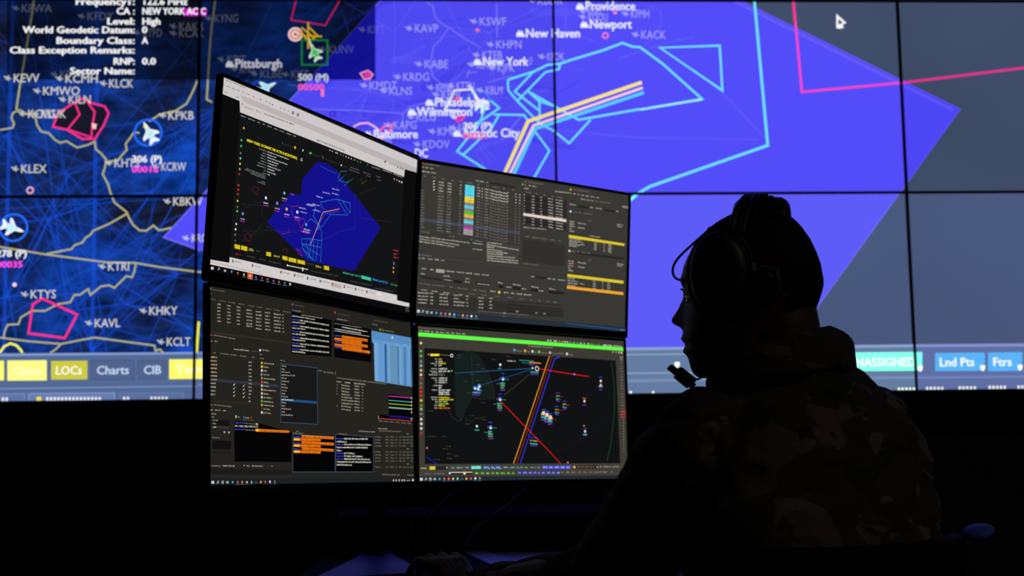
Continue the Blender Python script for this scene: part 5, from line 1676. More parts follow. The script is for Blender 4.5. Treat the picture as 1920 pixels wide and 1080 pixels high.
DATA_UR = """
P 353 -1.2 0.9 598.6 -1.3 596.4 337.8 1.1 335.5
C 354 3.4 3.1 2.1
S 355 9.5 5 49.3 4.8 3.2
S 356 1.4 12.9 7.5 12.9 3.4
S 356 12 12.8 18.7 12.8 3.4
S 356 23.6 12.8 31.5 12.7 3.4
S 356 2.8 22.2 22.5 22.2 3.4
S 356 26.1 22.2 38.4 22.1 3.4
S 355 7.2 31.8 14.7 31.8 3.1
S 355 29 31.8 40.7 31.8 3.1
S 355 53 31.8 63.8 31.8 3.1
S 355 78.4 31.8 86.2 31.8 3.1
S 355 98.8 31.8 110.8 31.8 3.1
S 355 119.3 31.7 138.5 31.7 3.2
S 356 144.6 24.5 166.5 24.5 3.5
S 356 173.7 24.4 177.6 24.4 3.5
P 357 183.3 20.9 256.4 23.2 256.5 27 183.5 25
S 355 149.7 32 155.5 32 2.9
S 355 174 32 179.9 32 2.9
S 355 192 32 210 32 2.9
S 355 220 31.9 226.6 31.9 3
S 355 245 31.9 252.4 31.9 3
P 358 116.3 35.6 141.2 35.6 141.5 42 116.6 42
S 359 124.4 39.1 133 38.8 2.2
P 360 116.3 42.3 141.2 42.3 141.5 48.7 116.6 48.7
S 359 124.7 45.7 133.3 45.5 2.2
P 361 116.3 48.9 141.2 49 141.5 55.4 116.6 55.3
S 359 125 52.4 133.6 52.1 2.1
P 360 116.3 55.5 141.2 55.6 141.5 62 116.6 61.9
S 359 125.3 59 133.9 58.7 2.1
P 362 116.3 62.2 141.2 62.3 141.5 68.7 116.5 68.5
S 359 125.6 65.6 134.2 65.3 2.1
P 363 116.2 68.8 141.2 68.9 141.5 75.3 116.5 75.2
S 359 125.9 72.1 134.5 71.9 2.2
P 364 116.2 75.4 141.2 75.6 141.5 82 116.5 81.8
S 359 126.2 78.7 134.8 78.5 2.2
P 365 116.2 82 141.2 82.2 141.5 88.6 116.5 88.4
S 359 126.5 85.3 135.1 85.1 2.2
P 364 116.2 88.6 141.2 88.9 141.5 95.3 116.4 95
S 359 126.8 91.9 135.4 91.7 2.2
P 366 116.1 95.3 141.3 95.5 141.5 101.9 116.4 101.6
S 359 127.1 98.5 135.7 98.3 2.1
P 367 116.1 101.9 141.3 102.2 141.5 108.6 116.4 108.2
S 359 127.4 105.1 135.9 104.9 2.1
P 364 116.1 108.5 141.3 108.8 141.5 115.2 116.4 114.8
S 359 127.7 111.7 136.2 111.5 2.1
P 368 116.1 115.1 141.3 115.4 141.5 121.8 116.4 121.4
S 359 127.9 118.3 136.5 118.1 2.1
P 369 116.1 121.7 141.3 122.1 141.5 128.5 116.3 128
S 359 128.2 124.8 136.8 124.7 2.2
P 370 116 128.3 141.3 128.7 141.5 135.1 116.3 134.6
S 359 128.5 131.4 137.1 131.3 2.1
P 371 116 134.9 141.3 135.3 141.6 141.7 116.3 141.2
S 359 128.8 138 137.4 137.9 2.1
P 371 116 141.5 141.3 141.9 141.6 148.3 116.3 147.8
S 359 129.1 144.6 137.7 144.5 2.1
P 372 0.6 123 270.7 125.2 270.9 132 0.9 130.3
L 373 1.1 31.8 38.5 33.4 40.2 36.3 36.9
S 356 46.3 40.3 60.2 40.6 3.7
S 356 70.1 39.8 81.9 39.9 3.7
S 356 102.3 39.9 107.7 40.2 3.4
S 356 148.4 39.3 156.5 39.8 3.4
P 255 161.6 38.1 163.5 37.9 163.6 40 161.7 40.3
S 356 169.5 40.3 181.5 40.4 3.5
S 374 188.1 41.2 207.8 42.5 3
S 374 212.1 42 232.1 42.7 3
P 374 185 38.4 187 38.1 187.1 40.3 185.1 40.6
P 374 208.7 38.5 210.6 38.3 210.7 40.4 208.8 40.7
P 374 232.6 38.6 234.5 38.4 234.6 40.6 232.6 40.8
P 374 255.3 38.7 257.3 38.5 257.4 40.7 255.4 40.9
P 374 266.1 38.8 268.1 38.5 268.2 40.7 266.2 41
L 373 1.1 32.1 44.8 33.7 46.4 36.6 43.2
S 356 46.3 46.6 60.2 46.9 3.7
S 356 70 46.2 81.9 46.3 3.7
S 356 102.3 46.3 107.7 46.7 3.4
S 356 148.5 45.7 156.5 46.3 3.5
P 255 161.6 44.6 163.6 44.3 163.7 46.5 161.7 46.7
S 356 169.5 46.8 181.5 46.9 3.5
S 374 188.2 47.7 207.9 49 3
S 374 212.2 48.5 232.2 49.3 3
P 374 185.1 44.9 187 44.7 187.1 46.8 185.2 47.1
P 374 208.7 45 210.7 44.8 210.8 47 208.8 47.2
P 374 232.6 45.2 234.6 44.9 234.7 47.1 232.7 47.4
P 374 255.4 45.3 257.4 45.1 257.5 47.3 255.5 47.5
P 374 266.2 45.4 268.2 45.2 268.3 47.3 266.2 47.6
L 373 1 32.4 51.1 34 52.7 36.9 49.4
S 356 46.2 53 60.1 53.3 3.6
S 356 70 52.5 81.9 52.6 3.7
S 356 102.3 52.7 107.6 53.1 3.4
S 356 148.5 52.2 156.6 52.8 3.5
P 255 161.7 51.1 163.6 50.8 163.7 53 161.8 53.2
S 356 169.5 53.3 181.6 53.4 3.5
S 374 188.3 54.2 208 55.6 3
S 374 212.3 55 232.3 55.9 3
P 374 185.1 51.4 187.1 51.2 187.2 53.3 185.2 53.6
P 374 208.8 51.6 210.7 51.3 210.8 53.5 208.9 53.7
P 374 232.6 51.8 234.6 51.5 234.7 53.7 232.7 53.9
P 374 255.4 51.9 257.4 51.7 257.5 53.9 255.5 54.1
P 374 266.2 52 268.2 51.8 268.3 54 266.3 54.2
L 373 1.1 32.7 57.3 34.3 59 37.2 55.7
S 356 46.2 59.3 60.1 59.6 3.6
S 356 70 58.9 81.8 59 3.7
S 356 102.2 59.1 107.6 59.5 3.4
S 356 148.5 58.6 156.6 59.2 3.5
P 255 161.7 57.5 163.6 57.3 163.7 59.4 161.8 59.7
S 356 169.5 59.8 181.6 59.9 3.5
S 374 188.3 60.7 208.1 62.1 3
S 374 212.4 61.6 232.4 62.4 2.9
P 374 185.2 57.9 187.1 57.7 187.2 59.8 185.3 60.1
P 374 208.8 58.1 210.8 57.9 210.9 60 208.9 60.3
P 374 232.7 58.3 234.7 58.1 234.8 60.3 232.8 60.5
P 374 255.4 58.5 257.4 58.3 257.5 60.5 255.5 60.7
P 374 266.2 58.6 268.2 58.4 268.3 60.6 266.3 60.8
S 355 0.8 64 9.9 63.9 3.1
S 355 46.2 65.6 60.1 66 3.7
S 355 70 65.2 81.8 65.4 3.7
S 355 102.2 65.5 107.6 65.9 3.4
S 355 148.5 65.1 156.6 65.7 3.5
P 355 161.7 64 163.6 63.8 163.7 65.9 161.8 66.1
S 355 169.6 66.3 181.6 66.4 3.5
S 355 188.4 67.2 208.2 68.6 2.2
S 355 212.6 68.1 232.5 69 2.2
P 355 185.2 64.4 187.2 64.2 187.3 66.3 185.3 66.6
P 355 208.8 64.6 210.8 64.4 210.9 66.6 208.9 66.8
P 355 232.7 64.9 234.7 64.6 234.8 66.8 232.8 67.1
P 355 255.5 65.1 257.5 64.9 257.6 67.1 255.6 67.3
P 355 266.3 65.2 268.3 65 268.4 67.2 266.3 67.4
S 355 1.1 70.2 10.2 70.1 3.1
S 355 46.2 71.9 60.1 72.3 3.7
S 355 70 71.6 81.8 71.7 3.7
S 355 102.2 71.9 107.5 72.3 3.4
S 355 148.6 71.5 156.6 72.2 3.5
P 355 161.7 70.5 163.7 70.2 163.7 72.4 161.8 72.6
S 355 169.6 72.7 181.6 72.9 3.5
S 355 188.5 73.7 208.2 75.1 2.2
S 355 212.7 74.6 232.6 75.5 2.2
P 355 185.3 70.9 187.2 70.7 187.3 72.8 185.4 73
P 355 208.9 71.2 210.9 70.9 211 73.1 209 73.3
P 355 232.8 71.4 234.7 71.2 234.8 73.4 232.8 73.6
P 355 255.5 71.7 257.5 71.5 257.6 73.7 255.6 73.9
P 355 266.3 71.8 268.3 71.6 268.4 73.8 266.4 74
S 355 1.4 76.4 10.5 76.4 3.1
S 355 46.2 78.2 60.1 78.6 3.7
S 355 69.9 77.9 81.8 78.1 3.7
S 355 102.1 78.2 107.5 78.7 3.5
S 355 148.6 78 156.7 78.6 3.4
P 355 161.7 76.9 163.7 76.7 163.8 78.8 161.8 79.1
S 355 169.6 79.2 181.6 79.4 3.5
S 355 188.6 80.2 208.3 81.7 2.2
S 355 212.8 81.1 232.7 82.1 2.2
P 355 185.3 77.4 187.3 77.1 187.4 79.3 185.4 79.5
P 355 208.9 77.7 210.9 77.5 211 79.6 209 79.9
P 355 232.8 78 234.8 77.8 234.9 79.9 232.9 80.2
P 355 255.5 78.3 257.5 78.1 257.6 80.3 255.6 80.5
P 355 266.3 78.4 268.3 78.2 268.4 80.4 266.4 80.6
S 355 1.7 82.7 10.7 82.6 3.1
S 355 46.2 84.5 60 84.9 3.7
S 355 69.9 84.3 81.7 84.4 3.6
S 355 102.1 84.6 107.5 85 3.5
S 355 148.6 84.4 156.7 85.1 3.5
P 355 161.8 83.4 163.7 83.2 163.8 85.3 161.9 85.5
S 355 169.6 85.7 181.6 85.9 3.5
S 355 188.7 86.7 208.4 88.2 2.1
S 355 212.9 87.7 232.8 88.6 2.1
P 355 185.4 83.9 187.3 83.6 187.4 85.8 185.5 86
P 355 209 84.2 211 84 211 86.1 209.1 86.4
P 355 232.8 84.6 234.8 84.3 234.9 86.5 232.9 86.7
P 355 255.6 84.9 257.6 84.7 257.7 86.8 255.7 87.1
P 355 266.4 85 268.4 84.8 268.5 87 266.4 87.2
S 355 2 88.9 11 88.8 3.1
S 355 46.1 90.8 60 91.3 3.7
S 355 69.9 90.6 81.7 90.8 3.7
S 355 102.1 91 107.4 91.4 3.4
S 355 148.6 90.9 156.7 91.5 3.4
P 355 161.8 89.8 163.7 89.6 163.8 91.8 161.9 92
S 355 169.6 92.2 181.7 92.4 3.4
S 355 188.7 93.2 208.5 94.7 2.1
S 355 213 94.2 232.9 95.1 2.1
P 355 185.4 90.4 187.4 90.1 187.5 92.3 185.5 92.5
P 355 209 90.7 211 90.5 211.1 92.7 209.1 92.9
P 355 232.9 91.1 234.9 90.9 234.9 93.1 233 93.3
P 355 255.6 91.5 257.6 91.2 257.7 93.4 255.7 93.7
P 355 266.4 91.6 268.4 91.4 268.5 93.6 266.5 93.8
S 355 2.3 95.1 11.3 95 3.1
S 355 46.1 97.1 60 97.6 3.7
S 355 69.9 96.9 81.7 97.1 3.7
S 355 102 97.4 107.4 97.8 3.4
S 355 148.7 97.3 156.7 98 3.5
P 355 161.8 96.3 163.7 96.1 163.8 98.2 161.9 98.4
S 355 169.7 98.6 181.7 98.9 3.5
S 355 188.8 99.7 208.5 101.2 2.1
S 355 213.1 100.7 233 101.7 2.1
P 355 185.5 96.8 187.4 96.6 187.5 98.8 185.6 99
P 355 209.1 97.2 211 97 211.1 99.2 209.2 99.4
P 355 232.9 97.7 234.9 97.4 235 99.6 233 99.8
P 355 255.6 98.1 257.7 97.8 257.7 100 255.7 100.2
P 355 266.4 98.2 268.4 98 268.5 100.2 266.5 100.4
S 355 2.6 101.3 11.6 101.2 3.1
S 355 46.1 103.4 60 103.9 3.7
S 355 69.8 103.3 81.7 103.5 3.6
S 355 102 103.8 107.4 104.2 3.4
S 355 148.7 103.7 156.7 104.4 3.5
P 355 161.8 102.7 163.8 102.5 163.9 104.7 161.9 104.9
S 355 169.7 105.1 181.7 105.3 3.5
S 355 188.9 106.1 208.6 107.7 2.2
S 355 213.2 107.2 233.1 108.2 2.2
P 355 185.5 103.3 187.5 103.1 187.6 105.3 185.6 105.5
P 355 209.1 103.8 211.1 103.5 211.2 105.7 209.2 105.9
P 355 233 104.2 234.9 104 235 106.2 233 106.4
P 355 255.7 104.6 257.7 104.4 257.8 106.6 255.8 106.8
P 355 266.5 104.8 268.5 104.6 268.6 106.8 266.5 107
S 355 2.9 107.5 11.9 107.4 3.1
S 355 46.1 109.7 60 110.2 3.7
S 355 69.8 109.6 81.6 109.8 3.7
S 355 102 110.1 107.4 110.6 3.5
S 355 148.7 110.2 156.8 110.8 3.4
P 355 161.9 109.2 163.8 109 163.9 111.1 161.9 111.3
S 355 169.7 111.5 181.7 111.8 3.5
S 355 189 112.6 208.7 114.2 2.2
S 355 213.3 113.7 233.2 114.8 2.2
P 355 185.6 109.8 187.5 109.6 187.6 111.7 185.7 111.9
P 355 209.2 110.3 211.1 110.1 211.2 112.2 209.3 112.4
P 355 233 110.7 235 110.5 235.1 112.7 233.1 112.9
P 355 255.7 111.2 257.7 111 257.8 113.2 255.8 113.4
P 355 266.5 111.4 268.5 111.2 268.6 113.4 266.6 113.6
S 355 3.2 113.7 12.2 113.7 3.1
S 355 46.1 116 59.9 116.5 3.7
S 355 69.8 115.9 81.6 116.2 3.7
S 355 102 116.5 107.3 117 3.4
S 355 148.7 116.6 156.8 117.3 3.4
P 355 161.9 115.6 163.8 115.4 163.9 117.6 162 117.8
S 355 169.7 118 181.7 118.3 3.5
S 355 189.1 119.1 208.8 120.7 2.1
S 355 213.4 120.2 233.3 121.3 2.2
P 355 185.6 116.3 187.6 116.1 187.7 118.2 185.7 118.4
P 355 209.2 116.8 211.2 116.6 211.3 118.7 209.3 118.9
P 355 233 117.3 235 117.1 235.1 119.2 233.1 119.5
P 355 255.8 117.8 257.8 117.6 257.9 119.7 255.8 120
P 355 266.5 118 268.5 117.8 268.6 120 266.6 120.2
S 355 3.5 119.9 12.5 119.9 3.1
S 355 46.1 122.3 59.9 122.8 3.7
S 355 69.8 122.3 81.6 122.5 3.6
S 355 101.9 122.9 107.3 123.3 3.4
S 355 148.8 123 156.8 123.7 3.5
P 355 161.9 122.1 163.8 121.9 163.9 124 162 124.2
S 355 169.7 124.5 181.8 124.8 3.4
S 355 189.1 125.6 208.9 127.2 2.1
S 355 213.5 126.7 233.4 127.8 2.2
P 355 185.7 122.7 187.6 122.5 187.7 124.7 185.8 124.9
P 355 209.3 123.3 211.2 123.1 211.3 125.2 209.3 125.4
P 355 233.1 123.8 235.1 123.6 235.1 125.8 233.2 126
P 355 255.8 124.3 257.8 124.1 257.9 126.3 255.9 126.5
P 355 266.6 124.6 268.6 124.4 268.7 126.6 266.6 126.8
S 355 3.7 126.1 12.8 126.1 3.1
S 355 46.1 128.6 59.9 129.1 3.6
S 355 69.8 128.6 81.6 128.8 3.6
S 355 101.9 129.2 107.3 129.7 3.5
S 355 148.8 129.4 156.8 130.2 3.5
P 355 161.9 128.5 163.8 128.3 163.9 130.5 162 130.7
S 355 169.8 130.9 181.8 131.2 3.5
S 355 189.2 132 208.9 133.7 2.2
S 355 213.7 133.2 233.5 134.3 2.2
P 355 185.7 129.2 187.7 129 187.8 131.2 185.8 131.4
P 355 209.3 129.8 211.3 129.6 211.4 131.7 209.4 131.9
P 355 233.1 130.4 235.1 130.2 235.2 132.3 233.2 132.5
P 355 255.8 130.9 257.8 130.7 257.9 132.9 255.9 133.1
P 355 266.6 131.2 268.6 131 268.7 133.1 266.7 133.4
S 355 4 132.3 13.1 132.3 3.1
S 355 46 134.9 59.9 135.5 3.6
S 355 69.7 134.9 81.5 135.2 3.7
S 355 101.9 135.6 107.2 136.1 3.4
S 355 148.8 135.8 156.9 136.6 3.5
P 355 161.9 135 163.9 134.8 164 136.9 162 137.1
S 355 169.8 137.4 181.8 137.7 3.4
S 355 189.3 138.5 209 140.2 2.2
S 355 213.8 139.7 233.7 140.9 2.2
P 355 185.8 135.7 187.7 135.5 187.8 137.6 185.9 137.8
P 355 209.3 136.3 211.3 136.1 211.4 138.2 209.4 138.4
P 355 233.2 136.9 235.1 136.7 235.2 138.9 233.2 139.1
P 355 255.9 137.5 257.9 137.3 258 139.4 256 139.7
P 355 266.6 137.8 268.6 137.5 268.7 139.7 266.7 139.9
S 355 4.3 138.4 13.4 138.5 3.1
S 355 46 141.2 59.9 141.8 3.6
S 355 69.7 141.2 81.5 141.5 3.7
S 355 101.8 142 107.2 142.4 3.4
S 355 148.8 142.3 156.9 143 3.4
P 355 162 141.4 163.9 141.2 164 143.3 162.1 143.5
S 355 169.8 143.8 181.8 144.1 3.5
S 355 189.4 145 209.1 146.7 2.1
S 355 213.9 146.2 233.8 147.4 2.2
P 355 185.8 142.2 187.8 141.9 187.9 144.1 185.9 144.3
P 355 209.4 142.8 211.3 142.6 211.4 144.7 209.5 144.9
P 355 233.2 143.4 235.2 143.2 235.3 145.4 233.3 145.6
P 355 255.9 144 257.9 143.8 258 146 256 146.2
P 355 266.7 144.3 268.7 144.1 268.8 146.3 266.7 146.5
S 355 4.6 144.6 13.7 144.7 3.1
S 355 46 147.4 59.8 148.1 3.7
S 355 69.7 147.5 81.5 147.8 3.7
S 355 101.8 148.3 107.2 148.8 3.4
S 355 148.9 148.7 156.9 149.4 3.4
P 355 162 147.8 163.9 147.6 164 149.8 162.1 150
S 355 169.8 150.2 181.8 150.6 3.5
S 355 189.5 151.4 209.2 153.2 2.2
S 355 214 152.7 233.9 153.9 2.1
P 355 185.9 148.6 187.8 148.4 187.9 150.6 186 150.8
P 355 209.4 149.3 211.4 149.1 211.5 151.2 209.5 151.4
P 355 233.2 150 235.2 149.8 235.3 151.9 233.3 152.1
P 355 255.9 150.6 257.9 150.4 258 152.6 256 152.8
P 355 266.7 150.9 268.7 150.7 268.8 152.9 266.8 153.1
L 375 0.7 -1.2 147.9 115.1 149.8
S 355 4.5 154.6 27.2 155.2 3.1
S 355 77.9 156.6 93.4 157 3.1
S 355 134.5 158.1 140.8 158.2 3.1
S 356 0.5 165.3 27.7 166.1 3.6
S 356 31.6 165.7 133.2 166.6 3.6
S 356 0.8 170.9 27.9 171.8 3.6
S 356 31.9 171.4 105.2 174.4 3.6
S 356 1 176.6 28.2 177.5 3.6
S 356 32.1 177.1 92.9 179.6 3.6
P 376 28.5 164.2 29.4 164.1 30 177 29.1 177.1
S 355 145.7 159.7 166.6 160.2 3.2
S 356 141.2 165.8 168.8 166.4 3.4
S 356 141.1 179.1 168.7 179.3 3.4
P 377 176.7 155.4 271.4 160 268.8 202.1 178.7 200.9
S 378 179.5 160.5 220.4 160.4 3.2
S 378 179.7 165.6 267.4 169.4 3.2
S 378 180 170.7 199.5 170.6 3.2
S 378 180.2 175.8 221.1 175.8 3.2
S 378 180.4 180.9 237.8 179.6 3.2
S 378 180.6 185.9 226.4 184.3 3.2
S 378 180.8 191 258.1 188.1 3.2
S 378 181.1 196.1 266.7 194.1 3.2
S 378 181.3 201.2 268.6 199.4 3.2
C 379 272.9 14.9 2.2
C 354 280.1 6.8 1.9
S 355 286.3 8.7 334.5 8.3 3.4
S 356 278.1 16.7 284.2 16.7 3.6
S 356 290 16.6 296.9 16.6 3.6
S 356 301 16.6 313 16.5 3.6
S 356 278.4 25 290.3 24.4 3.6
S 356 368.3 20.8 407.4 19 3.7
S 355 282.2 32.8 298.6 32.9 3.1
S 355 311.3 32.9 316.8 33 3.1
S 355 334.8 33 340.4 33 3.1
S 355 358.2 33.1 364.6 33.1 3.1
S 355 374.1 33.2 391.9 33.2 3.1
P 380 275.5 35.6 402.7 36 402.9 42.8 275.7 42.2
S 356 277.3 39.8 280.7 39.9 3.3
S 356 299.9 40.3 308.8 40.3 3.6
S 356 324.7 40 330.2 39.9 3.6
S 356 348 39.9 363.1 40.3 3.7
S 356 370.9 40.5 392.1 40.7 3.7
P 381 275.7 42.2 402.9 42.8 403.2 49.6 276 48.8
S 356 277.6 46.4 281 46.5 3.3
S 356 300.2 47 309.1 47 3.5
S 356 324.9 46.7 330.5 46.6 3.6
S 356 348.3 46.6 363.4 47.1 3.7
S 356 371.1 47.2 392.4 47.5 3.7
P 380 276 48.8 403.2 49.6 403.4 56.4 276.3 55.4
S 356 277.9 53 281.3 53.2 3.3
S 356 300.4 53.6 309.3 53.6 3.6
S 356 325.2 53.4 330.8 53.2 3.6
S 356 348.5 53.3 363.6 53.8 3.7
S 356 371.4 54 392.6 54.2 3.6
P 381 276.3 55.4 403.4 56.4 403.7 63.1 276.5 62
S 356 278.1 59.6 281.6 59.8 3.3
S 356 300.7 60.2 309.6 60.3 3.6
S 356 325.5 60 331 59.9 3.6
S 356 348.8 60 363.9 60.5 3.7
S 356 371.6 60.7 392.9 61 3.6
P 380 276.5 62 403.7 63.1 403.9 69.9 276.8 68.6
S 356 278.4 66.2 281.8 66.4 3.3
S 356 300.9 66.8 309.9 66.9 3.6
S 356 325.7 66.7 331.3 66.6 3.6
S 356 349 66.7 364.1 67.2 3.7
S 356 371.9 67.4 393.2 67.8 3.7
P 381 276.8 68.6 403.9 69.9 404.2 76.7 277.1 75.2
S 356 278.7 72.8 282.1 73 3.3
S 356 301.2 73.5 310.1 73.5 3.6
S 356 326 73.3 331.5 73.3 3.7
S 356 349.3 73.4 364.4 73.9 3.6
S 356 372.1 74.1 393.4 74.5 3.7
P 380 277.1 75.2 404.2 76.7 404.5 83.4 277.4 81.8
S 356 279 79.4 282.4 79.5 3.3
S 356 301.5 80.1 310.4 80.2 3.6
S 356 326.3 80 331.8 79.9 3.6
S 356 349.6 80.1 364.7 80.6 3.6
S 356 372.4 80.9 393.7 81.3 3.6
P 381 277.4 81.8 404.5 83.4 404.7 90.2 277.6 88.4
S 356 279.2 86 282.6 86.1 3.3
S 356 301.7 86.7 310.7 86.8 3.6
S 356 326.5 86.7 332.1 86.6 3.6
S 356 349.8 86.8 364.9 87.3 3.6
S 356 372.7 87.6 393.9 88 3.6
P 380 277.6 88.4 404.7 90.2 405 97 277.9 95
S 356 279.5 92.6 282.9 92.7 3.3
S 356 302 93.3 310.9 93.4 3.6
S 356 326.8 93.3 332.3 93.2 3.6
S 356 350.1 93.5 365.2 94 3.6
S 356 372.9 94.3 394.2 94.8 3.6
P 381 277.9 95 405 97 405.2 103.7 278.2 101.5
S 356 279.8 99.2 283.2 99.3 3.3
S 356 302.3 99.9 311.2 100.1 3.6
S 356 327 100 332.6 99.9 3.6
S 356 350.3 100.2 365.4 100.7 3.6
S 356 373.2 101 394.4 101.5 3.6
P 380 278.2 101.5 405.2 103.7 405.5 110.5 278.4 108.1
S 356 280 105.7 283.4 105.9 3.3
S 356 302.5 106.6 311.5 106.7 3.5
S 356 327.3 106.6 332.8 106.6 3.6
S 356 350.6 106.8 365.7 107.4 3.7
S 356 373.4 107.7 394.7 108.2 3.7
P 382 277.3 81 403.7 81.8 403.9 88.3 277.6 87.3
S 356 278.7 115.3 343.9 113.4 3.2
S 355 287.4 163.5 296 163.7 3
S 355 286.3 135.9 298.2 135.9 3.3
S 355 305.1 135.9 327.4 135.9 3.3
S 355 330.9 136 350 136 3.3
S 355 356.3 136 370.3 136 3.3
S 355 383.3 136 388.7 136 3.4
P 383 277.4 141 402.4 143 401.5 194.2 278.5 193
L 355 0.9 280.4 197.7 325.4 197.8
C 384 414.2 9 2.6
S 355 425 9 470.6 9 3.2
C 379 407.3 17.6 1.9
S 356 412.8 19.4 417.8 19.4 3.4
S 356 422.9 19.4 430.1 19.4 3.4
S 356 434.5 19.5 441 19.5 3.4
S 356 446.1 19.5 454.1 19.5 3.4
S 356 459.2 19.5 472.5 19.5 3.4
S 356 476.5 19.5 489.8 19.5 3.4
S 356 493.9 19.5 502.1 19.5 3.5
S 356 446.4 29.2 483.1 29.3 3.7
S 355 489.8 28.2 500.9 28.3 3.2
S 355 505.4 28.3 539.2 28.4 3.2
P 385 576.5 27.9 595.7 27.7 595.1 33.1 575.9 33.6
S 355 415.5 92.3 422.7 92.4 3.1
S 356 412 45.7 431.8 45.7 3.4
S 356 474.9 45.6 483 45.6 3.4
S 356 492.2 45.6 512.7 45.5 3.4
S 356 557.2 45.4 564.8 45.4 3.5
P 381 435.3 43.5 470 43.6 470.2 48.7 435.5 48.6
P 381 516.4 43.3 552.2 43.4 552.4 48.4 516.5 48.2
S 356 476.2 114.4 509.5 115 3.2
C 285 415.4 61.5 2.8
S 355 425.2 62.6 436 62.4 3.1
S 355 439.7 62.3 448.7 62.1 3.1
S 355 454.2 62 481.7 61.4 3.1
S 355 416.7 124.2 425.7 124.4 3.1
S 356 447.9 138.1 460.6 138.3 3.7
P 386 469.3 74.7 479.6 73.5 479.8 79.8 469.5 81
S 356 413.5 86.7 429.7 86.6 3.6
S 356 413.7 92.3 428.1 92.4 3.7
S 356 413.9 97.9 430.1 97.9 3.7
S 356 414.2 103.6 421.4 104.5 3.7
S 356 414.4 109.2 428.7 109.4 3.7
S 356 438.8 87.8 464.3 87.8 3.7
S 356 439.2 98.6 461 98.5 3.7
S 356 560.9 77.2 582 77.8 3.2
S 356 561.1 81.8 576.4 82.5 3.2
C 285 415.4 155.5 2.8
S 355 421.5 156.5 432.3 156.4 3.1
S 355 437.7 156.4 446.7 156.4 3.1
S 355 453.3 156.4 480.7 156.3 3.1
S 355 416.6 217.4 425.6 217.8 3.1
S 356 451.3 232 464.1 232.5 3.6
P 386 472.7 169.3 483 168.3 483.2 174.6 472.9 175.6
S 356 412.7 180.6 428.9 180.8 3.6
S 356 413 186.2 427.3 186.6 3.6
S 356 413.2 191.8 429.3 192 3.6
S 356 413.4 197.4 420.6 198.4 3.6
S 356 413.6 203 427.9 203.4 3.7
C 387 427.9 183.4 2.5
S 356 442.3 181.8 467.7 182.3 3.7
S 356 442.6 192.5 464.4 192.9 3.7
S 356 564.2 173.5 585.2 174.5 3.2
S 356 564.4 178.1 579.6 179.1 3.2
P 388 412.2 117.7 586.5 120.9 586.3 126.8 412.4 124.4
S 356 413.3 127.7 451.1 127.8 3.4
S 356 489.7 129 498.9 129.2 3.4
S 356 520.1 129.7 523.9 129.6 3.4
S 356 534.4 130.3 545.7 130.9 3.4
S 356 413.4 132 456.8 132.4 3.3
S 356 489.8 133.3 499.1 133.5 3.4
S 356 520.3 134 524 133.9 3.4
S 356 534.5 134.6 545.9 135.2 3.4
S 356 413.6 136.2 438.8 136.2 3.4
S 356 490 137.6 499.2 137.8 3.4
S 356 520.4 138.3 524.2 138.2 3.5
S 356 534.7 138.9 546 139.5 3.5
S 356 413.7 140.4 448 140.6 3.4
S 356 490.1 141.9 499.4 142.1 3.4
S 356 520.6 142.6 524.3 142.5 3.5
S 356 534.8 143.2 546.2 143.9 3.5
S 356 413.9 144.6 437.3 144.8 3.4
S 356 490.3 146.2 499.5 146.4 3.4
S 356 520.7 146.9 524.5 146.9 3.5
S 356 535 147.6 546.3 148.2 3.4
P 381 435.9 156.6 588.4 155.5 588.6 160.5 436.1 161.4
P 388 411.4 210.8 586.1 212.6 586.3 219.6 411.6 217.5
S 356 412.5 221.4 434 221.8 3.3
S 356 489.3 222.9 499.6 222.9 3.4
S 356 518.9 222.8 522.6 222.7 3.4
S 356 533.9 223.3 545.1 223.5 3.4
S 356 412.7 227 443.2 227.6 3.3
S 356 489.5 228.6 499.8 228.6 3.4
S 356 519.1 228.5 522.8 228.5 3.4
S 356 534.1 229 545.3 229.3 3.4
S 356 412.9 232.6 443.4 233.2 3.3
S 356 489.7 234.3 500 234.3 3.4
S 356 519.3 234.2 523 234.2 3.4
S 356 534.3 234.7 545.5 235 3.5
S 356 413.1 238.2 436.4 238.6 3.3
S 356 489.9 240 500.2 240 3.4
S 356 519.5 239.9 523.2 239.9 3.5
S 356 534.5 240.5 545.7 240.8 3.4
P 389 411 238.9 586.3 240.5 586.5 247.5 411.3 245.6
L 390 1 1 208.4 181.5 206 405.6 208.5
S 355 6.8 204.6 35.6 205.6 3
P 391 1.6 202.4 3.7 202.2 3.9 206.8 1.9 207
S 356 1.2 212.7 6.6 212.7 3.4
S 356 10.8 212.6 19.3 212.6 3.4
S 356 23.8 212.5 36.5 212.4 3.4
S 356 41.1 212.4 54.8 212.3 3.4
S 356 58.8 212.3 67.4 212.2 3.4
S 356 9.8 235.1 21.8 235.1 3.9
S 356 31.8 235.1 42.1 235.1 3.9
S 356 72.1 235 95.4 234.9 3.9
S 356 100.1 234.9 120.5 234.8 3.9
S 356 125.2 234.8 141 234.8 4
S 356 146.8 234.8 163.4 234.7 3.9
S 356 168.2 234.7 187.6 234.7 4
P 392 46.8 230.8 68.9 231 68.6 238.8 46.5 238.6
S 356 8.8 246.1 19.3 246.1 3.3
S 356 65.9 246 84.4 246 3.4
P 381 8.4 249.7 62.2 252.1 62.4 256.6 8.6 254.1
P 393 66.7 250.5 114.9 251.7 115.2 257.5 67 256.2
S 356 69.3 254.4 91.6 254.7 3.4
S 356 124.1 247 135.2 247.1 3.1
S 356 122.9 254.2 135.6 254.7 3.9
P 393 152.9 250.7 191.6 252 190.9 258.2 153.1 256.5
S 356 156.6 255.7 188.5 256.3 3.4
S 355 5.3 267.2 33.9 267.8 2.8
S 355 38.5 267.9 70.6 268.6 2.9
S 355 83 268.9 95.4 269.1 2.8
S 355 103.2 269.3 131.5 269.9 2.9
S 355 144.2 270.2 155.3 270.4 2.9
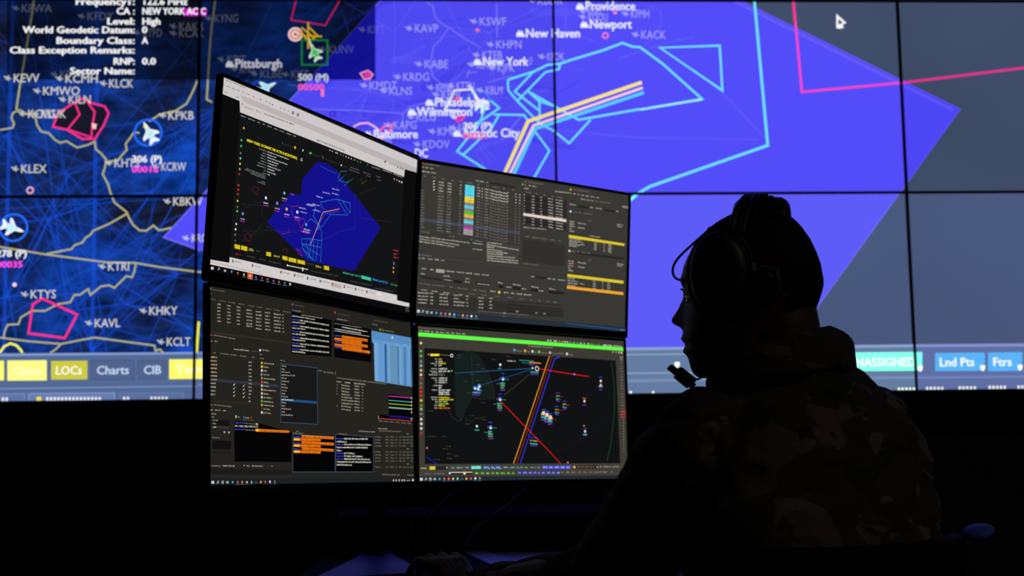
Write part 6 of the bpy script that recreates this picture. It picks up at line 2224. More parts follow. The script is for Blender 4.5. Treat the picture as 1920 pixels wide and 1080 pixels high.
S 355 161.7 270.6 182.7 271 2.9
S 356 10.4 280.4 27 281 3.1
S 356 38.2 281.3 53.4 281.8 3.1
S 356 68.1 282.3 85.1 282.9 3.1
S 356 107.9 283.6 116.7 283.9 3.2
S 356 193.3 269.8 205.7 269.9 3.8
S 356 230 270 244.8 270.1 3.8
S 356 249.8 270.1 259.8 270.2 3.8
S 356 264.8 270.2 281 270.3 3.8
S 356 286 270.3 309.8 270.4 3.8
C 394 216.8 269.1 3.2
S 355 136 279.6 153.5 279.7 2.9
S 355 168.5 279.8 183 279.9 2.9
S 355 202.5 280 218.9 280.1 3
S 355 239.6 280.3 254.6 280.4 3
S 355 273.6 280.5 287.1 280.6 3
S 355 304.1 280.7 310.2 280.8 3
S 355 328 280.9 334.9 281 3
S 355 352.2 281.1 359.1 281.1 3
S 355 371.3 281.2 383.6 281.3 3.1
P 381 317.1 223.3 348.2 224 347.7 229 316.6 228.3
S 356 306 227 314.5 227.1 3.3
S 356 352.9 227.6 362.6 227.7 3.3
S 356 367.5 227.8 376.3 227.9 3.3
S 356 383.3 228 404.6 228.2 3.3
S 356 212.6 248.4 225.8 249.7 3.5
S 356 253.9 249.1 275.8 250.6 3.5
S 356 306.2 250 328.6 251.5 3.5
S 356 358.6 250.9 376.2 252.3 3.5
P 395 213.5 252.9 228.3 253.1 228.5 259.3 213.7 259.1
P 395 253.1 253.3 278.3 253.5 278.5 259.8 253.4 259.5
P 395 305.7 253.8 328 254 328.2 260.3 306 260.1
P 395 357.4 254.3 403.1 254.7 403.3 261.1 357.6 260.6
S 356 236 256.5 249.9 256.8 3.5
S 356 278.7 257.3 292.9 257.5 3.5
S 356 327.1 258.2 341.6 258.4 3.5
P 396 1.6 284.2 403.5 294.9 402.5 314.5 1.8 318.8
S 356 3.3 287.9 31.8 287.4 3.8
S 356 34.2 287.4 41.8 287.3 3.9
S 356 57.6 287 81 286.6 3.9
S 356 94.6 286.4 109.6 286.1 3.9
S 356 128.1 285.8 134.4 285.7 4
S 356 160.8 287 174.3 286.5 3.7
S 356 189.8 286 198.9 285.7 3.7
S 356 229.3 316.8 236.5 317.2 4
P 381 238.9 286.6 397.9 285 397.9 287.2 239 289.2
S 356 3.6 295.1 29.7 294.7 3.8
S 356 34.6 294.6 42.1 294.5 3.9
S 356 58 294.3 81.3 293.9 3.8
S 356 94.9 293.7 109.9 293.5 3.9
S 356 128.4 293.2 134.7 293.1 3.9
S 356 161.2 294.4 174.6 294 3.7
S 356 190.1 293.5 199.2 293.2 3.7
S 356 229.6 324.3 236.9 324.7 4
P 381 239.2 294.1 398.1 292.8 398.2 295 239.3 296.8
S 356 4 302.2 27.7 301.9 3.9
S 356 34.9 301.8 42.5 301.7 3.9
S 356 58.3 301.5 81.6 301.2 3.9
S 356 95.3 301 122.8 300.6 3.9
S 356 128.7 300.6 135 300.5 3.9
S 356 161.5 301.8 174.9 301.4 3.7
S 356 190.4 300.9 199.5 300.7 3.7
S 356 229.9 331.8 237.2 332.3 4
P 381 239.5 301.6 398.4 300.5 398.5 302.8 239.6 304.3
S 356 4.3 309.4 25.6 309.1 3.8
S 356 35.2 309 42.8 308.9 3.9
S 356 58.6 308.7 82 308.5 3.9
S 356 95.6 308.3 123.1 308 3.9
S 356 129.1 307.9 135.4 307.8 3.9
S 356 161.8 309.2 175.3 308.8 3.7
S 356 190.7 308.4 199.8 308.1 3.7
S 356 230.2 339.3 237.5 339.8 4
P 381 239.8 309.2 398.7 308.3 398.8 310.6 240 311.8
S 356 264.8 310.4 273.2 310.4 3.3
S 356 320.6 310.3 327.4 310.3 3.3
S 356 343.6 310.2 350.5 310.2 3.3
L 355 0.8 160.5 315.6 302.1 315.6
P 397 1 321.4 596 325.1 596 338.1 0.5 335.5
P 217 2.6 323.8 5.6 323.6 5.7 326.2 2.7 326.4
P 217 6.2 323.6 9.2 323.4 9.3 325.9 6.3 326.1
P 217 2.8 326.9 5.7 326.7 5.8 329.2 2.9 329.4
P 217 6.3 326.7 9.3 326.5 9.4 329 6.4 329.2
R 127 17.6 325.6 2.1 0.8
L 127 0.8 15.9 327.3 14.2 329.2
R 45 28.2 327 2.5 1
P 218 36.3 324.9 41.7 324.5 41.9 329.1 36.5 329.5
P 219 37.8 324.8 39.3 324.7 39.4 326.5 37.9 326.6
C 336 51.6 327.2 2.6
C 337 52.1 326.4 1
C 222 63.5 327.4 2.6
C 223 64 326.6 1.1
P 226 59.7 332.4 68.3 331.8 68.3 332.6 59.8 333.1
C 398 74.8 327.5 2.5
C 399 75.4 326.6 1.1
P 226 71.1 332.4 79.6 331.8 79.7 332.6 71.1 333.2
C 342 86.2 327.5 2.6
C 343 86.8 326.7 1
P 226 82.4 332.4 91.1 331.9 91.1 332.6 82.5 333.2
C 400 97.7 327.8 2.6
C 401 98.3 326.9 1.1
P 226 93.9 332.7 102.6 332.1 102.6 332.9 93.9 333.5
P 346 106.1 328 113 327.5 113 328.3 106.2 328.8
C 347 120.5 328.1 2.6
C 348 121.1 327.3 1
P 226 116.7 333.1 125.4 332.5 125.5 333.3 116.7 333.8
C 402 131.8 328.1 2.6
C 403 132.4 327.3 1
P 226 128 333.1 136.8 332.5 136.8 333.3 128 333.9
C 45 143.5 328.1 2.7
C 351 144.1 327.3 1.1
P 226 139.6 333.1 148.5 332.6 148.5 333.4 139.7 333.9
C 404 155.6 327.9 2.6
C 405 156.2 327 1.1
P 226 151.7 332.9 160.6 332.3 160.6 333.1 151.7 333.7
P 406 407.2 325.9 595.4 331.5 595.5 334.4 407.3 328.1
S 407 577.6 334 590.5 334.1 3.2
"""
DATA_LR = """
P 408 -1.5 -0.6 599.6 1 596.1 335.3 1.6 336.7
C 354 3.9 2.7 1.9
S 385 9 5 75.5 4.7 2.9
S 409 0.8 11.3 13.6 11.4 3.4
S 409 17.8 11.4 31.9 11.5 3.4
S 409 36.2 11.5 44.3 11.5 3.4
S 409 48.6 11.5 55.4 11.6 3.5
S 409 59.8 11.6 71 11.6 3.4
S 409 75.4 11.7 84.2 11.7 3.4
S 409 88.6 11.7 98.1 11.8 3.5
S 409 102.5 11.8 113.9 11.9 3.5
S 409 118.4 11.9 126.7 11.9 3.5
P 410 -1.7 13.5 596.1 16.6 595.7 25.4 -1.7 22.4
C 411 361 11.8 2
C 412 368.8 11.9 2
C 411 380.2 12.1 1.9
C 412 385.9 12.1 2
C 413 396.2 12.3 2
C 414 404.5 12.4 2
C 412 412.4 12.5 2
C 411 420 12.6 2
C 267 429.1 12.7 2
C 415 440 12.8 2
C 413 450.6 13 2
C 411 460.9 13.1 2
C 416 472 13.2 2
C 411 483.8 13.4 2
C 413 494.2 13.5 2
C 413 516.7 13.8 2
S 417 497.9 14.7 510.3 14.9 3.2
S 373 530.6 15.6 558.4 15.6 4.4
S 418 562.6 15.4 593.1 15.6 3.5
P 419 17.2 47.5 570.3 50.1 573.4 299.9 16.8 299
P 420 95.1 60.5 144.8 44.7 157.5 57.5 201.8 125.6 202.9 152.4 142.9 151.4 110.2 207.3 97.9 191.9 95.9 113.3
C 421 305.3 27.7 1.7
S 422 310.4 29.6 375.3 29.7 3.1
C 423 262.2 39.6 3
S 417 268.3 42 283.6 42.4 3.1
C 424 292.9 39.9 3.1
S 417 299 42.4 307.6 43.1 3
C 412 314.6 40.1 3.1
S 417 320.8 42.6 329.5 43.3 3.1
C 425 333.8 40.3 3.1
S 417 340 42.8 357.5 43.1 3.1
C 416 366.1 40.7 3.1
S 417 372.4 43.2 390.2 43.4 3.1
C 412 417.2 41.2 3.1
S 417 423.6 43.8 436.3 44.3 3.1
S 417 390.9 41.9 408.9 42.1 3.1
C 426 562 29.5 2.3
C 427 571.9 29.6 2.3
C 428 581.6 29.7 2.4
C 288 589.7 29.8 2.4
C 429 9.1 37.2 2.9
C 430 9 54.7 2.8
C 430 8.9 65.1 2.8
C 431 8.9 77.5 2.9
C 432 8.8 86.6 2.9
C 433 8.8 97 2.8
C 434 8.7 106.6 2.8
C 164 8.7 115.1 2.8
C 435 8.7 125.4 2.9
C 162 8.6 134.5 2.8
C 436 8.6 143.5 2.8
C 261 8.5 151.7 2.8
C 165 8.5 162.3 2.8
C 437 8.4 173.5 2.9
C 438 8.4 181.2 2.9
C 439 8.4 191.5 2.8
C 440 8.3 203.2 2.9
C 412 8.3 212.9 2.9
C 441 8.2 222.9 2.8
C 442 8.2 233.1 2.8
P 443 33 59.5 56.1 58.4 56 63.4 32.9 64.5
L 444 0.8 56.1 60.2 84.1 61
R 445 88.8 60.7 3.2 1.4
C 446 28.3 61 1.8
S 416 44.5 71.5 51.6 71.7 3.4
S 447 54.4 71.6 62.1 71.5 4.2
S 416 46 76.7 51.5 76.9 3.4
S 374 54.3 76.8 65.2 76.6 4.2
S 416 33.6 81.7 51.5 81.4 3.3
S 447 54.3 81.3 72 80.8 4.2
S 416 42.8 85.7 51.4 85.9 3.4
S 374 54.2 85.7 62.6 85.6 4.2
S 416 35 93.3 51.3 93.2 3.4
S 374 54.1 93.1 77.4 92.4 4.2
S 416 31.9 98.7 51.3 98.4 3.3
S 374 54.1 98.3 83.6 97.4 4.2
S 416 36.5 102.1 51.2 102.1 3.4
S 448 54 102 70.5 101.6 4.2
S 416 28.8 107.1 51.2 106.8 3.4
S 448 54 106.7 70.4 106.3 4.2
S 416 34.8 114.2 51.1 114.1 3.3
S 374 53.9 114 75.6 113.5 4.2
S 416 42.4 118.6 51 118.8 3.3
S 374 53.8 118.7 77.1 118.1 4.2
S 416 45.4 123.1 51 123.5 3.4
S 374 53.8 123.4 75.5 122.9 4.2
S 416 39.2 130.1 50.9 130.2 3.4
S 374 53.7 130.2 62.9 130.1 4.1
S 374 53.6 135.4 62 135.4 4.1
S 416 35.5 140.1 50.8 140.1 3.4
S 374 53.6 140.1 86.1 139.3 4.1
S 374 53.5 144.7 83 144.1 4.2
S 374 53.4 149.4 82.9 148.8 4.2
S 416 32.8 156.2 50.6 156.2 3.4
S 447 53.4 156.2 81.2 155.7 4.1
S 416 35.8 160.8 50.5 160.9 3.3
S 447 53.3 160.8 93.7 160.1 4.2
S 416 44.4 165.2 50.5 165.6 3.4
S 449 53.3 165.5 76.4 165.2 4.2
S 416 44.3 169.9 50.4 170.2 3.3
S 449 53.2 170.2 79.5 169.8 4.1
S 416 41.8 174.1 50.4 174.4 3.3
S 447 53.1 174.3 68.6 174.2 4.2
S 416 41.7 179.2 50.3 179.6 3.4
S 450 53.1 179.5 82.5 179.1 4.1
C 451 88.3 95.1 1.9
L 452 0.7 142 55.5 144 127.5
L 452 0.6 158.2 54.8 182.9 88.6 198.6 120.3 203.8 152.4
L 452 0.7 143.5 152.7 168.6 155.5 204.5 152.9
L 452 0.7 79.3 184.4 88.4 197.2 104 206.1 116.6 200.7
L 452 0.7 123 196.6 126 204.5 142 204.2 150 198.3 180.7 195.1
L 453 0.7 552.8 183.4 476.2 232.7 381.4 272.1
S 454 153.9 79.1 166.2 79.1 2.7
S 454 166.6 88 179 88 2.6
S 454 196.5 65.1 209.1 65.1 2.7
S 454 236.6 56.5 249.3 56.4 2.7
S 454 118 117.8 130.1 117.9 2.6
S 454 153.2 114.4 165.5 114.5 2.7
S 454 127.1 143.4 139.2 143.6 2.6
S 454 165.2 164.1 177.5 164.3 2.6
S 454 135.8 193.8 147.9 194.1 2.6
S 454 167.6 202.5 179.9 202.8 2.6
S 454 122.8 212.4 134.8 212.7 2.6
S 454 27 185.5 38.6 185.7 2.5
S 454 25 240.6 36.5 241 2.5
S 454 35.6 240.5 47.1 240.9 2.6
S 454 61.6 240.3 73.3 240.7 2.6
S 454 72 261.6 83.8 262.1 2.6
S 454 103 60.1 115.1 60 2.6
S 454 102.9 65.9 115 65.9 2.7
S 454 137.4 101.7 149.6 101.7 2.6
S 455 62.7 267.3 76.6 267.7 2.3
S 455 71.8 277.5 85.7 278 2.3
S 455 90.3 282.7 104.3 283.2 2.3
S 455 41.1 290.2 54.8 290.8 2.3
S 455 73.2 287.8 87.1 288.3 2.3
L 456 1.2 554.7 56.1 560 90.8 562.3 125.5 560.3 168.9 553.5 212 543.9 257.8 531.1 293.2
L 457 0.5 303.4 94.8 227.8 146.4
L 458 1 97.7 99.5 100.8 99.2
L 458 1.1 102.9 99 106 98.7
L 458 1 108.1 98.6 111.2 98.3
L 458 1 113.2 98.1 116.4 97.8
L 458 1.1 118.5 97.6 121.6 97.3
L 458 1.1 123.7 97.1 126.8 96.9
L 458 1 128.9 96.7 132 96.4
L 458 1.1 134.1 96.2 137.3 95.9
L 458 1.1 139.4 95.7 142.6 95.4
L 458 1 144.7 95.3 147.8 95
L 458 1 149.9 94.8 153.1 94.5
L 458 1.1 155.2 94.3 158.4 94
L 458 1.1 160.5 93.8 163.7 93.5
L 458 1.1 165.8 93.3 169 93.1
L 458 1 171.2 92.9 174.4 92.6
L 458 1.1 176.5 92.4 179.7 92.1
L 458 1.1 181.9 91.9 185.1 91.6
L 458 1.1 187.2 91.4 190.5 91.1
L 458 1.1 192.6 90.9 195.8 90.6
L 458 1.1 198 90.4 201.2 90.2
L 458 1 203.4 90 206.6 89.7
L 458 1.1 208.8 89.5 212.1 89.2
L 458 1.1 214.2 89 217.5 88.7
L 458 1.1 219.7 88.5 223 88.2
L 458 1.1 225.1 88 228.4 87.7
L 458 1.1 230.6 87.5 233.9 87.2
L 458 1.1 236.1 87 239.4 86.7
L 458 1.1 241.6 86.5 244.9 86.2
L 458 1.1 247.1 86 250.4 85.7
L 458 1.1 252.6 85.5 255.9 85.2
L 458 1.1 258.1 85 261.5 84.7
L 458 1.1 263.7 84.5 267 84.2
L 458 1.1 269.2 84 272.6 83.7
L 458 1.1 274.8 83.5 278.2 83.2
L 458 1.1 280.4 83 283.8 82.7
L 458 1.1 286 82.5 289.4 82.2
L 458 1.1 291.6 82 295 81.7
L 458 1.1 297.2 81.5 300.6 81.2
L 458 1.1 302.9 81 306.3 80.7
L 458 1.1 308.5 80.5 311.9 80.2
L 459 1.1 162.7 125.5 165.6 124.7
L 459 1.1 167.6 124.1 170.5 123.3
L 459 1 172.5 122.7 175.4 121.8
L 459 1.1 177.4 121.2 180.3 120.4
L 459 1.1 182.3 119.8 185.2 118.9
L 459 1.1 187.2 118.3 190.2 117.5
L 459 1.1 192.1 116.9 195.1 116
L 459 1.1 197.1 115.4 200.1 114.6
L 459 1.1 202.1 114 205 113.1
L 459 1.1 207 112.5 210 111.7
L 459 1.1 212 111.1 215 110.2
L 459 1.1 217 109.6 220 108.7
L 459 1.1 222 108.1 225 107.3
L 459 1 227 106.7 230 105.8
L 459 1.1 232.1 105.2 235.1 104.3
L 459 1.1 237.1 103.7 240.1 102.8
L 459 1.1 242.2 102.2 245.2 101.3
L 459 1.1 247.2 100.7 250.3 99.8
L 459 1.1 252.3 99.2 255.4 98.3
L 459 1 257.4 97.8 260.4 96.9
L 459 1 262.5 96.3 265.6 95.4
L 459 1 267.6 94.8 270.7 93.9
L 459 1.1 272.7 93.2 275.8 92.3
L 459 1.1 277.9 91.7 281 90.8
L 459 1.1 283 90.2 286.1 89.3
L 459 1.1 288.2 88.7 291.3 87.8
L 459 1.1 293.3 87.2 296.5 86.3
L 459 1.1 298.5 85.7 301.6 84.8
L 459 1.1 303.7 84.2 306.9 83.2
L 459 1.1 308.9 82.6 312.1 81.7
L 460 0.8 215.2 114.4 217.9 113.6
L 460 0.9 219.7 113.1 222.4 112.4
L 460 0.8 224.3 111.9 227 111.2
L 460 0.8 228.8 110.7 231.5 109.9
L 460 0.8 233.3 109.4 236 108.7
L 460 0.8 237.8 108.2 240.6 107.4
L 460 0.8 242.4 106.9 245.1 106.2
L 460 0.8 246.9 105.7 249.7 104.9
L 460 0.8 251.5 104.4 254.2 103.6
L 460 0.9 256.1 103.1 258.8 102.4
L 460 0.8 260.7 101.9 263.4 101.1
L 460 0.8 265.3 100.6 268 99.9
L 460 0.9 269.9 99.3 272.6 98.6
L 460 0.8 274.5 98.1 277.2 97.3
L 460 0.8 279.1 96.8 281.9 96
L 460 0.9 283.7 95.5 286.5 94.8
L 460 0.8 288.4 94.3 291.2 93.5
L 460 0.8 293 93 295.8 92.2
L 460 0.8 297.7 91.7 300.5 90.9
L 460 0.8 302.4 90.4 305.2 89.6
L 461 1.7 363.3 49.1 266.5 268.2 252.3 298.9
L 462 1.4 371.1 50.7 274.9 268.2 261.7 298.9
L 463 1.9 395.3 49.6 378.8 54 285 266.8 271.4 299
L 464 1.6 329.8 80.5 481.8 93.1
L 464 1.6 220.8 160 346.8 264 388.2 300.1
C 465 437.2 89.1 2.3
L 466 1.6 20 283.8 47.1 299.2
S 467 240.3 67.2 264.9 66.9 3.6
L 468 1.7 274.2 62.9 316.4 63.3
L 469 1.7 281.9 68.1 307.6 69.2
L 470 2.5 303.5 66.6 337.1 67.3
S 471 304 73.2 321.3 73 3.3
C 472 312.5 79.5 2.5
R 45 325.6 80.3 5 1.7
S 473 307 90.5 331.2 90.9 4.4
S 474 306.9 95.5 328.3 95.2 3.3
S 475 222.3 97.3 231.9 97.2 3.6
L 476 1.1 227 108 243.7 108.5
L 476 1 208.5 119.5 223.4 119.5
L 477 1.3 217.8 105.1 221 109.8
C 478 227 107.5 4.6
C 45 227.6 109.1 2.7
S 479 220.1 119.1 233.4 119.2 4.3
S 480 220 124.2 233.3 124.3 4.3
S 481 219.9 129.3 233.2 129.5 4.4
S 482 219.8 134.5 233 134.6 4.3
S 475 212.9 144.1 222.5 144.1 3.5
L 476 1.1 217.6 154.7 234.2 155.4
L 476 1.1 199.3 165.9 214.1 166.1
L 477 1.3 208.5 151.8 211.7 156.5
C 478 217.7 154.2 4.6
C 45 218.3 155.8 2.7
S 479 210.8 165.7 224 165.9 4.2
S 480 210.7 170.7 223.9 171 4.3
S 481 210.6 175.8 223.8 176.1 4.3
S 482 210.5 180.9 223.6 181.2 4.3
S 475 185.3 208.3 194.8 208.4 3.4
L 476 1.1 190 218.8 206.3 219.7
L 476 1.1 172 229.6 186.5 230
L 477 1.3 181 215.8 184.1 220.5
C 478 190 218.3 4.5
C 45 190.6 219.9 2.7
S 479 183.3 229.5 196.3 229.9 4.3
S 480 183.2 234.6 196.2 235 4.2
S 481 183.1 239.6 196.1 240 4.2
S 482 183 244.6 196 245 4.2
C 478 157.7 131.3 4.5
C 45 158.3 132.9 2.6
S 479 151.1 142.7 164 142.8 4.2
S 482 151 147.7 163.9 147.9 4.3
C 478 161.1 125.9 4.5
C 45 161.7 127.4 2.7
S 479 154.4 137.3 167.3 137.4 4.2
S 482 154.3 142.3 167.2 142.5 4.3
C 478 149 131 4.6
C 45 149.6 132.6 2.7
S 479 142.4 142.4 155.3 142.6 4.2
S 482 142.3 147.4 155.2 147.6 4.3
C 45 220.1 75.7 3
S 483 213.9 86 226.5 86 4.1
C 45 152.9 216.2 2.8
S 483 147 226 159.1 226.3 3.9
S 484 381 136.5 391 136.5 3.4
S 485 380.1 143.8 390.7 143.8 3.4
L 486 0.8 385.8 143.1 400.7 144.4
S 479 379.1 151.1 391.9 151 4.2
S 482 380.4 155.5 390 155.5 3.3
S 484 400.6 155.5 410.6 155.6 3.4
S 485 399.7 162.8 410.4 162.9 3.4
L 486 0.9 405.4 162.1 420.4 163.5
S 479 398.7 170.1 411.6 170.1 4.2
S 482 400 174.5 409.6 174.6 3.4
S 484 376.4 168.7 386.3 168.7 3.3
S 485 375.5 175.9 386.1 175.9 3.3
L 486 0.8 381.1 175.2 396 176.6
S 479 374.5 183.1 387.3 183.1 4.2
S 482 375.8 187.5 385.3 187.6 3.3
S 470 460.5 147 470.8 147 3.4
C 487 465.5 152.5 3.1
S 482 459.9 162.8 469.8 162.9 3.4
S 484 513.7 94.5 524.2 94.4 3.5
C 487 518.6 102.4 3.2
S 479 511.3 117.6 524.8 117.4 4.3
S 482 512.5 124.4 522.6 124.4 3.5
S 484 459.6 218.9 469.8 219 3.3
C 487 464.5 224.4 3.1
S 479 457.6 233.5 470.7 233.6 4.2
S 482 459 234.6 468.8 234.8 3.3
S 484 301.4 241.1 310.9 241.3 3.2
S 485 300.5 248.1 310.7 248.3 3.3
L 486 0.9 306 247.5 320.3 249.1
S 479 299.6 255.2 311.9 255.4 4
S 482 300.8 259.5 310 259.7 3.2
S 484 312.3 242.3 321.9 242.6 3.3
S 485 311.4 249.4 321.6 249.6 3.3
L 486 0.9 316.9 248.8 331.3 250.4
S 479 310.5 256.5 322.8 256.7 4
S 482 311.7 260.8 321 261 3.2
C 488 518.2 112.5 3.4
C 470 461.7 211.3 1.9
S 484 336.3 177 346.3 177 4.4
C 489 341.3 183.5 4.7
S 490 334.9 188 347.4 188.3 4.4
S 491 333.3 194.6 348.6 195.4 6.6
S 492 333.1 200.6 347.7 201 5
S 484 346.6 180.9 356.7 181 4.4
C 489 351.6 187.4 4.7
S 490 345.2 191.9 357.7 192.3 4.4
S 491 343.6 198.6 358.9 199.4 6.5
S 492 343.4 204.6 358 204.9 4.9
S 484 356.2 186.2 366.3 186.3 4.4
C 489 361.2 192.8 4.6
S 490 354.8 197.3 367.4 197.6 4.4
S 491 353.2 203.9 368.5 204.8 6.6
S 492 353 210 367.7 210.3 4.9
L 486 0.8 366.5 192.4 377.5 200.5
C 493 336.4 184.7 2.2
S 494 582.1 42.6 590.6 42.8 2.3
S 494 582 49.6 590.5 49.8 3.8
S 494 581.9 56.6 590.4 56.9 3.9
S 494 581.7 63.7 590.3 63.9 2.3
S 494 581.6 70.7 590.3 70.9 3.8
S 494 581.5 77.7 590.2 78 3.8
S 494 581.4 84.7 590.1 85 2.4
S 494 581.2 91.7 590 92 3.8
S 494 581.1 98.7 589.9 99 3.8
S 494 581 105.7 589.8 106 2.4
S 494 580.8 112.7 589.7 113 3.8
S 494 580.7 119.7 589.6 120 3.8
S 494 580.6 126.7 589.5 127 2.3
S 494 580.5 133.7 589.4 134 3.7
S 494 580.3 140.6 589.3 141 3.8
S 494 580.2 147.6 589.2 147.9 2.3
S 494 580.1 154.5 589.1 154.9 3.8
S 494 579.9 161.5 589 161.9 3.8
S 494 579.8 168.4 588.9 168.8 2.4
P 495 577.7 171.7 596.2 171.6 595.9 176.8 577.5 176.9
S 496 579.8 176 593.3 176 3.4
P 495 577.4 178.6 595.9 178.5 595.6 183.7 577.2 183.8
S 496 579.5 182.9 593 182.9 3.5
P 495 577.1 185.5 595.5 185.5 595.3 190.7 576.9 190.7
S 496 579.2 189.8 592.6 189.9 3.5
P 497 585.4 194 587.7 194 587.6 196.3 585.3 196.4
P 497 585.2 201 587.5 200.9 587.4 203.2 585.1 203.3
P 497 585 207.9 587.3 207.9 587.1 210.2 584.8 210.2
P 497 584.7 214.8 587 214.8 586.9 217.1 584.6 217.1
P 497 584.5 221.7 586.8 221.7 586.7 224 584.4 224
P 497 584.3 228.6 586.6 228.6 586.5 230.9 584.2 230.9
P 497 584.1 235.5 586.4 235.5 586.3 237.8 584 237.8
P 497 583.9 242.4 586.2 242.4 586.1 244.7 583.8 244.7
P 497 583.7 249.3 586 249.3 585.9 251.6 583.6 251.6
P 497 583.5 256.2 585.8 256.2 585.7 258.5 583.4 258.5
P 497 583.3 263.1 585.6 263 585.5 265.3 583.2 265.3
P 497 583.1 269.9 585.4 269.9 585.3 272.2 583 272.2
R 267 586.8 42.3 3.3 1.2
C 498 21.4 264.8 2
C 498 408.8 297.7 2.2
P 499 1.3 300.7 596.2 302 594.7 331.9 1.6 326.6
S 500 5.4 309.3 19.7 309.7 3.8
P 501 27.3 304.4 41.5 304.2 41.5 311.1 27.3 311.2
P 502 44 304 73.9 303.7 73.8 311.4 43.9 311.6
P 292 70.5 305.7 73 305.7 73 308.8 70.5 308.8
S 503 83.1 308.9 91.8 308.9 4.1
S 503 96.8 309 114.2 309.1 4.1
S 503 119.3 309.1 131.2 309.2 4.2
P 504 135.7 304 161.8 303.9 161.7 310.7 135.6 310.8
S 505 137.5 309 158.5 308.9 3.4
P 506 168.9 304.2 183.4 304.3 183.2 310.9 168.7 311
S 507 169.7 309 182 309 3.9
C 217 184.5 310.1 1.1
P 506 188.9 304.4 197.9 304.4 197.8 311 188.7 311.2
S 507 189.7 309.1 196.5 309.1 3.9
C 217 199.1 310.2 1.1
P 506 202.8 304.5 214.2 304.5 214.1 311.1 202.7 311.3
S 507 203.7 309.2 212.8 309.3 3.9
C 217 215.4 310.3 1.1
S 508 222.3 309.3 237.1 309.4 4
S 508 241.8 309.5 255.1 309.6 3.9
S 508 259.7 309.6 265.7 309.6 4
S 508 270.4 309.7 278.5 309.7 4
S 508 283.2 309.8 292 309.8 4
S 509 300.1 309.9 313.7 310 4
S 509 318.5 310 327.4 310.1 4
P 510 334.4 304.7 349.6 304.8 349.4 311.9 334.2 311.7
S 511 336 309.6 347.8 309.7 3.8
P 510 352.4 304.8 365.6 304.9 365.4 312 352.2 311.9
S 511 354 309.7 363.7 309.8 3.8
P 510 368.1 304.9 384.2 305 384 312.1 367.8 312
S 511 369.7 309.8 382.3 309.9 3.8
P 510 386.7 305 400.8 305.1 400.5 312.2 386.4 312.1
S 511 388.3 309.9 398.8 310 3.9
P 510 403.6 305.1 417.1 305.2 416.9 312.4 403.4 312.3
S 511 405.2 310.1 415.2 310.1 3.8
C 512 428.1 308.3 2.8
P 513 433.6 304.7 502 304.6 501.7 311.9 433.3 311.9
S 514 435.2 309.2 489.7 309.3 3
P 411 497.1 306.8 499.3 306.8 499.2 310.2 497 310.1
S 422 506.2 309.6 512.9 309.4 4
S 422 517.3 309.7 540.5 309.6 4
S 422 545.3 309.9 568 309.8 4
S 385 13.6 321 28.7 321.1 2.7
S 385 37.7 321 66.6 321.2 2.7
P 515 76.8 317 138.4 317 138.3 319.1 76.8 319
P 516 80.5 318.6 138.3 318.6 138.3 322.2 80.5 322.2
C 517 79 319.3 2.3
P 518 114.7 316.8 120.4 316.9 120.3 322.6 114.7 322.5
P 519 145.3 316.6 156.5 316.7 156.4 322.9 145.2 322.8
S 520 145.9 321.3 155.7 321.4 3.6
P 519 161.3 316.7 170.2 316.8 170.1 323.1 161.1 323
S 520 161.8 321.4 169.5 321.5 3.7
P 519 175 316.8 184.7 316.9 184.6 323.2 174.9 323.1
S 520 175.6 321.5 184 321.6 3.7
P 519 189.6 317 197.3 317 197.2 323.3 189.4 323.3
S 520 190.1 321.7 196.6 321.8 3.7
P 519 202.2 317.1 210.7 317.2 210.5 323.5 202.1 323.4
S 520 202.8 321.8 209.9 321.9 3.7
P 519 215.6 317.2 228.1 317.3 227.9 323.6 215.4 323.5
S 520 216.1 321.9 227.3 322.1 3.7
P 519 233 317.3 241.6 317.4 241.4 323.8 232.8 323.7
S 520 233.5 322.1 240.8 322.2 3.7
P 519 246.6 317.5 253.9 317.5 253.7 323.9 246.4 323.8
S 520 247.1 322.2 253.1 322.3 3.8
P 521 263.5 316.5 271.6 316.6 271.4 323 263.4 322.9
S 522 264.1 321.3 270.8 321.4 3.8
P 521 276.6 316.7 288.7 316.8 288.6 323.2 276.4 323.1
S 522 277.2 321.5 287.9 321.6 3.7
P 521 293.8 316.8 301.9 316.9 301.8 323.3 293.6 323.2
S 522 294.3 321.6 301.1 321.7 3.8
P 521 307 316.9 315.2 317 315 323.4 306.8 323.4
S 522 307.6 321.8 314.4 321.8 3.7
P 521 320.3 317 327.2 317.1 327 323.6 320.1 323.5
S 522 320.9 321.9 326.4 321.9 3.8
P 521 332.3 317.1 342 317.2 341.8 323.7 332.1 323.6
S 522 332.9 322 341.1 322.1 3.8
P 521 347.2 317.3 355.5 317.3 355.3 323.8 347 323.8
S 522 347.7 322.1 354.6 322.2 3.8
P 521 360.7 317.4 370.5 317.5 370.2 324 360.5 323.9
S 522 361.2 322.3 369.6 322.4 3.8
P 521 375.7 317.5 384.1 317.6 383.9 324.1 375.5 324
S 522 376.2 322.4 383.3 322.5 3.8
S 523 388.6 321.4 395.6 321.2 3.6
S 523 400.9 321.6 412.3 321.4 3.5
S 523 417.6 321.7 433.7 321.6 3.6
S 523 439.1 321.9 449.1 321.7 3.6
S 523 454.6 322.1 466.9 321.9 3.6
S 523 472.3 322.2 481.8 322 3.6
S 523 487.3 322.4 503.9 322.2 3.6
S 523 505.7 322 511.6 321.7 3.6
S 523 516.1 322.1 529.5 321.9 3.6
S 523 539.9 322.3 545.9 322.1 3.6
P 524 1.7 325.4 595.6 329.1 596 337.6 2.1 337.4
P 217 2.5 328.4 5.5 328.4 5.5 330.9 2.5 330.9
P 217 6.1 328.4 9.1 328.5 9.1 331 6.1 331
P 217 2.5 331.4 5.5 331.5 5.4 334 2.5 333.9
P 217 6.1 331.5 9.1 331.5 9 334 6 334
R 127 17.7 330.6 2 0.8
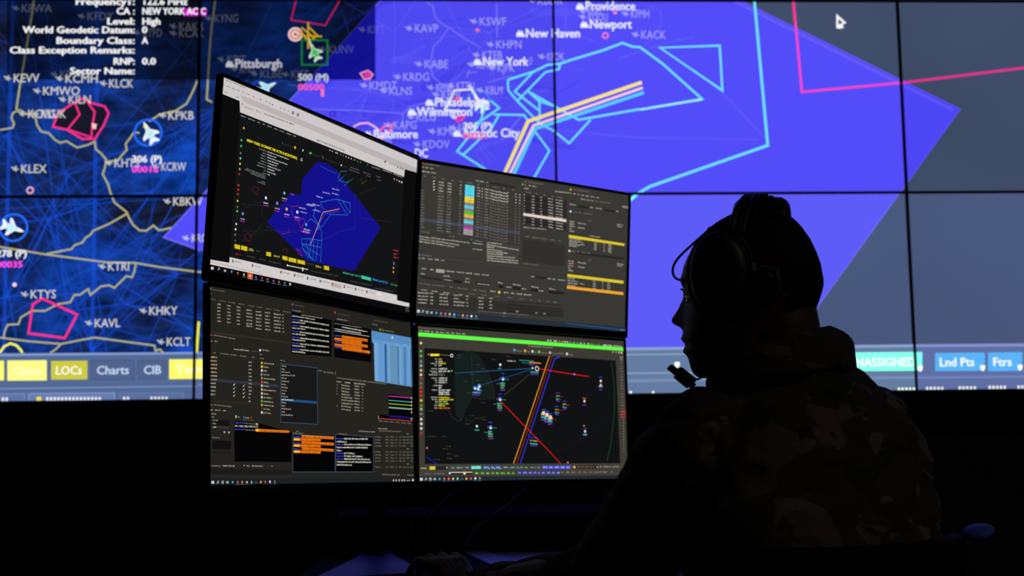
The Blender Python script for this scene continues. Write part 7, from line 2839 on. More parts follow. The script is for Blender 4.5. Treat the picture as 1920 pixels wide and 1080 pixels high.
L 127 0.7 15.9 332.1 14.1 333.8
R 45 28.5 331.2 2.6 1
P 218 37 328.8 42.5 328.9 42.4 333.4 37 333.4
P 219 38.5 328.8 40 328.8 40 330.6 38.5 330.6
C 336 51.9 331.3 2.5
C 337 52.5 330.5 1
C 222 64.1 331.2 2.5
C 223 64.7 330.4 1
P 226 60 335.7 68.6 335.8 68.6 336.6 60 336.4
C 340 75.4 331.3 2.5
C 341 76 330.5 1.1
P 226 71.4 335.8 80 335.9 80 336.7 71.4 336.6
C 342 87.1 331.2 2.5
C 343 87.8 330.4 1
P 226 83.1 335.7 91.7 335.8 91.7 336.6 83 336.5
C 525 98.6 331.3 2.6
C 526 99.2 330.6 1
P 226 94.5 335.9 103.2 336 103.2 336.8 94.5 336.7
P 346 107.3 331.9 114.2 332 114.2 332.8 107.3 332.7
C 347 122 331.6 2.6
C 348 122.7 330.8 1.1
P 226 117.9 336.2 126.7 336.3 126.6 337.1 117.9 337
C 527 133.7 331.5 2.6
C 528 134.3 330.7 1.1
P 226 129.5 336.1 138.3 336.2 138.3 337 129.5 336.9
C 45 145.7 331.1 2.6
C 351 146.4 330.3 1.1
P 226 141.5 335.7 150.4 335.8 150.4 336.6 141.5 336.5
C 369 157.5 331 2.6
C 529 158.1 330.2 1.1
P 226 153.2 335.6 162.2 335.7 162.2 336.5 153.2 336.4
"""
# ------------------------------------------------------------------ drawing on screens (plane coordinates in millimetres)
class Draw:
    def __init__(s, up): s.T = []; s.k = 0; s.up = up     # up: +1 when v grows upwards
    def tri(s, a, b, c, col, fine): s.T.append((a, b, c, col, s.k, fine))
    def poly(s, pts, col, fine=False):
        V = [Vector((x, y, 0)) for x, y in pts]
        for t in tessellate_polygon([V]): s.tri(*[pts[i] if isinstance(i, int) else pts[0] for i in t], col, fine)
        s.k += 1
    def line(s, pts, w, col):
        P = [Vector(p) for p in pts]; P = [p for i, p in enumerate(P) if i == 0 or (p-P[i-1]).length > 1e-4]
        if len(P) < 2: return
        closed = (P[0]-P[-1]).length < 1e-3; n = len(P); h = w/2; A = []; B = []
        for i in range(n):
            if closed: d0 = P[i]-P[i-1] if i > 0 else P[0]-P[-2]; d1 = P[i+1]-P[i] if i < n-1 else P[1]-P[0]
            else: d0 = P[i]-P[i-1] if i > 0 else P[1]-P[0]; d1 = P[i+1]-P[i] if i < n-1 else P[i]-P[i-1]
            d0 = d0.normalized(); d1 = d1.normalized(); n0 = Vector((-d0.y, d0.x)); n1 = Vector((-d1.y, d1.x)); m = n0+n1
            m = m.normalized() if m.length > 1e-5 else n0; k = min(1/max(m.dot(n0), .45), 2.2)
            A.append(P[i]+m*h*k); B.append(P[i]-m*h*k)
        for i in range(n-1):
            s.tri(tuple(A[i]), tuple(B[i]), tuple(B[i+1]), col, True); s.tri(tuple(A[i]), tuple(B[i+1]), tuple(A[i+1]), col, True)
        s.k += 1
    def disc(s, x, y, r, col, r0=0.0, n=20):
        for i in range(n):
            a = 2*pi*i/n; b = 2*pi*(i+1)/n
            p = [(x+q*cos(t), y+q*sin(t)) for q, t in ((r, a), (r, b), (r0, b), (r0, a))]
            s.tri(p[0], p[1], p[2], col, True)
            if r0: s.tri(p[0], p[2], p[3], col, True)
        s.k += 1
    def text(s, txt, x, y, cap, bold, width, col):
        sc = cap/CAP; adv = sum(GL[c][2] if c in GL else .28 for c in txt)*sc; sx = width/adv if width else 1.0
        offs = [(0, 0)] if bold < .3 else [(-bold*.035, 0), (bold*.035, 0), (0, bold*.02), (0, -bold*.02)] 
        cx = x
        for ch in txt:
            if ch in GL:
                v, f, a = GL[ch]
                for ox, oy in offs:
                    for t in f: s.tri(*[(cx+(v[i][0]+ox)*sc*sx, y+(v[i][1]+oy)*sc*s.up) for i in t], col, True)
                cx += a*sc*sx
            else: cx += .28*sc*sx
        s.k += 1
    def scrib(s, x0, y0, x1, y1, h, col):
        """a line of small unreadable print"""
        L = sqrt((x1-x0)**2+(y1-y0)**2)
        if L < .2: return
        ux, uy = (x1-x0)/L, (y1-y0)/L; h *= .8; cw = h*.62; st = h*.17; t = 0
        vx, vy = -uy*s.up, ux*s.up
        if s.up < 0: vx, vy = uy, -ux
        def q(a0, b0, a1, b1):
            p = [(x0+ux*a+vx*b, y0+uy*a+vy*b) for a, b in ((a0, b0), (a1, b0), (a1, b1), (a0, b1))]
            s.tri(p[0], p[1], p[2], col, True); s.tri(p[0], p[2], p[3], col, True)
        word = rnd.randint(4, 9)
        while t < L-cw*.5:
            if word == 0: t += cw*.7; word = rnd.randint(3, 9); continue
            word -= 1; hh = h if rnd.random() < .45 else h*.74; w_ = cw*.78; k = rnd.random()
            q(t, 0, t+st, hh)
            if k < .7: q(t+w_-st, 0, t+w_, hh*.9)
            if k < .55: q(t, hh*rnd.choice((.0, .45, .85)), t+w_, hh*rnd.choice((.0, .45, .85))+st)
            if k > .4: q(t, hh-st, t+w_, hh)
            t += cw
        s.k += 1
    def run(s, data):
        for ln in data.strip().split('\n'):
            t = ln[0]
            if t == 'T':
                head, txt = ln.split('|', 1); a = head.split(); col = s.col(a[1]); n = [float(x) for x in a[2:]]; s.text(txt, n[0], n[1], n[2], n[3], n[4], col); continue
            a = ln.split(); col = s.col(a[1]); n = [float(x) for x in a[2:]]
            if t == 'P': 
                pts = list(zip(n[0::2], n[1::2])); ar = abs(sum(p[0]*q[1]-p[1]*q[0] for p, q in zip(pts, pts[1:]+pts[:1])))/2
                s.poly(pts, col, ar < 900)
            elif t == 'L': s.line(list(zip(n[1::2], n[2::2])), n[0], col)
            elif t == 'S': s.scrib(*n, col)
            elif t == 'C': s.disc(n[0], n[1], n[2], col)
            elif t == 'R': s.disc(n[0], n[1], n[2]+n[3]/2, col, max(.05, n[2]-n[3]/2), 32)
    def col(s, h):
        c = COLOURS[int(h)]; return (lin(c[0]), lin(c[1]), lin(c[2]), c[3]/255)
def clip(poly, x0, y0, x1, y1):
    for ax, lim, sg in ((0, x0, 1), (0, x1, -1), (1, y0, 1), (1, y1, -1)):
        out = []
        for i in range(len(poly)):
            p = poly[i]; q = poly[i-1]; dp = (p[ax]-lim)*sg; dq = (q[ax]-lim)*sg
            if (dp >= 0) != (dq >= 0):
                t = dq/(dq-dp); out.append((q[0]+(p[0]-q[0])*t, q[1]+(p[1]-q[1])*t))
            if dp >= 0: out.append(p)
        poly = out
        if len(poly) < 3: return []
    return poly
def screen_mesh(name, tris, rect, place, mats, step, base=None, tint=(1, 1, 1)):
    """one mesh: the lit base of the screen, then every drawn layer a hair in front of the last. place(u, v, d) -> point"""
    x0, y0, x1, y1 = rect; V = []; F = []; C = []; MI = []
    def add(poly, col, d, mi):
        i = len(V); V.extend(place(x, y, d) for x, y in poly); F.append(tuple(range(i, i+len(poly)))); C.append(col); MI.append(mi)
    if base is not None: add([(x0, y0), (x1, y0), (x1, y1), (x0, y1)], base, 0, 0)
    for a, b, c, col, k, fine in tris:
        mnx = min(a[0], b[0], c[0]); mxx = max(a[0], b[0], c[0]); mny = min(a[1], b[1], c[1]); mxy = max(a[1], b[1], c[1])
        if mxx < x0 or mnx > x1 or mxy < y0 or mny > y1: continue
        p = [a, b, c] if (mnx >= x0 and mxx <= x1 and mny >= y0 and mxy <= y1) else clip([a, b, c], x0, y0, x1, y1)
        if len(p) >= 3: add(p, (col[0]*tint[0], col[1]*tint[1], col[2]*tint[2], col[3]), step*(k+1), 2 if fine else 1)
    me = bpy.data.meshes.new(name); me.from_pydata(V, [], F)
    ca = me.color_attributes.new('pixel', 'FLOAT_COLOR', 'CORNER'); buf = []
    for f, c in zip(F, C): buf.extend(c*len(f))
    ca.data.foreach_set('color', buf); me.polygons.foreach_set('material_index', MI)
    for m in mats: me.materials.append(m)
    return me
rnd = random.Random(5)

# ------------------------------------------------------------------ the room
R0X, R1X, R0Y, R1Y, RZ = -3.6, 4.2, -2.6, 4.35, 3.35
bm = bmesh.new(); box(bm, ((R0X+R1X)/2, (R0Y+R1Y)/2, -.05), (R1X-R0X+.4, R1Y-R0Y+.4, .1)); struct('floor', bm, M_FLOOR)
bm = bmesh.new(); box(bm, ((R0X+R1X)/2, (R0Y+R1Y)/2, RZ+.05), (R1X-R0X+.4, R1Y-R0Y+.4, .1)); struct('ceiling', bm, M_CEIL)
bm = bmesh.new(); box(bm, ((R0X+R1X)/2, R1Y+.05, RZ/2), (R1X-R0X+.2, .1, RZ)); struct('wall_back', bm, M_WALL)
bm = bmesh.new(); box(bm, ((R0X+R1X)/2, R0Y-.05, RZ/2), (R1X-R0X+.2, .1, RZ)); struct('wall_front', bm, M_WALL)
bm = bmesh.new(); box(bm, (R0X-.05, (R0Y+R1Y)/2, RZ/2), (.1, R1Y-R0Y, RZ)); struct('wall_left', bm, M_WALL)
bm = bmesh.new(); box(bm, (R1X+.05, (R0Y+R1Y)/2, RZ/2), (.1, R1Y-R0Y, RZ)); struct('wall_right', bm, M_WALL)
# dim ceiling light behind the camera position
t = thing('ceiling_light', 'dim square recessed ceiling light behind the seated person', 'light', (2.9, -.6, RZ))
bm = bmesh.new()
for dx, dy, sx, sy in ((-.32, 0, .04, .68), (.32, 0, .04, .68), (0, -.32, .6, .04), (0, .32, .6, .04)): box(bm, (2.9+dx, -.6+dy, RZ-.02), (sx, sy, .04))
obj('frame', bm, M_BLACK, t)
m_, N_, L_ = nodes('dim lamp diffuser'); o_ = N_.new('ShaderNodeOutputMaterial'); e_ = N_.new('ShaderNodeEmission'); e_.inputs[0].default_value = (1, .86, .72, 1); e_.inputs[1].default_value = 7.5; L_.new(e_.outputs[0], o_.inputs[0])
bm = bmesh.new(); box(bm, (2.9, -.6, RZ-.012), (.6, .6, .012)); obj('diffuser', bm, m_, t)

# ------------------------------------------------------------------ video wall
VX, VY, VZ, PW, PH = -0.8754, 4.0418, 1.0980, 1213.2, 684.0      # lattice corner (m), panel pitch (mm)
D = Draw(1)
# air routes fanning out of the towns
hubs = [(-625, 348), (-338, 165), (-230, 320), (-340, 450), (-492, 605), (-560, 80), (-430, 760), (-150, 700), (-640, 900), (-60, 420), (-80, 900), (120, 1000), (-700, 640), (250, 700), (-420, 300)]
for i, h in enumerate(hubs):
    for k in range(15 if i < 5 else 10):
        a = rnd.uniform(0, 2*pi); g = hubs[rnd.randrange(len(hubs))] if k % 3 == 0 else (h[0]+1500*cos(a), h[1]+1500*sin(a))
        if abs(g[0]-h[0])+abs(g[1]-h[1]) < 1: continue
        D.line([h, ((h[0]+g[0])/2+rnd.uniform(-40, 40), (h[1]+g[1])/2+rnd.uniform(-40, 40)), g], rnd.choice((3, 4, 5, 6.5)), rgb(*rnd.choice(((22, 74, 205), (26, 86, 225), (20, 66, 190))))[:3]+(rnd.choice((.2, .28, .36)),))
for x in (-628, -340): D.line([(x-4, 1400), (x+4, -40)], 13, rgb(24, 80, 220)[:3]+(.45,))
D.run(DATA_WALL)
tints = {(1, 0): (1.3, 1.42, 1.02), (1, 1): (1.0, .97, 1.03), (0, 1): (.93, .92, .96), (2, 1): (.85, .8, 1.0), (2, 0): (1.15, 1.12, 1.05), (-1, 0): (1.03, 1.03, 1.05)}
names = {(-1, 0): 'wall screen showing Cities and LOCs buttons under a blue map', (-1, 1): 'wall screen showing the block of white sector information lines', (-1, 2): 'wall screen above the white sector information lines, cut off by the top edge',
         (0, 0): 'wall screen mostly hidden behind the left pair of desk monitors', (0, 1): 'wall screen showing city names from Pittsburgh to Atlantic City', (0, 2): 'wall screen above the city names map, cut off by the top edge',
         (1, 0): 'wall screen filled with violet blue directly behind the seated person\'s head', (1, 1): 'wall screen with cyan outlines and a white cursor arrow at upper right', (1, 2): 'wall screen above the cyan outlines, cut off by the top edge',
         (2, 0): 'wall screen showing blue Lnd Pts and Ftrs buttons on grey', (2, 1): 'wall screen with the pointed right tip of the violet area', (2, 2): 'wall screen above the violet tip, cut off by the top edge'}
for (c, r), lab in names.items():
    X0 = VX+c*PW/1000; Z0 = VZ+r*PH/1000
    t = thing('video_wall_screen', lab, 'screen', (X0+PW/2000, VY, Z0), 'screens tiled into the video wall')
    me = screen_mesh('display', D.T, (c*PW+2, r*PH+2, (c+1)*PW-2, (r+1)*PH-2), lambda u, v, d, t=t: (u/1000+VX-t.location.x, -d, v/1000+VZ-t.location.z), [M_LAND if c <= 0 else (M_SEALOW if r == 0 else M_SEA), M_PIX, M_PIXFINE], 0.00001, (0, 0, 0, 1), tints.get((c, r), (1, 1, 1)))
    o = obj('display', me); o.parent = t
    bm = bmesh.new(); b = .004; pw = PW/1000; ph = PH/1000
    for cx, cz, sx, sz in ((b/2, ph/2, b, ph), (pw-b/2, ph/2, b, ph), (pw/2, b/2, pw-2*b, b), (pw/2, ph-b/2, pw-2*b, b)): box(bm, (X0+cx, VY+.002, Z0+cz), (sx, .03, sz))
    obj('bezel', bm, M_BEZEL, t)
    bm = bmesh.new(); box(bm, (X0+pw/2, VY+.052, Z0+ph/2), (pw-.004, .098, ph-.004)); obj('housing', bm, M_BLACK, t)

# ------------------------------------------------------------------ desk monitors
MW, MH = .5976, .3362
MON = {'UL': ((-.4005, 2.0277, 1.6097), (.5278, .8476, -.0544), (-.8478, .5297, .0267), 'upper left desk monitor with a white menu bar and a violet map'),
       'LL': ((-.4237, 2.0552, 1.2539), (.5378, .8421, -.0394), (-.8427, .5355, -.0562), 'lower left desk monitor with tables, orange message lines and a blue picture'),
       'UR': ((-.0779, 2.5792, 1.5807), (.8349, .5497, -.0263), (-.5484, .8351, .0434), 'upper right desk monitor with grey tables and a coloured column of cells'),
       'LR': ((-.0902, 2.6336, 1.2261), (.8335, .5519, -.0270), (-.5525, .8321, -.0490), 'lower right desk monitor with a bright green bar over a black map')}
MDATA = {'UL': DATA_UL, 'LL': DATA_LL, 'UR': DATA_UR, 'LR': DATA_LR}
def rounded(x0, y0, x1, y1, r, n=5):
    P = []
    for cx, cy, a0 in ((x1-r, y1-r, 0), (x0+r, y1-r, 90), (x0+r, y0+r, 180), (x1-r, y0+r, 270)):
        for k in range(n+1):
            a = radians(a0+90*k/n); P.append((cx+r*cos(a), cy+r*sin(a)))
    return P
MONMAT = {}
for n, (o0, ax, az, lab) in MON.items():
    o0 = Vector(o0); ax = Vector(ax).normalized(); az = Vector(az); az = (az-ax*az.dot(ax)).normalized(); ay = az.cross(ax).normalized()
    M = Matrix(((ax.x, ay.x, az.x, o0.x), (ax.y, ay.y, az.y, o0.y), (ax.z, ay.z, az.z, o0.z), (0, 0, 0, 1)))   # x right, y down, z away
    MONMAT[n] = M
    t = thing('desk_monitor', lab, 'monitor', M @ Vector((MW/2, MH+.012, .01)), 'four monitors on one stand')
    d = Draw(-1); d.run(MDATA[n])
    Lc = t.location.copy()
    me = screen_mesh('display', d.T, (0, 0, MW*1000, MH*1000), lambda u, v, dd, M=M, Lc=Lc: tuple(M @ Vector((u/1000, v/1000, -dd)) - Lc), [M_PIX, M_PIX, M_PIXFINE], 0.000006, (0, 0, 0, 1))
    ob = obj('display', me); ob.parent = t
    bot = .0165 if n[0] == 'U' else .014; sd = .005; topb = .006
    bm = bmesh.new()      # front frame, proud of the glass
    outer = rounded(-sd, -topb, MW+sd, MH+bot, .006); inner = rounded(0, 0, MW, MH, .0008)
    vo = [bm.verts.new((x, y, -.0042)) for x, y in outer]; vi = [bm.verts.new((x, y, -.0042)) for x, y in inner]; vb = [bm.verts.new((x, y, .002)) for x, y in outer]; vc = [bm.verts.new((x, y, .002)) for x, y in inner]
    k_ = len(vo)
    for k in range(k_):
        j = (k+1) % k_
        bm.faces.new((vo[k], vo[j], vi[j], vi[k])); bm.faces.new((vo[k], vb[k], vb[j], vo[j])); bm.faces.new((vi[k], vi[j], vc[j], vc[k]))
    bmesh.ops.transform(bm, matrix=M, verts=bm.verts); obj('bezel', bm, M_BEZEL, t)
    bm = bmesh.new(); R_ = []
    for ins, z in ((0, .002), (0, .009), (.003, .012), (.15, .013), (.16, .02), (.17, .042), (.18, .045)):
        q = rounded(-sd+ins, -topb+ins*.7, MW+sd-ins, MH+bot-ins*.7, .006); R_.append([Vector((x, y, z)) for x, y in q])
    rings_loft(bm, R_); bmesh.ops.transform(bm, matrix=M, verts=bm.verts); obj('housing', bm, M_BLACK, t, False)
    bm = bmesh.new(); box(bm, (MW-.05, MH+.0065, -.0046), (.006, .002, .001)); bmesh.ops.transform(bm, matrix=M, verts=bm.verts); obj('power_button', bm, M_DARKMETAL, t)

# ------------------------------------------------------------------ console desk
DZ = .71
t = thing('console_desk', 'long black console desk with a ribbed back riser under the monitors', 'desk', (.27, 2.3, 0))
bm = bmesh.new(); prism(bm, [(-.36, 1.93), (.84, 1.93), (.84, 2.872), (-.31, 2.872)], DZ-.03, DZ); obj('desktop', bm, M_DESK, t)
bm = bmesh.new(); box(bm, (.27, 2.89, DZ+.03), (1.16, .03, .076), bev=.003)
for i in range(59): box(bm, (-.29+i*.0192, 2.872, DZ+.03), (.009, .006, .042))
obj('riser', bm, M_DESK, t)
bm = bmesh.new(); box(bm, (.27, 3.02, DZ+.078), (1.17, .3, .02), bev=.004); obj('ledge', bm, M_BEZELDARK, t)
for x in (-.26, .81):
    bm = bmesh.new(); box(bm, (x, 2.42, (DZ-.03)/2), (.04, .84, DZ-.03)); obj('side_panel', bm, M_DESK, t)
bm = bmesh.new(); box(bm, (.275, 3.1, .36), (1.05, .02, .72)); obj('back_panel', bm, M_DESK, t)

# monitor stand
t = thing('monitor_stand', 'black monitor pole rising from a pale fan shaped foot', 'stand', (-.188, 2.785, DZ))
bm = bmesh.new(); F0 = [(-.217, 2.81), (-.159, 2.80), (-.072, 2.44), (-.284, 2.36)]
a = [bm.verts.new((x, y, DZ)) for x, y in F0]; b = [bm.verts.new((x, y, z)) for (x, y), z in zip(F0, (DZ+.012, DZ+.012, DZ+.012, DZ+.012))]
bm.faces.new(list(reversed(a))); bm.faces.new(b)
for k in range(4): bm.faces.new((a[k], a[(k+1) % 4], b[(k+1) % 4], b[k]))
obj('foot', bm, M_FOOT, t)
bm = bmesh.new(); tube(bm, [(-.188, 2.782, DZ+.012), (-.188, 2.782, 1.5)], .023, 20, False); obj('pole', bm, M_DARKMETAL, t, True)
bm = bmesh.new(); lathe(bm, [(.028, 0), (.028, .005), (.024, .008)], Matrix.Translation((-.188, 2.782, DZ+.012)), 24); obj('collar', bm, M_DARKMETAL, t, True)
for n in MON:
    c = MONMAT[n] @ Vector((MW/2, MH/2, .045)); z_ = (MONMAT[n].to_3x3() @ Vector((0, 0, 1)))
    bm = bmesh.new(); P0 = Vector((-.188, 2.782, c.z)); q = c + z_*.05
    tube(bm, [P0, P0.lerp(q, .5)+Vector((0, .05, 0)), q, c+z_*.006], .014, 12); a_ = obj('arm', bm, M_DARKMETAL, t, True)
    bm = bmesh.new(); box(bm, (0, 0, 0), (.1, .1, .006), MONMAT[n] @ Matrix.Translation((MW/2, MH/2, .0485))); obj('mount_plate', bm, M_DARKMETAL, a_)

# hanging monitor cables
for lab, P in [('black cable hanging left of the monitor pole', [(-.235, 2.62, 1.13), (-.25, 2.70, 1.02), (-.265, 2.76, .9), (-.285, 2.82, .78), (-.29, 2.84, DZ+.006)]),
               ('black cable hanging just right of the monitor pole', [(-.13, 2.78, 1.13), (-.135, 2.79, 1.0), (-.13, 2.8, .88), (-.115, 2.80, .78), (-.1, 2.78, DZ+.012)]),
               ('black cable looping below the left end of the green bar monitor', [(.06, 2.82, 1.09), (.052, 2.815, .97), (.02, 2.80, .88), (-.03, 2.79, .84), (-.07, 2.785, .79), (-.08, 2.775, DZ+.012)]),
               ('black cable curving from the middle of the green bar monitor to the desk', [(.195, 2.9, 1.09), (.195, 2.895, .97), (.175, 2.87, .88), (.11, 2.83, .82), (.04, 2.8, .775), (.0, 2.76, DZ+.012)])]:
    bm = bmesh.new(); tube(bm, spline(P, 6), .0045, 8); tag(obj('monitor_cable', bm, M_RUBBER, None, True), lab, 'cable', 'cables hanging below the monitors')

# things on the desk
bm = bmesh.new(); prism(bm, [(-.146, 2.82), (.009, 2.862), (.22, 2.09), (.065, 2.05)], DZ, DZ+.004); tag(obj('desk_mat', bm, M_MAT), 'long black mat on the desk behind the person\'s left hand', 'mat')
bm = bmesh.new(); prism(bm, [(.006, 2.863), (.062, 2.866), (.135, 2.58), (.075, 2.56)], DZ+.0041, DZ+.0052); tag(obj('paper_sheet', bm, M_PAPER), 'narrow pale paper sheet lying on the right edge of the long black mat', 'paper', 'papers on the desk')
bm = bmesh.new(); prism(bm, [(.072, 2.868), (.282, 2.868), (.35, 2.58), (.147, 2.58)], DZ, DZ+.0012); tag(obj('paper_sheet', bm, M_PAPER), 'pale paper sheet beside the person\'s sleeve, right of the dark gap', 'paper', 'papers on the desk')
mc = Vector((-.035, 2.135, DZ))
t = thing('computer_mouse', 'black computer mouse under the person\'s left hand', 'mouse', mc)
Mm = Matrix.Translation(mc) @ Matrix.Rotation(radians(25), 4, 'Z')
bm = bmesh.new(); R_ = []
for z, s_ in ((0, .92), (.006, 1), (.016, 1), (.025, .88), (.031, .62), (.034, .25)): R_.append([Vector((.031*s_*cos(a*pi/12), .056*s_*sin(a*pi/12) - .004*(z/.034), z)) for a in range(24)])
rings_loft(bm, R_); bmesh.ops.transform(bm, matrix=Mm, verts=bm.verts); obj('body', bm, M_BLACK, t, True)
bm = bmesh.new(); tube(bm, [(-.004, .032, .027), (.004, .032, .027)], .008, 12); bmesh.ops.transform(bm, matrix=Mm, verts=bm.verts); obj('scroll_wheel', bm, M_RUBBER, t, True)

# ------------------------------------------------------------------ the seated person
def ang(d): return Vector((-cos(radians(d)), sin(radians(d)), 0)), Vector((-sin(radians(d)), -cos(radians(d)), 0))
HC = Vector((.4237, 1.7137, 1.197)); HF, HL = ang(15); UZ = Vector((0, 0, 1))
def hp(f, l, z): return HC + HF*f*.957 + HL*l + UZ*z
TF, TL = ang(57); TR = -TL
NB = Vector((.468, 1.735, 1.095))        # base of the neck
person = thing('person', 'person in camouflage uniform and headset seated facing the desk monitors', 'person', (.50, 1.69, .0))
def interp(tab, z):
    for a, b in zip(tab, tab[1:]):
        if a[0] >= z >= b[0]:
            t = (a[0]-z)/(a[0]-b[0]) if a[0] != b[0] else 0
            return [p+(q-p)*t for p, q in zip(a, b)]
    return list(tab[0] if z > tab[0][0] else tab[-1])
HT = [(.121, -.012, -.026, .008), (.118, .011, -.046, .036), (.112, .03, -.056, .052), (.104, .047, -.066, .061), (.0925, .064, -.0765, .069), (.073, .082, -.089, .0755), (.054, .095, -.097, .079), (.0386, .1015, -.102, .08), (.0177, .105, -.105, .079), (.0077, .099, -.105, .078), (-.0077, .0972, -.1, .076),
      (-.023, .0995, -.094, .0735), (-.036, .102, -.085, .071), (-.048, .1035, -.072, .068), (-.063, .1055, -.055, .0645), (-.073, .101, -.045, .061), (-.0825, .1035, -.038, .057), (-.091, .0978, -.03, .052), (-.104, .0955, -.015, .045), (-.114, .0915, .003, .035), (-.121, .082, .03, .018)]
NO = [(.02, 0), (.0035, .003), (-.008, .0085), (-.023, .0155), (-.034, .0205), (-.0375, .0208), (-.042, .0165), (-.047, .004), (-.052, 0)]
def build_head(bm):
    n = 56; R_ = []
    zs = [.121-.242*(i/88) for i in range(89)]
    for z in zs:
        _, ff, fb, w = interp(HT, z); fm = (ff+fb)/2; h = (ff-fb)/2; ring = []
        no = interp(NO, z)[1] if -.052 < z < .02 else 0
        for k in range(n):
            a = 2*pi*k/n; c, s_ = cos(a), sin(a)
            e = .82 if c > 0 else 1.0
            f = fm + h*(abs(c)**(e) if c > 0 else -abs(c)); l = w*(1 if s_ > 0 else -1)*abs(s_)**.92
            if c > 0:
                sg = .011 if z < -.025 else .0085
                f += no*math.exp(-(l/sg)**2)
                if -.052 < z < -.03: f += .006*math.exp(-((abs(l)-.014)/.007)**2)*(1-abs(z+.041)/.011)*.8
                f -= .010*math.exp(-((abs(l)-.034)/.016)**2-((z-.004)/.012)**2)      # eye sockets
                f += .005*math.exp(-((abs(l)-.03)/.02)**2-((z-.021)/.007)**2)        # brow
                f += .0035*math.exp(-(l/.02)**2)*(math.exp(-((z+.064)/.004)**2)+math.exp(-((z+.081)/.0045)**2))  # lips
                f -= .002*math.exp(-(l/.024)**2-((z+.0735)/.002)**2)
            ring.append(hp(f, l, z))
        R_.append(ring)
    rings_loft(bm, R_)
    for sd_ in (1, -1):
        ball(bm, hp(.0845, .033*sd_, .005), .0125)
        # ear: rim, bowl, lobe
        E = lambda f, z, o=0: hp(-.022+f*.85, (.0765+o)*sd_, -.004+z*.85)
        tube(bm, spline([E(.012, .018, .0), E(.004, .031, .006), (E(-.012, .03, .012)), E(-.021, .014, .016), E(-.019, -.004, .014), E(-.01, -.018, .009), E(.003, -.029, .004), E(.008, -.02, .002)], 5), .0042, 8)
        tube(bm, [E(.006, .022), E(-.01, .012, .004), E(-.006, -.01, .004), E(.002, -.022)], [.007, .008, .008, .006], 8)
    tube(bm, [hp(-.03, 0, .0), hp(-.034, 0, -.05), hp(-.038, 0, -.09), NB+Vector((0, 0, -.03))], [.058, .0615, .063, .068], 24)
def hand(bm, W, E, tip, up_, side):
    """palm, five fingers and thumb; W wrist, E towards the elbow, tip direction along the fingers, side +1 left hand"""
    d = tip.normalized(); nrm = (up_-d*up_.dot(d)).normalized(); ac = d.cross(nrm).normalized()*side    # ac towards the thumb
    pt = lambda a, b, c: W + d*a + ac*b + nrm*c
    for b0, b1, r in ((.016, .030, .0135), (.006, .010, .014), (-.006, -.010, .014), (-.015, -.028, .0125)):
        tube(bm, [pt(-.01, b0*.7, .0), pt(.03, b0, .012), pt(.062, b0*.7+b1*.3, .021), pt(.088, b1, .016)], [.016, .0155, .0145, r*.86], 10)
    ball(bm, pt(.04, 0, .004), (.035, .035, .016), Matrix(((d.x, ac.x, nrm.x, 0), (d.y, ac.y, nrm.y, 0), (d.z, ac.z, nrm.z, 0), (0, 0, 0, 1))))
    for b0, L_, sp, r in ((.030, .072, .012, .0088), (.010, .080, .004, .0092), (-.010, .074, -.006, .0088), (-.029, .058, -.014, .0078)):
        p0 = pt(.086, b0, .016)
        tube(bm, [p0, p0+d*L_*.42+ac*sp*.4-nrm*.002, p0+d*L_*.72+ac*sp*.7-nrm*.022, p0+d*L_*.86+ac*sp-nrm*.043], [r*1.08, r, r*.92, r*.8], 10)
    tube(bm, [pt(.012, .018, -.002), pt(.036, .042, -.004), pt(.062, .058, -.008), pt(.088, .060, -.018)], [.0155, .0125, .0105, .0085], 10)
SL = NB + TL*.163 + Vector((0, 0, -.112)); SR = NB + TR*.178 + Vector((0, 0, -.095))
EL = Vector((.226, 1.83, .787)); WL = Vector((.006, 2.012, .742)); ER = SR + TR*.108 + TF*.06 + Vector((0, 0, -.25)); WR = ER + TF*.22 - TR*.10 + Vector((0, 0, -.03))
PEL = NB - TF*.055 + Vector((0, 0, -.59))
def torso_rings(k):
    T = [(-.60, -.05, .185, .125), (-.50, -.055, .18, .125), (-.40, -.055, .21, .128), (-.28, -.05, .214, .13), (-.17, -.04, .214, .128), (-.10, -.03, .207, .12), (-.055, -.022, .185, .105), (-.02, -.012, .135, .088), (.005, -.005, .098, .076), (.03, 0, .078, .07)]
    R_ = []
    for z, fo, w, d in T:
        c = NB + TF*(fo-.005) + UZ*z; w -= k; d -= k; ring = []
        for j in range(40):
            a = 2*pi*j/40; s_, c_ = sin(a), cos(a)
            p_ = c + TR*w*(1 if s_ > 0 else -1)*abs(s_)**.85 + TF*d*(1 if c_ > 0 else -1)*abs(c_)**.9; lw = max(0, -s_)*min(1, max(0, (z+.3)/.2)); ring.append(p_ - UZ*.026*lw + TR*.02*lw)
        R_.append(ring)
    return R_
HIPL = PEL + TL*.10 + TF*.02; HIPR = PEL + TR*.10 + TF*.02
KL = HIPL + TF*.42 + TL*.06 + UZ*.02; KR = HIPR + TF*.42 + TR*.06 + UZ*.02
AL = Vector((KL.x, KL.y, .10)) + TF*.04; AR = Vector((KR.x, KR.y, .10)) + TF*.04
bm = bmesh.new(); build_head(bm); rings_loft(bm, torso_rings(.016))
for S, E_, W_ in ((SL, EL, WL), (SR, ER, WR)):
    tube(bm, spline([S, S.lerp(E_, .5), E_, E_.lerp(W_, .4), W_], 3), [.045, .045, .044, .043, .042, .041, .04, .04, .041, .039, .036, .031, .027], 16)
for Hp_, K_, A_ in ((HIPL, KL, AL), (HIPR, KR, AR)): tube(bm, [Hp_, Hp_.lerp(K_, .5), K_, K_.lerp(A_, .35), A_], [.08, .068, .05, .05, .034], 16)
fl = Vector((-.079, .165, .05)); hand(bm, WL, EL, fl, UZ, 1); hand(bm, WR, ER, Vector((-.45, .9, 0)), UZ, -1)
skin = fused(bm, .003, 2); obj('body', skin, M_SKIN, person, True)

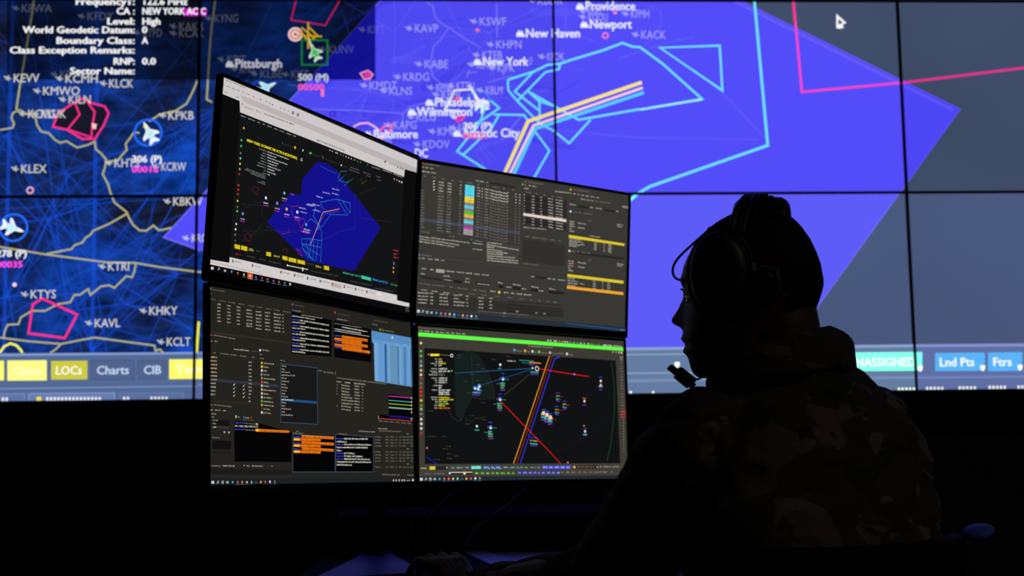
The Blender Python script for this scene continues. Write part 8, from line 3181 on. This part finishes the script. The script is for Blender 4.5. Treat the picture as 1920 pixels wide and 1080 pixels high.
# shaved hair
def stubble(bm):
    n = 56; g = []
    zs = [.1225-.21*(i/60) for i in range(61)]
    for z in zs:
        _, ff, fb, w = interp(HT, min(z, .121)); fm = (ff+fb)/2; h = (ff-fb)/2+.0012; w += .0012; g.append([])
        for k in range(n):
            a = 2*pi*k/n; c, s_ = cos(a), sin(a); f = fm + h*(abs(c)**.82 if c > 0 else -abs(c)); l = w*(1 if s_ > 0 else -1)*abs(s_)**.92
            g[-1].append((f, l, z))
    ok = lambda f, l, z: (z > .075 - .55*max(0, f-.04) and f < .085) or (f < .03 and z > .028 + 0*f) or (f < -.045 and z > -.075)
    V = {}
    def vv(i, k):
        if (i, k) not in V: V[(i, k)] = bm.verts.new(hp(*g[i][k]))
        return V[(i, k)]
    for i in range(60):
        for k in range(n):
            q = [(i, k), (i, (k+1) % n), (i+1, (k+1) % n), (i+1, k)]
            if all(ok(*g[a][b]) for a, b in q): bm.faces.new([vv(a, b) for a, b in q])
    bm.faces.new([vv(0, k) for k in range(n)])
bm = bmesh.new(); stubble(bm); obj('hair', bm, M_HAIR, person, True)

# jacket with folds
def folds(me, amp, seed, ignore=None):
    me.update(); off = Vector((seed, seed*2, -seed))
    nr = [v.normal.copy() for v in me.vertices]
    for v, n in zip(me.vertices, nr):
        p = v.co; q = Vector((p.x*9, p.y*9, p.z*16)) + off
        d = abs(noise.noise(q)) - .25; e = noise.noise(Vector((p.x*28, p.y*28, p.z*34))+off)
        v.co = p + n*(amp*d + amp*.3*e)
bm = bmesh.new(); rings_loft(bm, torso_rings(0)[1:-1])
for S, E_, W_, sd_ in ((SL, EL, WL, 1), (SR, ER, WR, -1)):
    Wc = W_ + (E_-W_)*.09
    tube(bm, spline([S + (NB-S)*.18, S, S.lerp(E_, .5) - TF*.004, E_, E_.lerp(Wc, .45), Wc], 4), [.046, .050, .057, .064, .070, .075, .077, .076, .075, .074, .073, .072, .070, .064, .055, .047, .041, .038, .036, .035, .034], 24)
jk = fused(bm, .006, 3); folds(jk, .016, 3.3); jk.update(); jo = obj('jacket', jk, M_CAMO, person, True)
# collar: standing band open at the front
bm = bmesh.new(); V = []
nC = 44
for i in range(nC+1):
    a = radians(-158 + 316*i/nC)          # 0 = back of the neck
    s_, c_ = sin(a), cos(a); back = (1+c_)/2
    dr = TR*s_ - TF*c_
    hgt = .010+.036*back; z0 = -.054 + .056*back + .034*max(0, -s_)*(1-back) - .014*max(0, -s_)*back - .017*max(0, s_)
    rw = .121 if s_ > 0 else .118; lo = NB + TR*s_*rw - TF*c_*.098 + UZ*z0; hi = NB + TR*s_*(rw-.007) - TF*c_*.092 + UZ*(z0+hgt) + Vector((.004, 0, 0)); th = dr.normalized()*.006
    V.append([bm.verts.new(p) for p in (lo-UZ*.02, lo, hi, hi-th*.7+UZ*.002, hi-th*1.6, lo-th*1.6)])
for a_, b_ in zip(V, V[1:]):
    for k in range(6): bm.faces.new((a_[k], a_[(k+1) % 6], b_[(k+1) % 6], b_[k]))
bm.faces.new(V[0]); bm.faces.new(list(reversed(V[-1])))
obj('collar', bm, M_CAMO, jo, True)
bm = bmesh.new()
for Hp_, K_, A_ in ((HIPL, KL, AL), (HIPR, KR, AR)): tube(bm, spline([Hp_ - TF*.03, Hp_.lerp(K_, .5), K_, K_.lerp(A_, .35), A_+UZ*.1], 3), [.105, .105, .1, .095, .09, .085, .08, .078, .076, .074, .072, .07, .068], 20)
ball(bm, PEL+UZ*.02, (.17, .14, .11), Matrix.Rotation(math.atan2(TR.y, TR.x), 4, 'Z'))
tr_ = fused(bm, .008, 3); folds(tr_, .014, 7.1); obj('trousers', tr_, M_CAMO, person, True)
for A_ in (AL, AR):
    bm = bmesh.new(); A0 = Vector((A_.x, A_.y, 0))
    tube(bm, [A0+UZ*.22, A0+UZ*.13, A0+UZ*.075], [.06, .055, .052], 16); tube(bm, [A0-TF*.035+UZ*.045, A0+TF*.06+UZ*.045, A0+TF*.16+UZ*.04], [.045, .045, .038], 16)
    obj('boot', fused(bm, .006, 2), M_BOOT, person, True)

# wristwatch
wd_ = (EL-WL).normalized(); wc = WL + wd_*.012; u_ = (UZ - wd_*UZ.dot(wd_)).normalized(); v_ = wd_.cross(u_)
t = thing('wristwatch', 'dark wristwatch on the person\'s left wrist', 'watch', wc)
bm = bmesh.new(); R_ = []
for a in range(25):
    q = 2*pi*a/24; dr = u_*cos(q)+v_*sin(q); R_.append([wc+dr*r+wd_*s_ for r, s_ in ((.0275, -.010), (.0305, -.010), (.0305, .010), (.0275, .010))])
rings_loft(bm, R_, False); obj('strap', bm, M_RUBBER, t, True)
fdir = (u_*.62 - Vector((0, 1, 0))*.6).normalized(); fdir = (fdir - wd_*fdir.dot(wd_)).normalized(); Mw = (Matrix.Translation(wc+fdir*.031) @ fdir.to_track_quat('Z', 'Y').to_matrix().to_4x4())
bm = bmesh.new(); lathe(bm, [(.0165, -.003), (.018, 0), (.018, .006), (.0165, .008), (.015, .0075), (.015, .0065)], Mw, 28); cs = obj('case', bm, M_CHROME, t, True)
bm = bmesh.new(); lathe(bm, [(.0148, .0064), (.0148, .0072)], Mw, 28); obj('dial', bm, mat('dark dial glass', rgb(20, 30, 34), .1, var=.05), cs)

# eyeglasses
t = thing('eyeglasses', 'thin dark framed glasses on the person\'s face', 'glasses', hp(.09, 0, .004))
for sd_ in (1, -1):
    C_ = hp(.094, .031*sd_, .004); nn = (HF + HL*.32*sd_).normalized(); aa = UZ.cross(nn).normalized()
    bm = bmesh.new(); P = [C_ + aa*.021*cos(q*pi/14) + UZ*.0165*sin(q*pi/14) for q in range(29)]; tube(bm, P, .0012, 8, False); rim = obj('rim', bm, M_DARKMETAL, t, True)
    bm = bmesh.new(); f0 = [bm.verts.new(p+nn*.0006) for p in P[:-1]]; f1 = [bm.verts.new(p-nn*.0006) for p in P[:-1]]; bm.faces.new(f0); bm.faces.new(list(reversed(f1)))
    for k in range(28): bm.faces.new((f0[k], f1[k], f1[(k+1) % 28], f0[(k+1) % 28]))
    obj('lens', bm, M_GLASS, rim)
    bm = bmesh.new(); tube(bm, spline([C_ + aa*.0215*sd_*(1 if aa.dot(HL) > 0 else -1) + UZ*.006, hp(.07, .0735*sd_, .012), hp(.0, .0845*sd_, .014), hp(-.02, .083*sd_, .012), hp(-.036, .081*sd_, -.006)], 4), .0014, 8); obj('temple_arm', bm, M_DARKMETAL, t, True)
bm = bmesh.new(); tube(bm, spline([hp(.1, .011, .007), hp(.1055, 0, .0095), hp(.1, -.011, .007)], 4), .0013, 8); obj('bridge', bm, M_DARKMETAL, t, True)

# headset
t = thing('headset', 'black padded headset with a boom microphone on the person\'s head', 'headset', hp(-.01, 0, .14))
MH_ = Matrix(((HF.x, UZ.x, HL.x, 0), (HF.y, UZ.y, HL.y, 0), (HF.z, UZ.z, HL.z, 0), (0, 0, 0, 1)))
for sd_ in (1, -1):
    cf, cz = .042, .018
    def oval(prof, rf, rz):
        b_ = bmesh.new(); rings_loft(b_, [[hp(cf+rf*k*cos(q*pi/20), l*sd_, cz+rz*k*sin(q*pi/20)) for q in range(40)] for k, l in prof]); return b_
    cup = obj('ear_cup', oval([(.7, .086), (1, .09), (1, .104), (.97, .111), (.86, .1165), (.6, .1195), (.2, .1205)], .0425, .0585), M_BLACK, t, True)
    obj('ear_cushion', oval([(.75, .066), (.95, .068), (1.03, .074), (1.05, .081), (1, .088), (.8, .0895)], .0475, .063), M_CUSH, cup, True)
    bm = bmesh.new(); P = [hp(cf+.047*cos(q), .103*sd_, cz+.0645*sin(q)) for q in [radians(75+i*9) for i in range(14)]]; tube(bm, P, .0032, 8); yk = obj('yoke', bm, M_DARKMETAL, t, True)
    bm = bmesh.new(); box(bm, (0, 0, 0), (.006, .012, .007), Matrix.Translation(hp(-.0065, .108*sd_, .024)) @ MH_, .001); obj('hinge', bm, M_TAN, yk)
    bm = bmesh.new()
    for df in (-.008, .008): tube(bm, spline([hp(.016+df, .1*sd_, .074), hp(.010+df, .088*sd_, .100), hp(.002+df, .07*sd_, .119), hp(-.004+df, .045*sd_, .132)], 4), .005, 8)
    box(bm, (0, 0, 0), (.03, .02, .006), Matrix.Translation(hp(.002, .074*sd_, .112)) @ MH_ @ Matrix.Rotation(radians(38)*sd_, 4, 'X') @ Matrix.Rotation(radians(90), 4, 'X'), .002)
    obj('slider', bm, M_BLACK, t, True)
bm = bmesh.new(); R_ = []
for i in range(25):
    q = radians(32+116*i/24); c_ = hp(-.012, .088*cos(q), .045+.0985*sin(q)); u_ = (HL*cos(q)+UZ*sin(q)).normalized()
    R_.append([c_+HF*.017+u_*.0015, c_+HF*.017-u_*.0015, c_-HF*.017-u_*.0015, c_-HF*.017+u_*.0015])
rings_loft(bm, R_); obj('headband', bm, M_DARKMETAL, t)
for f0, r0 in ((.005, .0175), (-.043, .0185)):
    bm = bmesh.new(); P = []
    for i in range(13):
        q = radians(48+84*i/12); P.append(hp(f0, .072*cos(q), .05+(.0715 if f0 > 0 else .0695)*sin(q)))
    tube(bm, P, r0, 14); obj('headband_pad', bm, M_CUSH, t, True)
bm = bmesh.new()
for f0 in (-.008, -.02, -.031): tube(bm, [hp(f0, .07*cos(radians(50+80*i/10)), .052+.0725*sin(radians(50+80*i/10))) for i in range(11)], .0165, 12)
obj('pad_bridge', bm, M_CUSH, t, True)
bm = bmesh.new(); tube(bm, spline([hp(.048, .106, .084), hp(.078, .104, .061), hp(.1015, .100, .041), hp(.109, .098, .026), hp(.104, .098, .014), hp(.085, .102, .009)], 6), .0017, 8); obj('cable_loop', bm, M_RUBBER, t, True)
mcn = hp(.1085, -.006, -.1185); bm = bmesh.new()
tube(bm, spline([hp(.02, -.1, -.01), hp(.05, -.098, -.07), hp(.08, -.06, -.115), hp(.088, -.012, -.1225)], 6), .0016, 8); bo = obj('boom', bm, M_RUBBER, t, True)
dx_ = (Vector((cos(radians(-40)), 0, sin(radians(-40))))); n_ = Vector((sin(radians(40)), 0, cos(radians(40)))); yv = Vector((0, 1, 0))
Mm = Matrix(((dx_.x, yv.x, n_.x, mcn.x), (dx_.y, yv.y, n_.y, mcn.y), (dx_.z, yv.z, n_.z, mcn.z), (0, 0, 0, 1)))
bm = bmesh.new(); box(bm, (-.001, 0, 0), (.046, .02, .008), Mm, .0015); box(bm, (.004, 0, -.005), (.026, .016, .006), Mm, .002); mi = obj('microphone', bm, M_BLACK, bo)
bm = bmesh.new(); box(bm, (.004, .002, .0065), (.03, .022, .008), Mm, .003); obj('microphone_foam', bm, M_FOAM, mi)

# ------------------------------------------------------------------ chair
t = thing('office_chair', 'black office chair with a curved backrest under the seated person', 'chair', (.52, 1.68, 0))
CB = NB - TF*.205; bm = bmesh.new(); V = []
nb = 28; HW = .252
for i in range(nb+1):
    s_ = -1+2*i/nb; x = HW*s_; bend = .085*abs(s_)**2.6
    ztop = .853 - .004*s_; zb = .56; ring = []
    c_ = Vector((CB.x, CB.y, 0)) + TR*x*(1-.06*s_*s_) + TF*bend
    nrm_ = (TF - TR*(.9*s_*abs(s_)**.8)).normalized()
    zt = ztop - .05*max(0, abs(s_)-.86)/.14*abs(s_)
    prof = [(0, zb), (0, zt-.02), (.006, zt-.006), (.018, zt), (.032, zt-.006), (.038, zt-.02), (.038, zb+.02), (.03, zb)]
    V.append([bm.verts.new(c_+nrm_*a+UZ*z) for a, z in prof])
for a_, b_ in zip(V, V[1:]):
    for k in range(8): bm.faces.new((a_[k], a_[(k+1) % 8], b_[(k+1) % 8], b_[k]))
bm.faces.new(V[0]); bm.faces.new(list(reversed(V[-1])))
obj('backrest', bm, M_CHAIR, t, True)
bm = bmesh.new(); P = []
for i in range(41):
    s_ = -1.0+2.0*i/40; P.append(Vector((CB.x, CB.y, 0.839-.004*s_-.012*max(0, abs(s_)-.9)/.1)) + TR*HW*s_*(1-.06*s_*s_) + TF*(.085*abs(s_)**2.6+.016))
tube(bm, P, .013, 14); obj('top_edge', bm, M_CHAIR, t, True)
for sd_ in (1,):  # added cap, stands in for wall light on the chair's top edge
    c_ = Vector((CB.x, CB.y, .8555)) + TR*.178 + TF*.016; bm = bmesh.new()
    ball(bm, c_, (.024, .022, .0095), Matrix(((TR.x, TF.x, 0, 0), (TR.y, TF.y, 0, 0), (0, 0, 1, 0), (0, 0, 0, 1))) @ Matrix.Rotation(radians(-16), 4, 'Y'), 24); obj('wall_glow_cap', bm, M_ROLL, t, True)
SC_ = NB - TF*.0 + Vector((0, 0, -NB.z)); Mc = Matrix(((TR.x, TF.x, 0, SC_.x), (TR.y, TF.y, 0, SC_.y), (0, 0, 1, 0), (0, 0, 0, 1)))
bm = bmesh.new(); box(bm, (0, .03, .40), (.5, .48, .07), Mc, .03); obj('seat', bm, M_CHAIR, t, True)
bm = bmesh.new(); tube(bm, [Mc @ Vector((0, -.1, .37)), Mc @ Vector((0, -.24, .40)), Mc @ Vector((0, -.235, .60))], .02, 12); obj('back_support', bm, M_DARKMETAL, t, True)
bm = bmesh.new(); tube(bm, [Mc @ Vector((0, 0, .08)), Mc @ Vector((0, 0, .37))], .026, 16, False); obj('gas_column', bm, M_DARKMETAL, t, True)
bm = bmesh.new()
for k in range(5): q = 2*pi*k/5; tube(bm, [Mc @ Vector((0, 0, .1)), Mc @ Vector((.29*cos(q), .29*sin(q), .075))], [.028, .016], 10)
obj('star_base', bm, M_BLACK, t, True)
for k in range(5):
    q = 2*pi*k/5; bm = bmesh.new(); c_ = Mc @ Vector((.29*cos(q), .29*sin(q), .03)); tube(bm, [c_-TR*.02, c_+TR*.02], .027, 14, False); obj('caster', bm, M_RUBBER, t, True)
